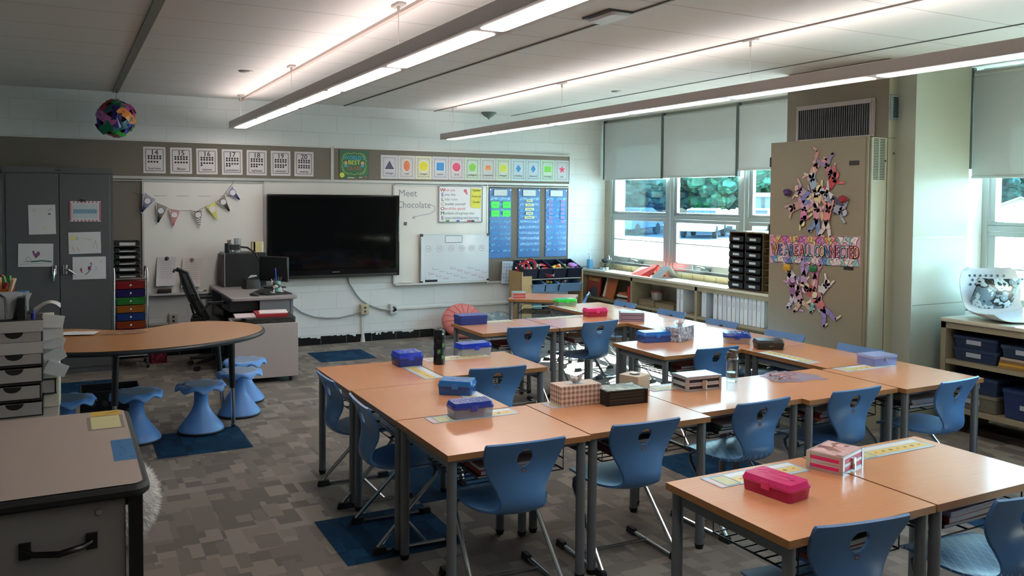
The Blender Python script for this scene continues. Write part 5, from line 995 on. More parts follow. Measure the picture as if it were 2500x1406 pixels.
for z0, z1 in ((.36, .69), (.09, .35)):
    b = MB(); b.box(.21, -.522, z0, .712, -.5, z1); d_ = b.obj('drawer', mat('85817f', .5, .1, var=.04, scale=300), t, bev=.004)
    zc = (.36+.645)/2+.06 if z0 > .2 else (z0+z1)/2+.06; b = MB()
    for x in (.42, .61): b.rr(x, -.527, zc-.025, .034, .012, .052, .004)
    b.tube([(.42, -.53, zc), (.445, -.548, zc-.008), (.515, -.556, zc-.016), (.585, -.548, zc-.006), (.61, -.53, zc)], [.008, .010, .011, .010, .008], 8); b.obj('drawer_handle', mat('0a0a0b', .25), d_)
b = MB(); b.tube([(.632, -.522, .655), (.632, -.53, .655)], .010, 14); b.obj('lock', CHROME, t)
def flat(name, x, y, z, w, h, rz, cols, label, cat, fn=None):
    b = MB(); b.box(-w/2, -h/2, 0, w/2, h/2, .0008, 0); A = Art(b, (0, 0, .0008), (1,0,0), (0,1,0))
    if fn: fn(A)
    tag(b.obj(name, [mat(c, .6) for c in cols], None, (x, y, z), rz, smooth=0), label, cat)
q = random.Random(2)
def scr(A):
    for k in range(7): u = q.uniform(-.022, .022); v = -.12+.035*k; A.line([(u, v), (u+q.uniform(-.015, .015), v+.012), (u+q.uniform(-.01, .02), v+.018)], .0025, 1, .0006)
flat('painters_tape', .183, 3.465, T_, .075, .29, 0, ['2f6a9c', '1f3a58'], 'blue painter tape label at the right edge of the grey desk', 'tape', scr)
def sc2(A): A.rect(-.055, -.105, .055, .105, 1, .0005); A.line([(-.04, .02), (.03, .04)], .003, 2, .0008)
flat('note_card', .140, 3.915, T_, .135, .23, 0, ['857870', 'c8bf8e', 'b5ab7c'], 'cream note taped down near the back corner of the grey desk', 'note', sc2)
flat('yellow_label', .145, 4.078, T_, .115, .085, rad(2), ['c99f3c', '9a7a30'], 'golden yellow label at the back corner of the grey desk', 'label', lambda A: A.line([(.0, -.01), (.05, .01)], .012, 1, .0006))
# white fur pouf
t = thing('fur_pouf', 'fluffy white fur pouf on the carpet behind the grey desk corner', 'pouf', (.195, 4.47, 0)); b = MB(); b.sph((0, 0, .215), .19, .19, .2, 24, 14); b.obj('cushion', mat('c9c7c4', .9), t)
b = MB(); q = random.Random(8)
for k in range(7000):
    u = q.uniform(-.95, 1); a = q.uniform(0, 2*PI); s_ = math.sqrt(1-u*u); n_ = Vector((s_*math.cos(a), s_*math.sin(a), u)); p = Vector((n_.x*.187, n_.y*.187, .215+n_.z*.197)); w = n_.orthogonal().normalized(); w.rotate(Matrix.Rotation(q.uniform(0, PI), 3, n_)); d_ = (n_+Vector((q.uniform(-.5, .5), q.uniform(-.5, .5), q.uniform(-.9, .1)))).normalized()*q.uniform(.02, .038)
    e = p+d_; e.z = max(e.z, .003); b.add([tuple(p-w*.0022), tuple(p+w*.0022), tuple(e)], [(0, 1, 2)])
b.obj('fur', mat('f2f1ef', .9), t, smooth=0)['kind'] = 'stuff'
# low table behind the desk with cardboard trays
t = thing('side_table', 'low table behind the grey desk carrying the cardboard drawer boxes', 'table', (-.50, 4.62, 0)); b = MB(); b.box(-.5, -.42, .69, .465, .40, .715); b.obj('tabletop', mat('8a857e', .5), t, bev=.003)
for sx in (-.46, .42):
    for sy in (-.38, .36): b = MB(); b.box(sx-.018, sy-.018, 0, sx+.018, sy+.018, .69); b.obj('leg', STEEL, t)
CARD = mat('9a9591', .8, var=.05, scale=30); CARDL = mat('b0aaa6', .8, var=.05)
lv = ['bottom', 'second from the bottom', 'third from the bottom', 'fourth from the bottom', 'top']
zz = .716; hs = (.072, .074, .076, .098, .092)
for k in range(5):
    h = hs[k]; t = thing('cardboard_drawer_box', 'grey cardboard drawer box, %s of the left stack' % lv[k], 'drawer box', (-.30+R.uniform(-.004, .004), 4.42, zz), rad(R.uniform(-1, 1)), 'left stack of grey cardboard drawer boxes'); zz += h+.0015
    b = MB(); b.box(-.20, -.15, 0, .20, .15, .004); b.box(-.20, -.15, h-.004, .20, .15, h); b.box(-.2, -.15, 0, -.196, .15, h); b.box(.196, -.15, 0, .2, .15, h); b.box(-.2, .146, 0, .2, .15, h); b.obj('sleeve', mat('2c2826', .8) , t)
    b = MB(); hd = h-.012 if k < 3 else h*.52
    b.box(-.194, -.156, .006, .194, -.150, hd); b.box(-.19, -.15, .006, .19, .14, .01); b.obj('drawer', CARD, t)
    b = MB(); b.add([(.09+.035*math.cos(rad(180+180*i/12)), -.1565, hd+.026*math.sin(rad(180+180*i/12))) for i in range(13)], [tuple(range(13))]); b.obj('finger_cutout', BLACK, t, smooth=0)
    if k >= 3: b = MB(); b.box(-.2, -.162, hd+.002, .2, -.156, h+.006); b.obj('front_sheet', CARDL, t, rz=rad(.6))
t = thing('file_box', 'pale cardboard file box with white papers jutting out, right of the grey drawer boxes', 'box', (-.065, 4.55, .716), rad(0)); b = MB(); b.box(-.05, -.13, 0, .03, .13, .29); b.box(-.055, -.14, .30, .01, .1, .41); b.box(.01, -.1, 0, .035, .13, .20); b.obj('box_body', mat('c2bfae', .8), t, bev=.002); b = MB(); b.box(-.05, -.145, .07, .018, -.13, .13); b.obj('drawer', CARD, t); b = MB(); b.box(-.052, -.146, .128, .02, -.129, .134); b.box(-.052, -.146, .064, .02, -.129, .07); b.box(.012, -.146, .07, .018, -.128, .13); b.obj('drawer_edge', BLACK, t)
for k, (dz, a, dx) in enumerate(((.30, -.22, .0), (.235, .5, .008), (.345, .15, -.002), (.18, -.35, .012), (.40, -.1, .0))):
    b = MB(); ca, sa = math.cos(a), math.sin(a); b.add([(u*ca-v*sa, -.16-.004*k, u*sa+v*ca) for u, v in ((-.045, -.03), (.045, -.025), (.05, .028), (-.04, .035))]+[(u*ca-v*sa, -.154-.004*k, u*sa+v*ca) for u, v in ((-.045, -.03), (.045, -.025), (.05, .028), (-.04, .035))], [(0,1,2,3), (7,6,5,4), (0,4,5,1), (1,5,6,2), (2,6,7,3), (3,7,4,0)])
    tag(b.obj('loose_papers', mat(['c9cbcc', 'bfc4c6', 'd0d0cf', 'c2c7ca', 'd6d4d2'][k], .8), None, (-.06+dx, 4.55, .716+dz), smooth=0), 'white paper bundle jutting from the file box, %s' % ['at mid height', 'below the middle one', 'above the middle one', 'lowest of the bundles', 'curling at the very top'][k], 'paper stack', 'papers sticking out of the file box')
b = MB(); vs = []
for i in range(7):
    for j in range(5): u, v = i/6, j/4; vs.append((-.05+.11*u, -.03+.05*v+.02*math.sin(u*3), .002+.055*math.sin(u*PI*.8)*(1-v*.4)+.03*v))
b.add(vs, [(i*5+j, i*5+j+1, (i+1)*5+j+1, (i+1)*5+j) for i in range(6) for j in range(4)]); tag(b.obj('crumpled_paper', mat('cfcdc9', .8), None, (-.085, 4.46, 1.137)), 'curled white sheet on top of the paper boxes', 'paper sheet')
t = thing('glue_bottle', 'small dark blue bottle beside the curled white sheet', 'bottle', (-.135, 4.36, 1.132)); b = MB(); b.cyl(0, 0, 0, .03, .009, 10); b.obj('bottle_body', mat('20228a', .4), t); b = MB(); b.cyl(0, 0, .03, .044, .005, 8); b.obj('cap', mat('3a3ca8', .4), t)
# sorter with white sheets standing on the boxes
t = thing('file_sorter', 'black wire sorter on top of the grey drawer boxes', 'file sorter', (-.33, 4.42, 1.134)); b = MB(); b.box(-.16, -.08, 0, .165, .09, .004)
for k in range(5): y = -.083+k*.035; b.tube([(-.12, y, .004), (-.12, y, .10), (-.10, y, .115), (-.05, y, .115), (-.03, y, .10), (-.03, y, .004)], .003, 6); b.tube([(-.0, y, .004), (0, y, .10), (.02, y, .115), (.07, y, .115), (.09, y, .10), (.09, y, .004)], .003, 6)
b.obj('wire_frame', mat('3a3a3c', .35, .5), t); b = MB(); b.box(.135, -.08, .004, .165, .09, .10); b.obj('end_wall', BLACK, t)
for k in range(4):
    y = 4.42-.052+k*.035; b = MB(); b.add([(-.48+.004*k, y, 1.139), (-.215+.012*k, y, 1.139), (-.19+.016*k, y+.012, 1.258-.006*k), (-.48, y+.012, 1.268)]+[(-.48+.004*k, y+.006, 1.139), (-.215+.012*k, y+.006, 1.139), (-.19+.016*k, y+.018, 1.258-.006*k), (-.48, y+.018, 1.268)], [(0,1,2,3), (7,6,5,4), (0,4,5,1), (1,5,6,2), (2,6,7,3), (3,7,4,0)])
    tag(b.obj('paper_stack', mat(['bfc2c6', 'c6c8ca', 'b5b8bc', 'cccdcd'][k], .8), None, smooth=0), 'white papers upright in the wire sorter, %s slot' % ['front', 'second', 'third', 'rear'][k], 'paper stack', 'papers in the wire sorter')
t = thing('crayon_bin', 'orange-brown bin stuffed with red, green and orange crayons at the far left', 'bin', (-.33, 5.05, .0)); b = MB(); b.box(-.09, -.07, 1.10, .09, .07, 1.215); b.obj('bin_body', plastic('b5541c', .15), t); b = MB(); q = random.Random(12)
for k in range(40): x = q.uniform(-.08, .08); y = q.uniform(-.06, .06); b.tube([(x, y, 1.15), (x+q.uniform(-.04, .04), y+q.uniform(-.03, .03), 1.215+q.uniform(.02, .065))], .010, 6, (k*3) % 5)
b.obj('crayons', [mat(c, .5) for c in ('a8282c', '3f8a34', 'c98a5a', 'b8502a', 'd0b090')], t)['kind'] = 'stuff'
t = thing('craft_jar', 'clear jar with a blue lid beside the crayon bin', 'jar', (-.205, 5.0, 1.10)); b = MB(); b.cyl(0, 0, 0, .075, .033, 18); b.obj('jar_body', plastic('8f9a94', .4), t); b = MB(); b.cyl(0, 0, .075, .10, .035, 18); b.obj('lid', mat('2a6a9c', .4), t); b = MB(); q = random.Random(13)
for k in range(14): b.sph((q.uniform(-.02, .02), q.uniform(-.02, .02), .012+.05*q.random()), .008, n=6, k=4)
b.obj('beads', patch_mat('bead_mix', ['8a8f8a', 'c9c0a0', '4a6a70', '9a6a5a'], 80), t)['kind'] = 'stuff'
t = thing('shelf_tower', 'dark shelf unit behind the drawer boxes carrying the crayon bin', 'shelf', (-.36, 5.02, 0)); b = MB(); b.box(-.2, -.1, 1.078, .20, .1, 1.0985); b.box(-.2, -.1, 0, -.18, .1, 1.078); b.box(.17, -.1, 0, .19, .1, 1.078); b.box(-.18, -.1, .06, .17, .1, .08); b.box(-.18, -.1, .55, .17, .1, .57); b.obj('shelf_body', mat('17181a', .6), t)

# ---------------------------------------------------------------- hanging puzzle ball
t = thing('hanging_ball', 'multicoloured interlocking plastic ball hanging from the ceiling at the left', 'hanging decoration', (.445, 9.2, 2.455))
cols = ['2f9a3a', 'c4c42e', 'b56a78', '6a4a9c', 'a01c28', 'd8802a', '24206a', 'a84a9a', '2a5f6a', '8f1f6a', '3f7a3a', 'c06ab0', '1f8a6a', '8a1c30', '3c3f9c']
ph = (1+5**.5)/2; ico = [Vector(v).normalized() for v in ((0,1,ph),(0,-1,ph),(0,1,-ph),(0,-1,-ph),(1,ph,0),(-1,ph,0),(1,-ph,0),(-1,-ph,0),(ph,0,1),(-ph,0,1),(ph,0,-1),(-ph,0,-1))]
b = MB(); b.sph((0, 0, 0), .150, n=20, k=12); b.obj('inner_core', mat('3a1f2c', .8), t); kk = 0
rotm = Matrix.Rotation(.5, 3, 'X') @ Matrix.Rotation(.35, 3, 'Z')
for i in range(12):
    for j in range(i+1, 12):
        if (ico[i]-ico[j]).length < 1.1:
            a_, c_ = rotm @ ico[i], rotm @ ico[j]; m_ = (a_+c_).normalized(); e1 = (c_-a_).normalized(); e2 = m_.cross(e1); P = []
            for u, v in ((-.62, -.40), (-.60, .0), (-.46, .17), (-.24, .20), (0, .24), (.26, .34), (.46, .46), (.62, .40), (.60, .0), (.46, -.17), (.24, -.20), (0, -.24), (-.26, -.34), (-.46, -.46)):
                P.append((m_*1.0+e1*u+e2*v).normalized()*(.174+.0016*(kk % 7)+(.016 if abs(u) > .55 else 0)))
            b = MB(); ctr = m_*(.178+.0016*(kk % 7)); b.add([tuple(p) for p in P]+[tuple(ctr)]+[tuple(p*.985) for p in P], [(k, (k+1) % 14, 14) for k in range(14)]+[(k, 15+k, 15+(k+1) % 14, (k+1) % 14) for k in range(14)]); b.obj('swirl_piece', mat(cols[kk % 15], .35), t, smooth=0); kk += 1
b = MB(); b.tube([(0, 0, .17), (.012, 0, ZC-2.455)], .002, 6); b.obj('string', mat('5a5a58', .8), t)
# ---------------------------------------------------------------- low shelves along the windows
SHB = mat('8b8068', .5, var=.04, scale=20); SHT = mat('c2bba6', .35, var=.03)
def low_shelf(label, x0, x1, y0, y1, zt, div, zs, name='window_shelf'):
    t = thing(name, label, 'shelf', (x0, y0, 0)); w, L_ = x1-x0, y1-y0
    b = MB(); b.box(-.015, -.01, zt-.03, w, L_, zt); b.obj('counter_top', SHT, t, bev=.006)
    b = MB(); b.box(w-.02, 0, .08, w, L_, zt-.03); b.obj('back_panel', SHB, t)
    for y in [0]+div+[L_-.04]: b = MB(); b.box(0, y, 0, w-.02, y+.04, zt-.03); b.obj('upright', SHB, t)
    for z in zs: b = MB(); b.box(.005, .04, z-.03, w-.02, L_-.04, z); b.obj('shelf_board', SHB, t)
    b = MB(); b.box(.0, 0, zt-.075, .02, L_, zt-.03); b.obj('face_rail', SHB, t)
    return t
XS = 6.12; YS0 = 5.33
low_shelf('long beige open shelf under the long row of windows', XS, 6.435, YS0, D-.02, .78, [7.24-YS0, 8.44-YS0], [.10, .425])
low_shelf('beige open shelf with blue bins under the right-hand window', 5.72, 6.28, -1.0, 4.03, .85, [1.6, 3.25], [.20, .545], 'bin_shelf')
# binders
q = random.Random(6)
def binder(y, w, h, dx, label, lean=0, col='c9cdd2', x=XS+.03, z=.4255, dep=.24):
    b = MB(); b.box(0, -w/2, 0, dep, w/2, h, 0); b.box(-.001, -w/2+w*.25, h*.55, 0, w/2-w*.25, h*.8, 1); o = b.obj('ring_binder', [mat(col, .35, var=.02), mat('b3b8c0', .4)], None, (x+dx, y, z), rot=(rad(lean), 0, 0), smooth=0, bev=.003); tag(o, label, 'binder', 'white ring binders on the window shelf'); return o
ys = [7.60, 7.535, 7.475]; 
for k, y in enumerate(ys[:2]): binder(y, .05, .27, 0, 'white binder left of the shelf divider, %s of the pair' % ['farther', 'nearer'][k])
pos = [(7.16, .075), (6.98, .055), (6.90, .055), (6.83, .06), (6.76, .055), (6.695, .05), (6.635, .05), (6.575, .05), (6.515, .05), (6.455, .05), (6.395, .05), (6.335, .05), (6.28, .045)]
nm_ = ['white binder standing alone right of the shelf divider', 'white binder with a grey shadowed gap on its left', 'second white binder after the gap', 'third white binder after the gap', 'fourth white binder after the gap', 'fifth white binder after the gap', 'sixth white binder after the gap', 'seventh white binder after the gap', 'eighth white binder after the gap', 'ninth white binder after the gap', 'tenth white binder after the gap', 'eleventh white binder after the gap', 'white binder nearest the ventilation cabinet']
for k, (y, w) in enumerate(pos): binder(y, w, .285 if k > 3 else .295, .0, nm_[k], q.uniform(-1, 1), 'c9cdd2' if k % 3 else 'bcc3cc')
# reading books and tubs
def sbook(name, x, y, z, w, h, th, rot, col, label, deco=None, cols=()):
    b = MB(); b.box(0, -w/2, 0, th, w/2, h, 0); A = Art(b, (0, 0, 0), (0, -1, 0), (0, 0, 1))
    if deco: deco(A)
    tag(b.obj(name, [mat(col, .35)]+[mat(c, .5) for c in cols], None, (x, y, z), rot=rot, smooth=0), label, 'book')
def wond(A): A.text('Wonders', 0, .20, .085, 1, .002, .8); A.poly([(-.12, .0), (.12, .0), (.10, .09), (.04, .14), (-.03, .12), (-.09, .05)], 2, .001); A.poly([(-.14, .0), (-.02, .0), (-.05, .04), (-.12, .03)], 3, .0015)
sbook('big_book', XS+.03, 9.37, .4265, .30, .29, .02, (0, rad(8), 0), '8c2420', 'large red picture book with yellow lettering in the far cubby', wond, ('c9b23a', '3a3a3e', 'b5a9a0'))
sbook('big_book', XS+.06, 9.06, .4265, .24, .30, .012, (rad(10), rad(10), 0), 'a5562c', 'orange-brown picture book leaning next to the red one', lambda A: A.poly([(-.12, .0), (-.06, .0), (-.1, .28), (-.12, .28)], 1, .001), ('c9bda8',))
for k, (c, w, l) in enumerate((('9a8a78', .24, 'tan book at the bottom of the flat pile in the far cubby'), ('2a2a2c', .20, 'black book in the flat pile in the far cubby'), ('c9c2ba', .22, 'pale book on the flat pile in the far cubby'), ('b0603a', .18, 'orange book topmost of the flat pile in the far cubby'))):
    b = MB(); b.box(-.1, -w/2, 0, .1, w/2, .026); tag(b.obj('picture_book', mat(c, .5), None, (XS+.15, 8.72, .426+.0265*k), rad(q.uniform(-12, 12)), smooth=0), l, 'book')
sbook('picture_book', XS+.035, 8.56, .4265, .05, .20, .15, (0, 0, 0), 'a82a26', 'thin red upright book at the divider of the far cubby')
t = thing('clear_tub', 'clear round tub with a dark red lid on a box in the middle cubby', 'tub', (XS+.14, 8.13, .5065)); b = MB(); b.cyl(0, 0, 0, .09, .062, 20, r2=.072); b.obj('tub_body', plastic('a9a59c', .5), t); b = MB(); b.cyl(0, 0, .09, .108, .077, 20); b.obj('lid', mat('6a1c22', .4), t)
for k, (y, w, h, l) in enumerate(((8.20, .30, .08, 'flat cardboard box under the clear tub in the middle cubby'), (7.86, .34, .065, 'flat cardboard box beside the clear tub in the middle cubby'))):
    t = thing('cardboard_box', l, 'box', (XS+.14, y, .4258)); b = MB(); b.box(-.1, -w/2, 0, .11, w/2, h*.6); b.obj('box_body', mat('7a6850', .8), t); b = MB(); b.box(-.103, -w/2-.003, h*.6, .113, w/2+.003, h); b.obj('lid', mat('6a5a44', .8), t)
# on the counter
t = thing('sanitizer_bottle', 'blue pump bottle of hand sanitizer on the far end of the long shelf', 'bottle', (6.19, 9.50, .781)); b = MB(); b.rr(0, 0, 0, .07, .09, .12, .02, taper=.9); b.obj('bottle_body', plastic('6fb0d8', .25), t); b = MB(); b.cyl(0, 0, .12, .15, .014, 10); b.tube([(0, 0, .15), (0, 0, .19), (-.01, .03, .19)], .006); b.obj('pump', mat('c9d6dc', .4), t)
t = thing('desk_fan', 'small dark silver desk fan in the far corner of the window shelf', 'fan', (6.30, 9.30, .781), rad(60)); b = MB(); b.rr(0, 0, 0, .12, .09, .02, .02); b.tube([(0, 0, .02), (0, 0, .07)], .012); b.obj('base', mat('2a2e30', .4), t); b = MB()
for r_ in (.075, .055, .035, .015): b.tube([(r_*math.cos(2*PI*k/20), -.02-.002/r_, .115+r_*math.sin(2*PI*k/20)) for k in range(20)], .003, 5, closed=True)
b.lathe([(.078, -.02), (.08, .0), (.06, .03)], 24, cap=False); b.obj('cage', CHROME, t)
bm2 = [o for o in bpy.data.objects if o.name.startswith('cage')][-1]; b = MB(); b.sph((0, .0, .115), .03, .05, .03, 12, 8)
for k in range(4): a = PI/2*k; b.add([(0, -.01, .115), (.065*math.cos(a), -.015, .115+.065*math.sin(a)), (.065*math.cos(a+.7), -.005, .115+.065*math.sin(a+.7))], [(0, 1, 2)])
b.obj('fan_blades', mat('20262a', .4), t)
t = thing('power_cable', 'thin black cord running behind the pump bottle to the desk fan', 'cord', (0, 0, 0)); b = MB(); b.tube([(6.26, 9.36, .787), (6.22, 9.45, .786), (6.17, 9.57, .80), (6.08, 9.60, .79), (6.05, 9.60, .70)], .004, 6); b.obj('cord_sheath', BLACK, t)
for k, (y, c, dy, l, h) in enumerate(((8.42, '8c1f1f', .20, 'dark red paper folder slumped on the window shelf', .10), (8.22, 'b01f1c', .20, 'bright red paper folder standing open on the window shelf', .14), (8.0, 'aeb6b6', .20, 'grey-white paper folder beside the red ones on the window shelf', .14))):
    b = MB(); vs = [(-.14, dy/2, 0), (-.14, -dy/2, 0), (-.02, -dy/2-.02, h), (0, dy/2-.05, h*.95), (.10, -dy/2, 0), (.10, dy/2-.06, 0)]; b.add(vs+[(x+.002, y_, z+.002) for x, y_, z in vs], [(0,1,2,3), (3,2,4,5), (6,7,8,9), (9,8,10,11), (0,6,7,1), (1,7,8,2), (4,10,8,2)], 0)
    tag(b.obj('paper_folder', mat(c, .5), None, (6.28, y, .7825), smooth=0), l, 'folder')
# mail sorter
t = thing('mail_sorter', 'tall brown mail sorter with three columns of black trays on the window shelf', 'mail sorter', (6.12, 6.14, .781)); W_ = .60; H_ = .60; BR = mat('5c4a30', .6, var=.08)
b = MB(); b.box(.28, 0, 0, .29, W_, H_); b.box(0, 0, H_-.012, .28, W_, H_); b.box(0, 0, 0, .28, W_, .012)
for y in (0, .115, .357, W_-.012): b.box(.0, y, .012, .28, y+.012, H_-.012)
b.obj('carcass', BR, t)
b = MB()
for k in range(8):
    for y0, y1 in ((.012, .115), (.127, .357), (.369, W_-.012)): z = .012+k*.072; b.box(.005, y0, z, .27, y1, z+.004)
b.obj('slot_shelves', BR, t)
for c, (y0, y1) in enumerate(((.129, .355), (.371, W_-.014))):
    for k in range(7):
        z = .020+k*.079; b = MB(); b.box(-.02, y0, z, .25, y1, z+.006); b.box(-.02, y0, z, -.014, y1, z+.058); b.box(-.02, y0, z, .25, y0+.005, z+.05); b.box(-.02, y1-.005, z, .25, y1, z+.05); o = b.obj('sorter_tray', mat('0e0f10', .4), t)
        b = MB(); b.add([(-.0212, (y0+y1)/2+.045, z+.020), (-.0212, (y0+y1)/2-.045, z+.020), (-.0212, (y0+y1)/2-.045, z+.043), (-.0212, (y0+y1)/2+.045, z+.043)], [(0,1,2,3)]); b.obj('name_label', mat('b9bcc2', .5), o, smooth=0)
b = MB(); b.box(-.14, -.16, 0, .14, .16, .006); tag(b.obj('paper_stack', mat('dfe6e6', .7), None, (6.27, 6.40, 1.3825), smooth=0), 'bright white papers lying on top of the mail sorter', 'paper stack')

# ---------------------------------------------------------------- ventilation cabinet and duct box
TAUPE = mat('77705f', .5, var=.03, scale=8); TAUPE2 = mat('817963', .5, var=.03, scale=8); SIDE = mat('a8a590', .4, var=.02); DOORX = 5.22
t = thing('duct_enclosure', 'tall taupe duct box rising to the ceiling behind the ventilation cabinet', 'duct box', (5.41, 4.28, 0))
b = MB(); b.box(0, 0, 0, .9, 1.0, ZC-.003, 1); b.m[5] = 0; b.m[-1] = 0; b.obj('duct_body', [TAUPE, SIDE], t, smooth=0)
b = MB(); b.box(-.012, .115, 2.19, -.001, .89, 2.48, 0); b.box(-.016, .125, 2.20, -.01, .14, 2.47, 0); b.obj('grille_frame', mat('a59c98', .4, .4), t)
b = MB(); b.box(-.014, .148, 2.205, -.011, .862, 2.445); b.obj('grille_opening', mat('0a0b0c', .8), t, smooth=0)
b = MB(); n_ = 34
for k in range(n_): y = .155+k*.70/(n_-1); b.box(-.022, y-.0035, 2.205, -.014, y+.0035, 2.445)
b.obj('louver_grille', mat('6f7072', .4, .4), t, smooth=0)
b = MB(); b.box(-.02, .139, 2.19, -.008, .15, 2.455); b.box(-.02, .862, 2.19, -.008, .875, 2.455); b.box(-.02, .139, 2.445, -.008, .875, 2.475); b.obj('grille_rim', mat('a59c98', .4, .4), t)
b = MB(); b.box(.01, -.010, 2.305, .135, 0, 2.49); b.obj('side_vent_frame', mat('8fa0a6', .4, .3), t, bev=.002)
b = MB()
for i in range(3):
    for j in range(9): b.box(.037+i*.023, -.0125, 2.325+j*.017, .056+i*.023, -.0102, 2.338+j*.017)
b.obj('side_vent_slots', mat('1d2c36', .6), t, smooth=0)
b = MB(); b.box(.0, -.0015, 2.49, .14, 0, 2.494); b.box(0, -.0015, 2.17, .14, 0, 2.174); b.box(.055, -.006, 2.05, .07, 0, 2.065); b.obj('seam_and_screw', mat('5f5f54', .5), t)
t = thing('ventilation_cabinet', 'tall beige ventilation cabinet with paper figures and a lettered banner on its door', 'cabinet', (DOORX, 4.285, 0))
b = MB(); b.box(.025, 0, 0, .188, .98, 2.17, 0); b.obj('cabinet_body', [SIDE], t, smooth=0)
b = MB(); b.box(0, .015, .05, .022, .985, 2.18); b.obj('cabinet_door', TAUPE2, t, bev=.004)
b = MB(); b.box(-.001, .028, .06, .0, .034, 2.17); b.obj('door_seam', mat('5f5947', .6), t)
for z in (2.02, 1.46): b = MB(); b.box(-.004, .978, z-.04, .024, .992, z+.04); b.obj('hinge', BLACK, t)
for z, y in ((1.985, .135), (1.197, .165)): b = MB(); b.box(-.004, y-.045, z-.017, 0, y+.045, z+.017); b.obj('door_latch', mat('1d1712', .5), t, bev=.003)
b = MB()
for c in (.042, .11):
    for k in range(26): z = 1.86+k*.0118; b.box(c, -.0012, z, c+.055, 0, z+.0065)
b.obj('side_vent_slots', mat('2a3029', .7), t, smooth=0)
b = MB(); b.lathe([(.009, -.004), (.009, .0)], 12); b.obj('key_hole', BLACK, t, (.172, -.001, 2.0), rot=(PI/2, 0, 0))
# banner
b = MB(); b.box(-.0025, -.455, -.115, 0, .455, .115, 0); A = Art(b, (-.0025, 0, 0), (0, -1, 0), (0, 0, 1)); q = random.Random(31)
cs = ['c98aa8', '8fb8b4', 'd07a78', '9a8fc8', 'd89a6a', 'd8c8c4', 'b56ab0', '5a86b8', 'c8c07a', 'e0d6d2']
for k in range(48):
    u = -.42+.84*k/47; v = (.088, -.088)[k % 2]+q.uniform(-.01, .01); a = q.uniform(0, 3); w = .05; P = []
    for i in range(8): rr_ = w*(1 if i % 2 else .55)*q.uniform(.8, 1.2); P.append((max(-.45, min(.45, u+rr_*math.cos(a+i*PI/4))), max(-.112, min(.112, v+rr_*math.sin(a+i*PI/4)))))
    A.poly(P, 2+(k*7) % 10 if k < 38 else (7, 11, 3)[k % 3], .0004+.00004*k); A.line(P, .0025, 1, .003, True)
lc = [2+i for i in (4, 7, 1, 7, 2, 2, 1, 1, 1, 8, 7, 2, 0, 1, 5, 2, 4, 9)]
for k, (ch, u) in enumerate(zip('WEAREALLCONNECTED', (-.395, -.335, -.265, -.215, -.165, -.108, -.065, -.022, .045, .095, .15, .20, .245, .29, .335, .375, .42))):
    [A.text(ch, u+dx, -.048+dy, .128, 1, .0035, .58) for dx, dy in ((.006, -.004), (-.005, -.003), (.004, .004), (-.004, .004))]; A.text(ch, u, -.046, .125, lc[k], .0042, .55)
tag(b.obj('lettered_banner', [mat('c79ab0', .5), mat('2a2634', .6)]+[mat(c, .5) for c in cs], None, (DOORX, 4.80, 1.31), rot=(rad(-1.5), 0, 0), smooth=0), 'colourful hand-coloured banner reading We Are All Connected', 'banner')
# paper figures
def fig(y, z, a, s, cols, label, pose, g, lift=0):
    b = MB(); A = Art(b, (0, 0, 0), (0, -1, 0), (0, 0, 1)); h = .004
    def limb(x0, y0, x1, y1, w0, w1, m):
        L_ = math.hypot(x1-x0, y1-y0) or 1; nx, ny = -(y1-y0)/L_, (x1-x0)/L_; P = [(x0+nx*w0, y0+ny*w0), (x0-nx*w0, y0-ny*w0), (x1-nx*w1, y1-ny*w1), (x1+nx*w1, y1+ny*w1)]
        b.add([A.p(u, v, hh) for hh in (0, h) for u, v in P], [(3,2,1,0), (4,5,6,7), (0,1,5,4), (1,2,6,5), (2,3,7,6), (3,0,4,7)], m); A.line(P, .0012, 3, h+.0004, True)
    limb(0, .045, 0, -.03, .030, .026, 0)
    (a1, a2, l1, l2) = pose
    for q_, m_ in ((a1, 0), (a2, 0)): x1, y1 = .05*math.cos(rad(q_)), .035+.05*math.sin(rad(q_)); limb(.0, .035, x1, y1, .017, .013, m_); limb(x1, y1, x1+.045*math.cos(rad(q_+25)), y1+.045*math.sin(rad(q_+25)), .009, .007, 2)
    for q_, m_ in ((l1, 1), (l2, 1)): x1, y1 = .055*math.cos(rad(q_)), -.03+.055*math.sin(rad(q_)); limb(0, -.025, x1, y1, .021, .016, m_); limb(x1, y1, x1+.055*math.cos(rad(q_-18)), y1+.055*math.sin(rad(q_-18)), .016, .012, 1); limb(x1+.05*math.cos(rad(q_-18)), y1+.05*math.sin(rad(q_-18)), x1+.07*math.cos(rad(q_+30)), y1+.055*math.sin(rad(q_-18)), .008, .006, 2)
    A.disc(0, .072, .024, 2, h, 14); A.line([(.024*math.cos(2*PI*k/14), .072+.024*math.sin(2*PI*k/14)) for k in range(14)], .0016, 3, h+.0006, True)
    o = b.obj('paper_figure', [mat(c, .6, var=.15, scale=30) for c in cols]+[mat('6c5c64', .7)], None, (DOORX-.001-lift, y, z), rot=(rad(-a), 0, 0), smooth=0); o.scale = (1, s*1.12, s*1.12); tag(o, label, 'paper figure', g)
gu, gl = 'upper cluster of paper figures on the ventilation cabinet', 'lower cluster of paper figures on the ventilation cabinet'
PS = [(35, 145, -60, -120), (70, 200, -40, -140), (10, 110, -80, -130), (60, 120, -50, -100)]
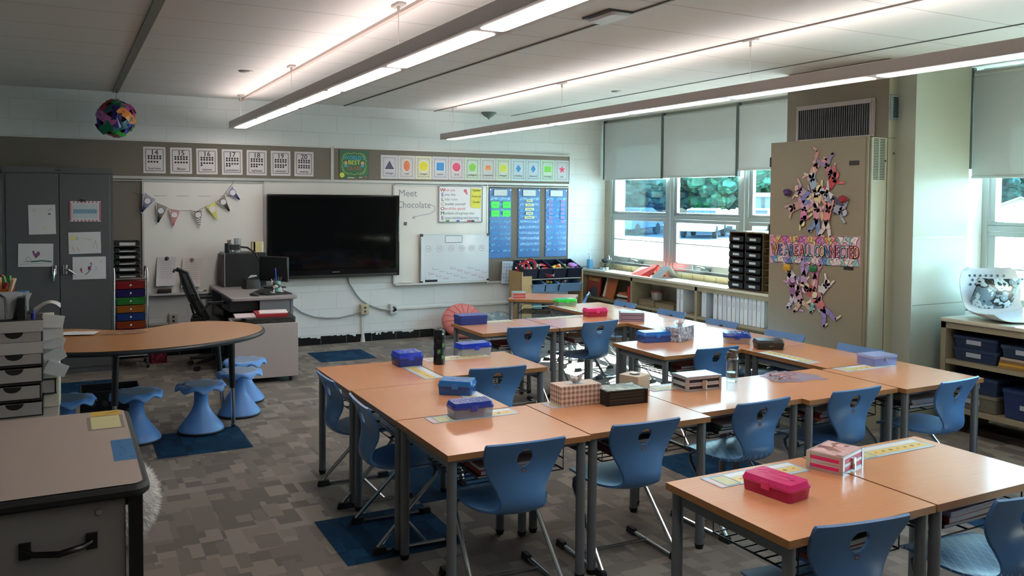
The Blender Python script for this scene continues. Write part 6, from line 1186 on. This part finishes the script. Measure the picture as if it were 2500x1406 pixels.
for k, (y, z, a, s, c, l) in enumerate(((4.80, 1.945, 150, 1.0, ('c79494', 'c08a86', 'd0a8a0'), 'pink upside-down figure at the top left of the upper cluster'), (4.66, 1.945, 205, .95, ('a8707c', '8a7a96', 'c9a9b0'), 'mauve figure at the top right of the upper cluster'), (4.63, 1.83, -35, 1.05, ('b03c3c', 'a8302f', 'c4605c'), 'solid red figure on the right of the upper cluster'), (4.80, 1.82, 15, 1.05, ('8fa8bc', 'b09ab4', 'c9c0a8'), 'pale blue figure in the middle of the upper cluster'), (4.90, 1.76, 60, 1.0, ('a894ac', '9a90b8', 'c8a8a8'), 'lilac figure left of the yellow one'), (4.76, 1.705, -10, 1.15, ('c9be8e', 'bdb282', 'd0c89c'), 'yellow figure at the centre of the upper cluster'),
    (4.64, 1.735, 60, 1.0, ('c9cbd0', '3f4864', 'c0c2c8'), 'white and navy figure right of the yellow one'), (4.95, 1.665, 110, 1.05, ('b08a80', '6a78a8', 'b89a9a'), 'brownish figure reaching to the purple blob'), (4.57, 1.64, -110, 1.0, ('8a94a4', '7a8a9c', '9aa4b0'), 'grey-blue figure reaching to the red blob'), (4.89, 1.60, 170, 1.0, ('c4789c', 'b890a8', 'd0cc90'), 'pink figure at the bottom left of the upper cluster'), (4.76, 1.585, 5, 1.05, ('c08a9a', '6a86b0', 'cdb0ac'), 'pink and blue figure at the bottom middle of the upper cluster'), (4.66, 1.575, -12, 1.05, ('c87a78', 'c9c0bc', 'cc8f88'), 'coral and white figure at the bottom right of the upper cluster'))): fig(y, z, a, s, c, l, PS[k % 4], gu, .0006*k)
for k, (y, z, a, s, c, l) in enumerate(((5.00, 1.085, 50, 1.0, ('c0bcc8', '6a86a4', 'd0c8b0'), 'white and blue figure reaching to the yellow blob'), (4.88, 1.075, 185, 1.05, ('a88aa8', '9a86b4', 'c0a8c0'), 'purple figure doing a handstand at the top of the lower cluster'), (4.77, 1.06, 170, 1.0, ('c07a92', 'b87a9c', 'cc9aa8'), 'pink figure reaching to the green blob'), (4.99, .965, 5, 1.05, ('8a5a8c', 'b0b0b8', 'b08cb4'), 'dark purple figure at the left of the lower cluster'), (4.92, .925, 20, 1.0, ('b08c9c', 'b89a86', 'c4b0b0'), 'mauve figure with tan legs in the lower cluster'), (4.80, .955, 35, 1.0, ('a04a4c', '6aa8a0', 'c8bc98'), 'red and teal figure in the middle of the lower cluster'), (4.69, 1.005, -40, 1.0, ('c0c0c8', '9a94ac', 'cfc8c0'), 'white figure raising one arm at the right of the lower cluster'), (4.70, .885, 40, 1.15, ('b86a6c', '8a78ac', 'cfcaa4'), 'large figure with purple legs at the bottom right'))): fig(y, z, a, s, c, l, PS[(k+1) % 4], gl, .0006*k)
for y, z, c, l in ((5.06, 1.765, '3f2058', 'dark purple paper blob at the left of the upper cluster'), (4.50, 1.715, '8c2028', 'dark red paper blob at the right of the upper cluster'), (5.05, 1.155, 'b58a20', 'yellow paper blob above the lower cluster'), (4.775, 1.165, '1f6a34', 'green paper blob above the lower cluster')):
    b = MB(); b.sph((0, 0, 0), .02, .042, .026, 10, 7, jit=.22); tag(b.obj('paper_pompom', mat(c, .7), None, (DOORX-.022, y, z), smooth=0), l, 'paper pompom')
# ---------------------------------------------------------------- toy organizer by the back wall
OW = mat('a88a5c', .5, var=.08, scale=4, stretch=(1, 1, 8))
t = thing('toy_organizer', 'wooden-sided toy organizer holding tilted navy and grey bins', 'toy organizer', (4.95, 9.12, 0))
for x in (0, .875):
    b = MB(); b.box(x, 0, 0, x+.018, .34, .80, 0); o = b.obj('side_panel', OW, t, bev=.003)
b = MB(); b.box(-.165+.165, -.002, 0, .145, .016, .80); b.obj('front_panel', OW, t, bev=.003)
b = MB(); b.rr(.075, -.003, .755, .05, .004, .018, .001); b.obj('hand_hole', mat('1a1410', .8), t)
b = MB()
for z, y in ((.70, .0), (.72, .30), (.54, .0), (.57, .30), (.36, 0), (.39, .3)): b.tube([(.018, y+.02, z), (.875, y+.02, z)], .009)
b.obj('rail', mat('9a8f7c', .4, .2), t); b = MB(); b.box(.145, .0, .30, .875, .34, .318); b.box(.145, .0, .05, .875, .34, .068); b.obj('shelf_board', OW, t)
def tbin(x, z, w, col, label, g, d=.30, h=.13):
    t = thing('storage_bin', label, 'bin', (4.95+x, 9.13, z), 0, g); b = MB(); T_ = Matrix.Rotation(rad(18), 4, 'X'); b.T = T_
    b.box(-w/2+.012, .02, 0, w/2-.012, d-.02, .006); k = .012
    for (x0, y0, x1, y1) in ((-w/2, 0, w/2, k*.5), (-w/2, d-k*.5, w/2, d)): b.box(x0, y0, 0, x1, y1, h)
    for s in (-1, 1): b.box(min(s*w/2, s*(w/2-.006)), 0, 0, max(s*w/2, s*(w/2-.006)), d, h)
    b.obj('bin_body', mat(col, .4), t); b = MB(); b.T = T_; b.box(-w/2-.006, -.008, h-.012, w/2+.006, .004, h); b.box(-w/2-.006, d-.004, h-.012, w/2+.006, d+.008, h); b.box(-w/2-.008, -.008, h-.012, -w/2+.002, d+.008, h); b.box(w/2-.002, -.008, h-.012, w/2+.008, d+.008, h); b.obj('rim', mat(col, .35), t)
gn, gg = 'tilted navy bins in the top row of the toy organizer', 'tilted grey-blue bins in the second row of the toy organizer'
for k, (x, l) in enumerate(((.12, 'navy bin at the left end, holding red drums'), (.335, 'navy bin second from the left, holding a red tambourine'), (.54, 'navy bin holding yellow and orange toys'), (.755, 'navy bin at the right end, holding yellow and purple toys'))): tbin(x, .71, .20, '161b2c', l, gn)
for k, (x, w, l) in enumerate(((.235, .18, 'grey-blue bin at the left of the second row'), (.43, .18, 'grey-blue bin in the middle of the second row with yellow toys'), (.70, .32, 'wide grey-blue bin at the right of the second row'))): tbin(x, .535, w, '6a86a4', l, gg, .28, .11)
def toy(name, label, cat, x, y, z, fn, rot=(0,0,0)):
    t = thing(name, label, cat, (4.95+x, 9.13+y, z)); t.rotation_euler = rot; fn(t)
def tamb(col):
    def f(t):
        b = MB(); b.lathe([(.085, 0), (.09, .005), (.09, .04), (.085, .045)], 24, cap=False); b.obj('hoop', mat(col, .35), t); b = MB(); b.lathe([(.062, .02), (.084, .03)], 24, cap=False); b.obj('rim_ring', mat('c03440', .5), t); b = MB()
        for k in range(6): a = PI/3*k; b.cyl(.089*math.cos(a), .089*math.sin(a), .016, .022, .014, 8)
        b.obj('jingles', CHROME, t)
    return f
toy('toy_tambourine', 'red tambourine standing upright in the left navy bin', 'toy drum', .16, .08, .86, tamb('a01c28'), (rad(65), 0, rad(-25))); toy('toy_tambourine', 'second red tambourine tucked behind the upright one', 'toy drum', .09, .10, .83, tamb('8c1c24'), (rad(60), 0, rad(-40)))
toy('toy_tambourine', 'red tambourine lying in the second navy bin', 'toy drum', .36, .10, .80, tamb('a82430'), (rad(50), 0, rad(10))); toy('toy_tambourine', 'dark red drum in front in the second navy bin', 'toy drum', .40, .05, .77, tamb('7c1420'), (rad(35), 0, 0))
def blobs(cols, n, s, seed, sp=.07):
    def f(t):
        q = random.Random(seed); 
        for c in cols:
            b = MB()
            for k in range(n): b.sph((q.uniform(-sp, sp), q.uniform(-.05, .05), q.uniform(0, .06)), s*q.uniform(.6, 1.2), s*q.uniform(.6, 1.2), s*q.uniform(.5, 1), 8, 5, jit=.1)
            b.obj('toy_piece', mat(c, .5), t)
    return f
for x, z, cols, l, s in ((.22, .80, ('8fa8c8', 'c9ccd0', '3a6a3a'), 'white, pale blue and green toys at the front of the left navy bin', .03), (.55, .80, ('d0b43a', 'd0602c', 'd8d080', 'c9a23c'), 'yellow and orange soft toys in the third navy bin', .032), (.71, .81, ('c4c040', 'a8a838'), 'yellow-green toys in the right navy bin', .03), (.80, .81, ('a86ab0', 'b87ab8'), 'purple toys in the right navy bin', .034), (.40, .60, ('b89a3a', 'a86a3a', '4a4a4a'), 'small yellow toys in the middle grey-blue bin', .018), (.67, .605, ('b8a8b0', 'c86a70', 'd0d0d4'), 'small pinkish toys in the wide grey-blue bin', .016)):
    toy('toy_heap', l, 'toys', x, .09, z, blobs(cols, 5, s, int(x*100)))
for k, (x, z, c, l) in enumerate(((.25, .332, '5a8a94', 'teal bag on the lower board of the toy organizer'), (.42, .332, '1d1f22', 'black box on the lower board of the toy organizer'), (.70, .332, '3a3f44', 'dark grey box on the lower board, right part of the toy organizer'))):
    t = thing('storage_box', l, 'box', (4.95+x, 9.27, z-.0135)); b = MB(); b.rr(0, 0, 0, .15, .22, .07, .02, taper=.9); b.obj('box_body', mat(c, .6), t); b = MB(); b.rr(0, 0, .07, .13, .19, .012, .02); b.obj('lid', mat(c, .4), t)
# floor bags
t = thing('round_cushion', 'round salmon-pink floor cushion propped against the back wall', 'cushion', (4.25, 9.33, .0), 0); b = MB(); T_ = Matrix.Translation((0, 0, .215)) @ Matrix.Rotation(rad(-20), 4, 'X'); b.T = T_; b.sph((0, 0, 0), .27, .085, .215, 28, 14); b.obj('cushion_body', mat('c4706a', .6, var=.08, scale=6), t)
b = MB(); b.T = T_
for k in range(8): a = PI*k/8; b.tube([(r_*math.cos(a)*.27, -.087*math.sqrt(max(0, 1-r_*r_))-.001, r_*math.sin(a)*.215) for r_ in [-.98+.14*i for i in range(15)]], .003, 5)
b.obj('seam', mat('a4504c', .7), t)
t = thing('floor_pillow', 'grey-blue patterned floor pillow slumped beside the pink cushion', 'cushion', (4.75, 9.36, 0)); b = MB(); b.T = Matrix.Translation((0, 0, .155)) @ Matrix.Rotation(rad(-25), 4, 'X'); b.sph((0, 0, 0), .25, .10, .155, 22, 12, jit=.03); b.obj('pillow_body', patch_mat('grey_print', ['7f8a90', '6f7f88', '9aa4a8', '5f7480', '8a9498'], 18, .8), t)
t = thing('grip_ball', 'teal-grey ball half hidden by the leg of the turned desk', 'ball', (4.98, 9.0, .13)); b = MB(); b.sph((0, 0, 0), .13, n=24, k=14); b.obj('ball_body', mat('4f7480', .6), t); b = MB(); b.cyl(0, 0, -.131, -.128, .01, 8); b.obj('valve', BLACK, t)
# ---------------------------------------------------------------- things on the right-hand shelf
def bbin(y, z, w, h, label, col='26344e', x=5.76, d=.38, lid=True):
    t = thing('storage_bin', label, 'bin', (x, y, z), 0, 'blue storage bins on the right-hand shelf'); b = MB(); b.rr(d/2, 0, 0, d*.92, w*.92, h-.02, .02, taper=1.06); b.obj('bin_body', plastic(col, .10, .35), t)
    b = MB(); b.rr(d/2, 0, h-.022, d, w, .022, .02); b.obj('lid', mat(col, .4), t)
    b = MB(); A = Art(b, (-.001+d*.02, 0, h*.45), (0, -1, 0), (0, 0, 1)); b.box(.0, -.055, h*.36, .006, .055, h*.36+.032); b.obj('paper_label', mat('9a9ea8', .6), t)
    return t
bbin(3.80, .5465, .34, .095, 'blue lidded bin, lower of the near-wall pair on the top level'); bbin(3.80, .6425, .34, .085, 'blue lidded bin, upper of the near-wall pair on the top level')
bbin(3.44, .6235, .34, .085, 'blue lidded bin on the tan folders, further right on the top level'); 
t = thing('folder_stack', 'stack of tan and yellow folders on the top level of the bin shelf', 'folders', (5.95, 3.44, .5465)); 
for k, c in enumerate(('8a6a3a', 'b58a28', '7a5a38', 'a39484')): b = MB(); b.box(-.2+.008*k, -.17, .018*k, .17, .17, .018*k+.017); b.obj('folder', mat(c, .6), t, smooth=0)
b = MB(); b.rr(0, 0, 0, .06, .09, .045, .01); tag(b.obj('yellow_block', mat('b59a20', .5), None, (5.84, 3.37, .7095)), 'yellow object on the lid of the right upper blue bin', 'block')
bbin(3.80, .205, .36, .12, 'clear pale bin on the lower level at the wall end', '6a675a'); bbin(3.80, .3265, .36, .12, 'dark blue lidded bin on the pale bin at the wall end'); bbin(3.40, .205, .38, .20, 'large dark blue bin with a label on the lower level', '22305a')
t = thing('chair_shell', 'white perforated plastic chair shell standing on the bin shelf', 'chair shell', (5.98, 3.74, .852), rad(153))
KS = [(.24, .018, .19), (.18, .012, .215), (.08, .008, .225), (-.04, .012, .22), (-.12, .035, .215), (-.165, .09, .215), (-.185, .17, .225), (-.205, .26, .225), (-.22, .33, .20), (-.226, .355, .16)]
n, m_ = 28, 13; vs = []; import itertools
def it(K, q):
    i = min(int(q*(len(K)-1)), len(K)-2); f = q*(len(K)-1)-i; f = f*f*(3-2*f)*.4+f*.6; return [K[i][j]*(1-f)+K[i+1][j]*f for j in range(len(K[0]))]
rows = [it(KS, i/(n-1)) for i in range(n)]
for side in (0, 1):
    for i, (y, z, w) in enumerate(rows):
        a, c = rows[max(0, i-1)], rows[min(n-1, i+1)]; L_ = math.hypot(c[0]-a[0], c[1]-a[1]); ny, nz = (c[1]-a[1])/L_, -(c[0]-a[0])/L_
        for j in range(m_): u = -1+2*j/(m_-1); e = .05*abs(u)**3; s_ = -.006 if side else 0; vs.append((u*w, y+ny*(e+s_), z+nz*(e+s_)))
b = MB(); k = n*m_; b.add(vs, [(s*k+i*m_+j, s*k+i*m_+j+1, s*k+(i+1)*m_+j+1, s*k+(i+1)*m_+j) for s in (0, 1) for i in range(n-1) for j in range(m_-1)]+[(i*m_+j, (i+1)*m_+j, k+(i+1)*m_+j, k+i*m_+j) for j in (0, m_-1) for i in range(n-1)]+[(i*m_+j, i*m_+j+1, k+i*m_+j+1, k+i*m_+j) for i in (0, n-1) for j in range(m_-1)]); b.obj('shell_body', mat('d5d8da', .35), t, smooth=60)
b = MB()
for r_ in range(3):
    for j in range(7-r_ % 2):
        u = (-.13+.043*j+(.0215 if r_ % 2 else 0)); z = .30-.032*r_; yb = -.214-.01*(z-.30)/.03*0
        b.add([(u+.010*math.cos(2*PI*i/12), -.2125+(z-.30)*-.25+.004+.05*abs(u/.225)**3, z+.010*math.sin(2*PI*i/12)) for i in range(12)], [tuple(range(12))])
b.obj('perforations', mat('5f6f74', .8), t, smooth=0)
t = thing('sequin_cushion', 'black and silver sequined cushion leaning in the white chair shell', 'cushion', (6.02, 3.79, .885), rad(153)); b = MB(); T_ = Matrix.Translation((0, -.055, .135)) @ Matrix.Rotation(rad(-32), 4, 'X'); b.T = T_; vs = []; n = 13
for s in (1, -1):
    for i in range(n):
        for j in range(n): u = -1+2*i/(n-1); v = -1+2*j/(n-1); h = ((1-u**4)*(1-v**4))**.6; vs.append((u*.17*(1-.06*(1-v*v)), s*.045*h, v*.155*(1-.06*(1-u*u))))
b.add(vs, [(s*n*n+i*n+j, s*n*n+(i+1)*n+j, s*n*n+(i+1)*n+j+1, s*n*n+i*n+j+1) for s in (0, 1) for i in range(n-1) for j in range(n-1)]); b.obj('cushion_body', patch_mat('black_silver_sequins', ['101316', '9fb4bc', '0c0e10', '5f7480', 'b9c9ce', '16191c'], 7, .3, 'noise'), t)
t = thing('pencil_sharpener', 'small pale box at the front edge of the bin shelf', 'box', (5.80, 3.36, .852)); b = MB(); b.rr(0, 0, 0, .08, .13, .045, .01); b.obj('box_body', mat('9a9388', .5), t); b = MB(); b.rr(-.042, 0, .01, .004, .06, .022, .001); b.obj('front_plate', CHROME, t)
# ---------------------------------------------------------------- camera, daylight, lamps
cam = bpy.data.cameras.new('camera'); co = bpy.data.objects.new('camera', cam); C.objects.link(co)
yaw, pitch, roll = rad(27.80714), rad(-2.11706), rad(.47225)
fw = Vector((math.sin(yaw)*math.cos(pitch), math.cos(yaw)*math.cos(pitch), math.sin(pitch))); r0 = Vector((math.cos(yaw), -math.sin(yaw), 0)); u0 = r0.cross(fw)
r_ = r0*math.cos(roll)+u0*math.sin(roll); u_ = -r0*math.sin(roll)+u0*math.cos(roll)
m = Matrix((r_, u_, -fw)).transposed().to_4x4(); m.translation = Vector((0, 0, 1.69)); co.matrix_world = m
cam.sensor_width = 36; cam.sensor_fit = 'HORIZONTAL'; cam.lens = 2066.585/2500*36; cam.shift_y = (563.668-703)/2500; cam.clip_start = .05; cam.clip_end = 500
bpy.context.scene.camera = co
w = bpy.data.worlds.new('sky'); bpy.context.scene.world = w; w.use_nodes = True; t = w.node_tree; t.nodes.clear(); L = t.links.new
tc = N(t, 'ShaderNodeTexCoord'); sp = N(t, 'ShaderNodeSeparateXYZ'); L(tc.outputs['Generated'], sp.inputs[0])
rp = N(t, 'ShaderNodeValToRGB'); e = rp.color_ramp.elements; e[0].position = .0; e[0].color = (.72, .96, 1., 1); e[1].position = .6; e[1].color = (.30, .62, 1., 1); L(sp.outputs[2], rp.inputs[0])
bg = N(t, 'ShaderNodeBackground', i={'Strength': SKY_S}); L(rp.outputs[0], bg.inputs[0]); o = N(t, 'ShaderNodeOutputWorld'); L(bg.outputs[0], o.inputs[0])
sun = bpy.data.lights.new('sun', 'SUN'); sun.energy = SUN_S; sun.angle = rad(.6); sun.color = (1., .97, .92); so = bpy.data.objects.new('sun', sun); C.objects.link(so); so.rotation_euler = Vector((-1, -.76, -.93)).to_track_quat('-Z', 'Y').to_euler(); so.location = (20, 16, 20)
for y0, y1, x in ((5.7, 9.5, 6.62), (1.7, 4.2, 6.62)):      # sky portals filling the window openings
    l = bpy.data.lights.new('window_portal', 'AREA'); l.shape = 'RECTANGLE'; l.size = 1.2; l.size_y = y1-y0; l.cycles.is_portal = True
    o = bpy.data.objects.new('window_portal', l); C.objects.link(o); o.location = (x, (y0+y1)/2, 1.45); o.rotation_euler = (0, PI/2, 0)
sc = bpy.context.scene; sc.view_settings.view_transform = 'Standard'; sc.view_settings.look = 'None'; sc.view_settings.exposure = EXPO; sc.view_settings.gamma = 1; sc.view_settings.use_curve_mapping = False
cy = sc.cycles; cy.use_denoising = True; cy.max_bounces = 7; cy.diffuse_bounces = 4; cy.glossy_bounces = 3; cy.transmission_bounces = 4; cy.transparent_max_bounces = 12; cy.caustics_reflective = False; cy.caustics_refractive = False; cy.sample_clamp_indirect = 6; cy.blur_glossy = 1.
cy.use_adaptive_sampling = True; cy.adaptive_threshold = .02
for o in list(bpy.data.objects):
    if o.parent is None and o.get('label') == 'x': bpy.data.objects.remove(o)
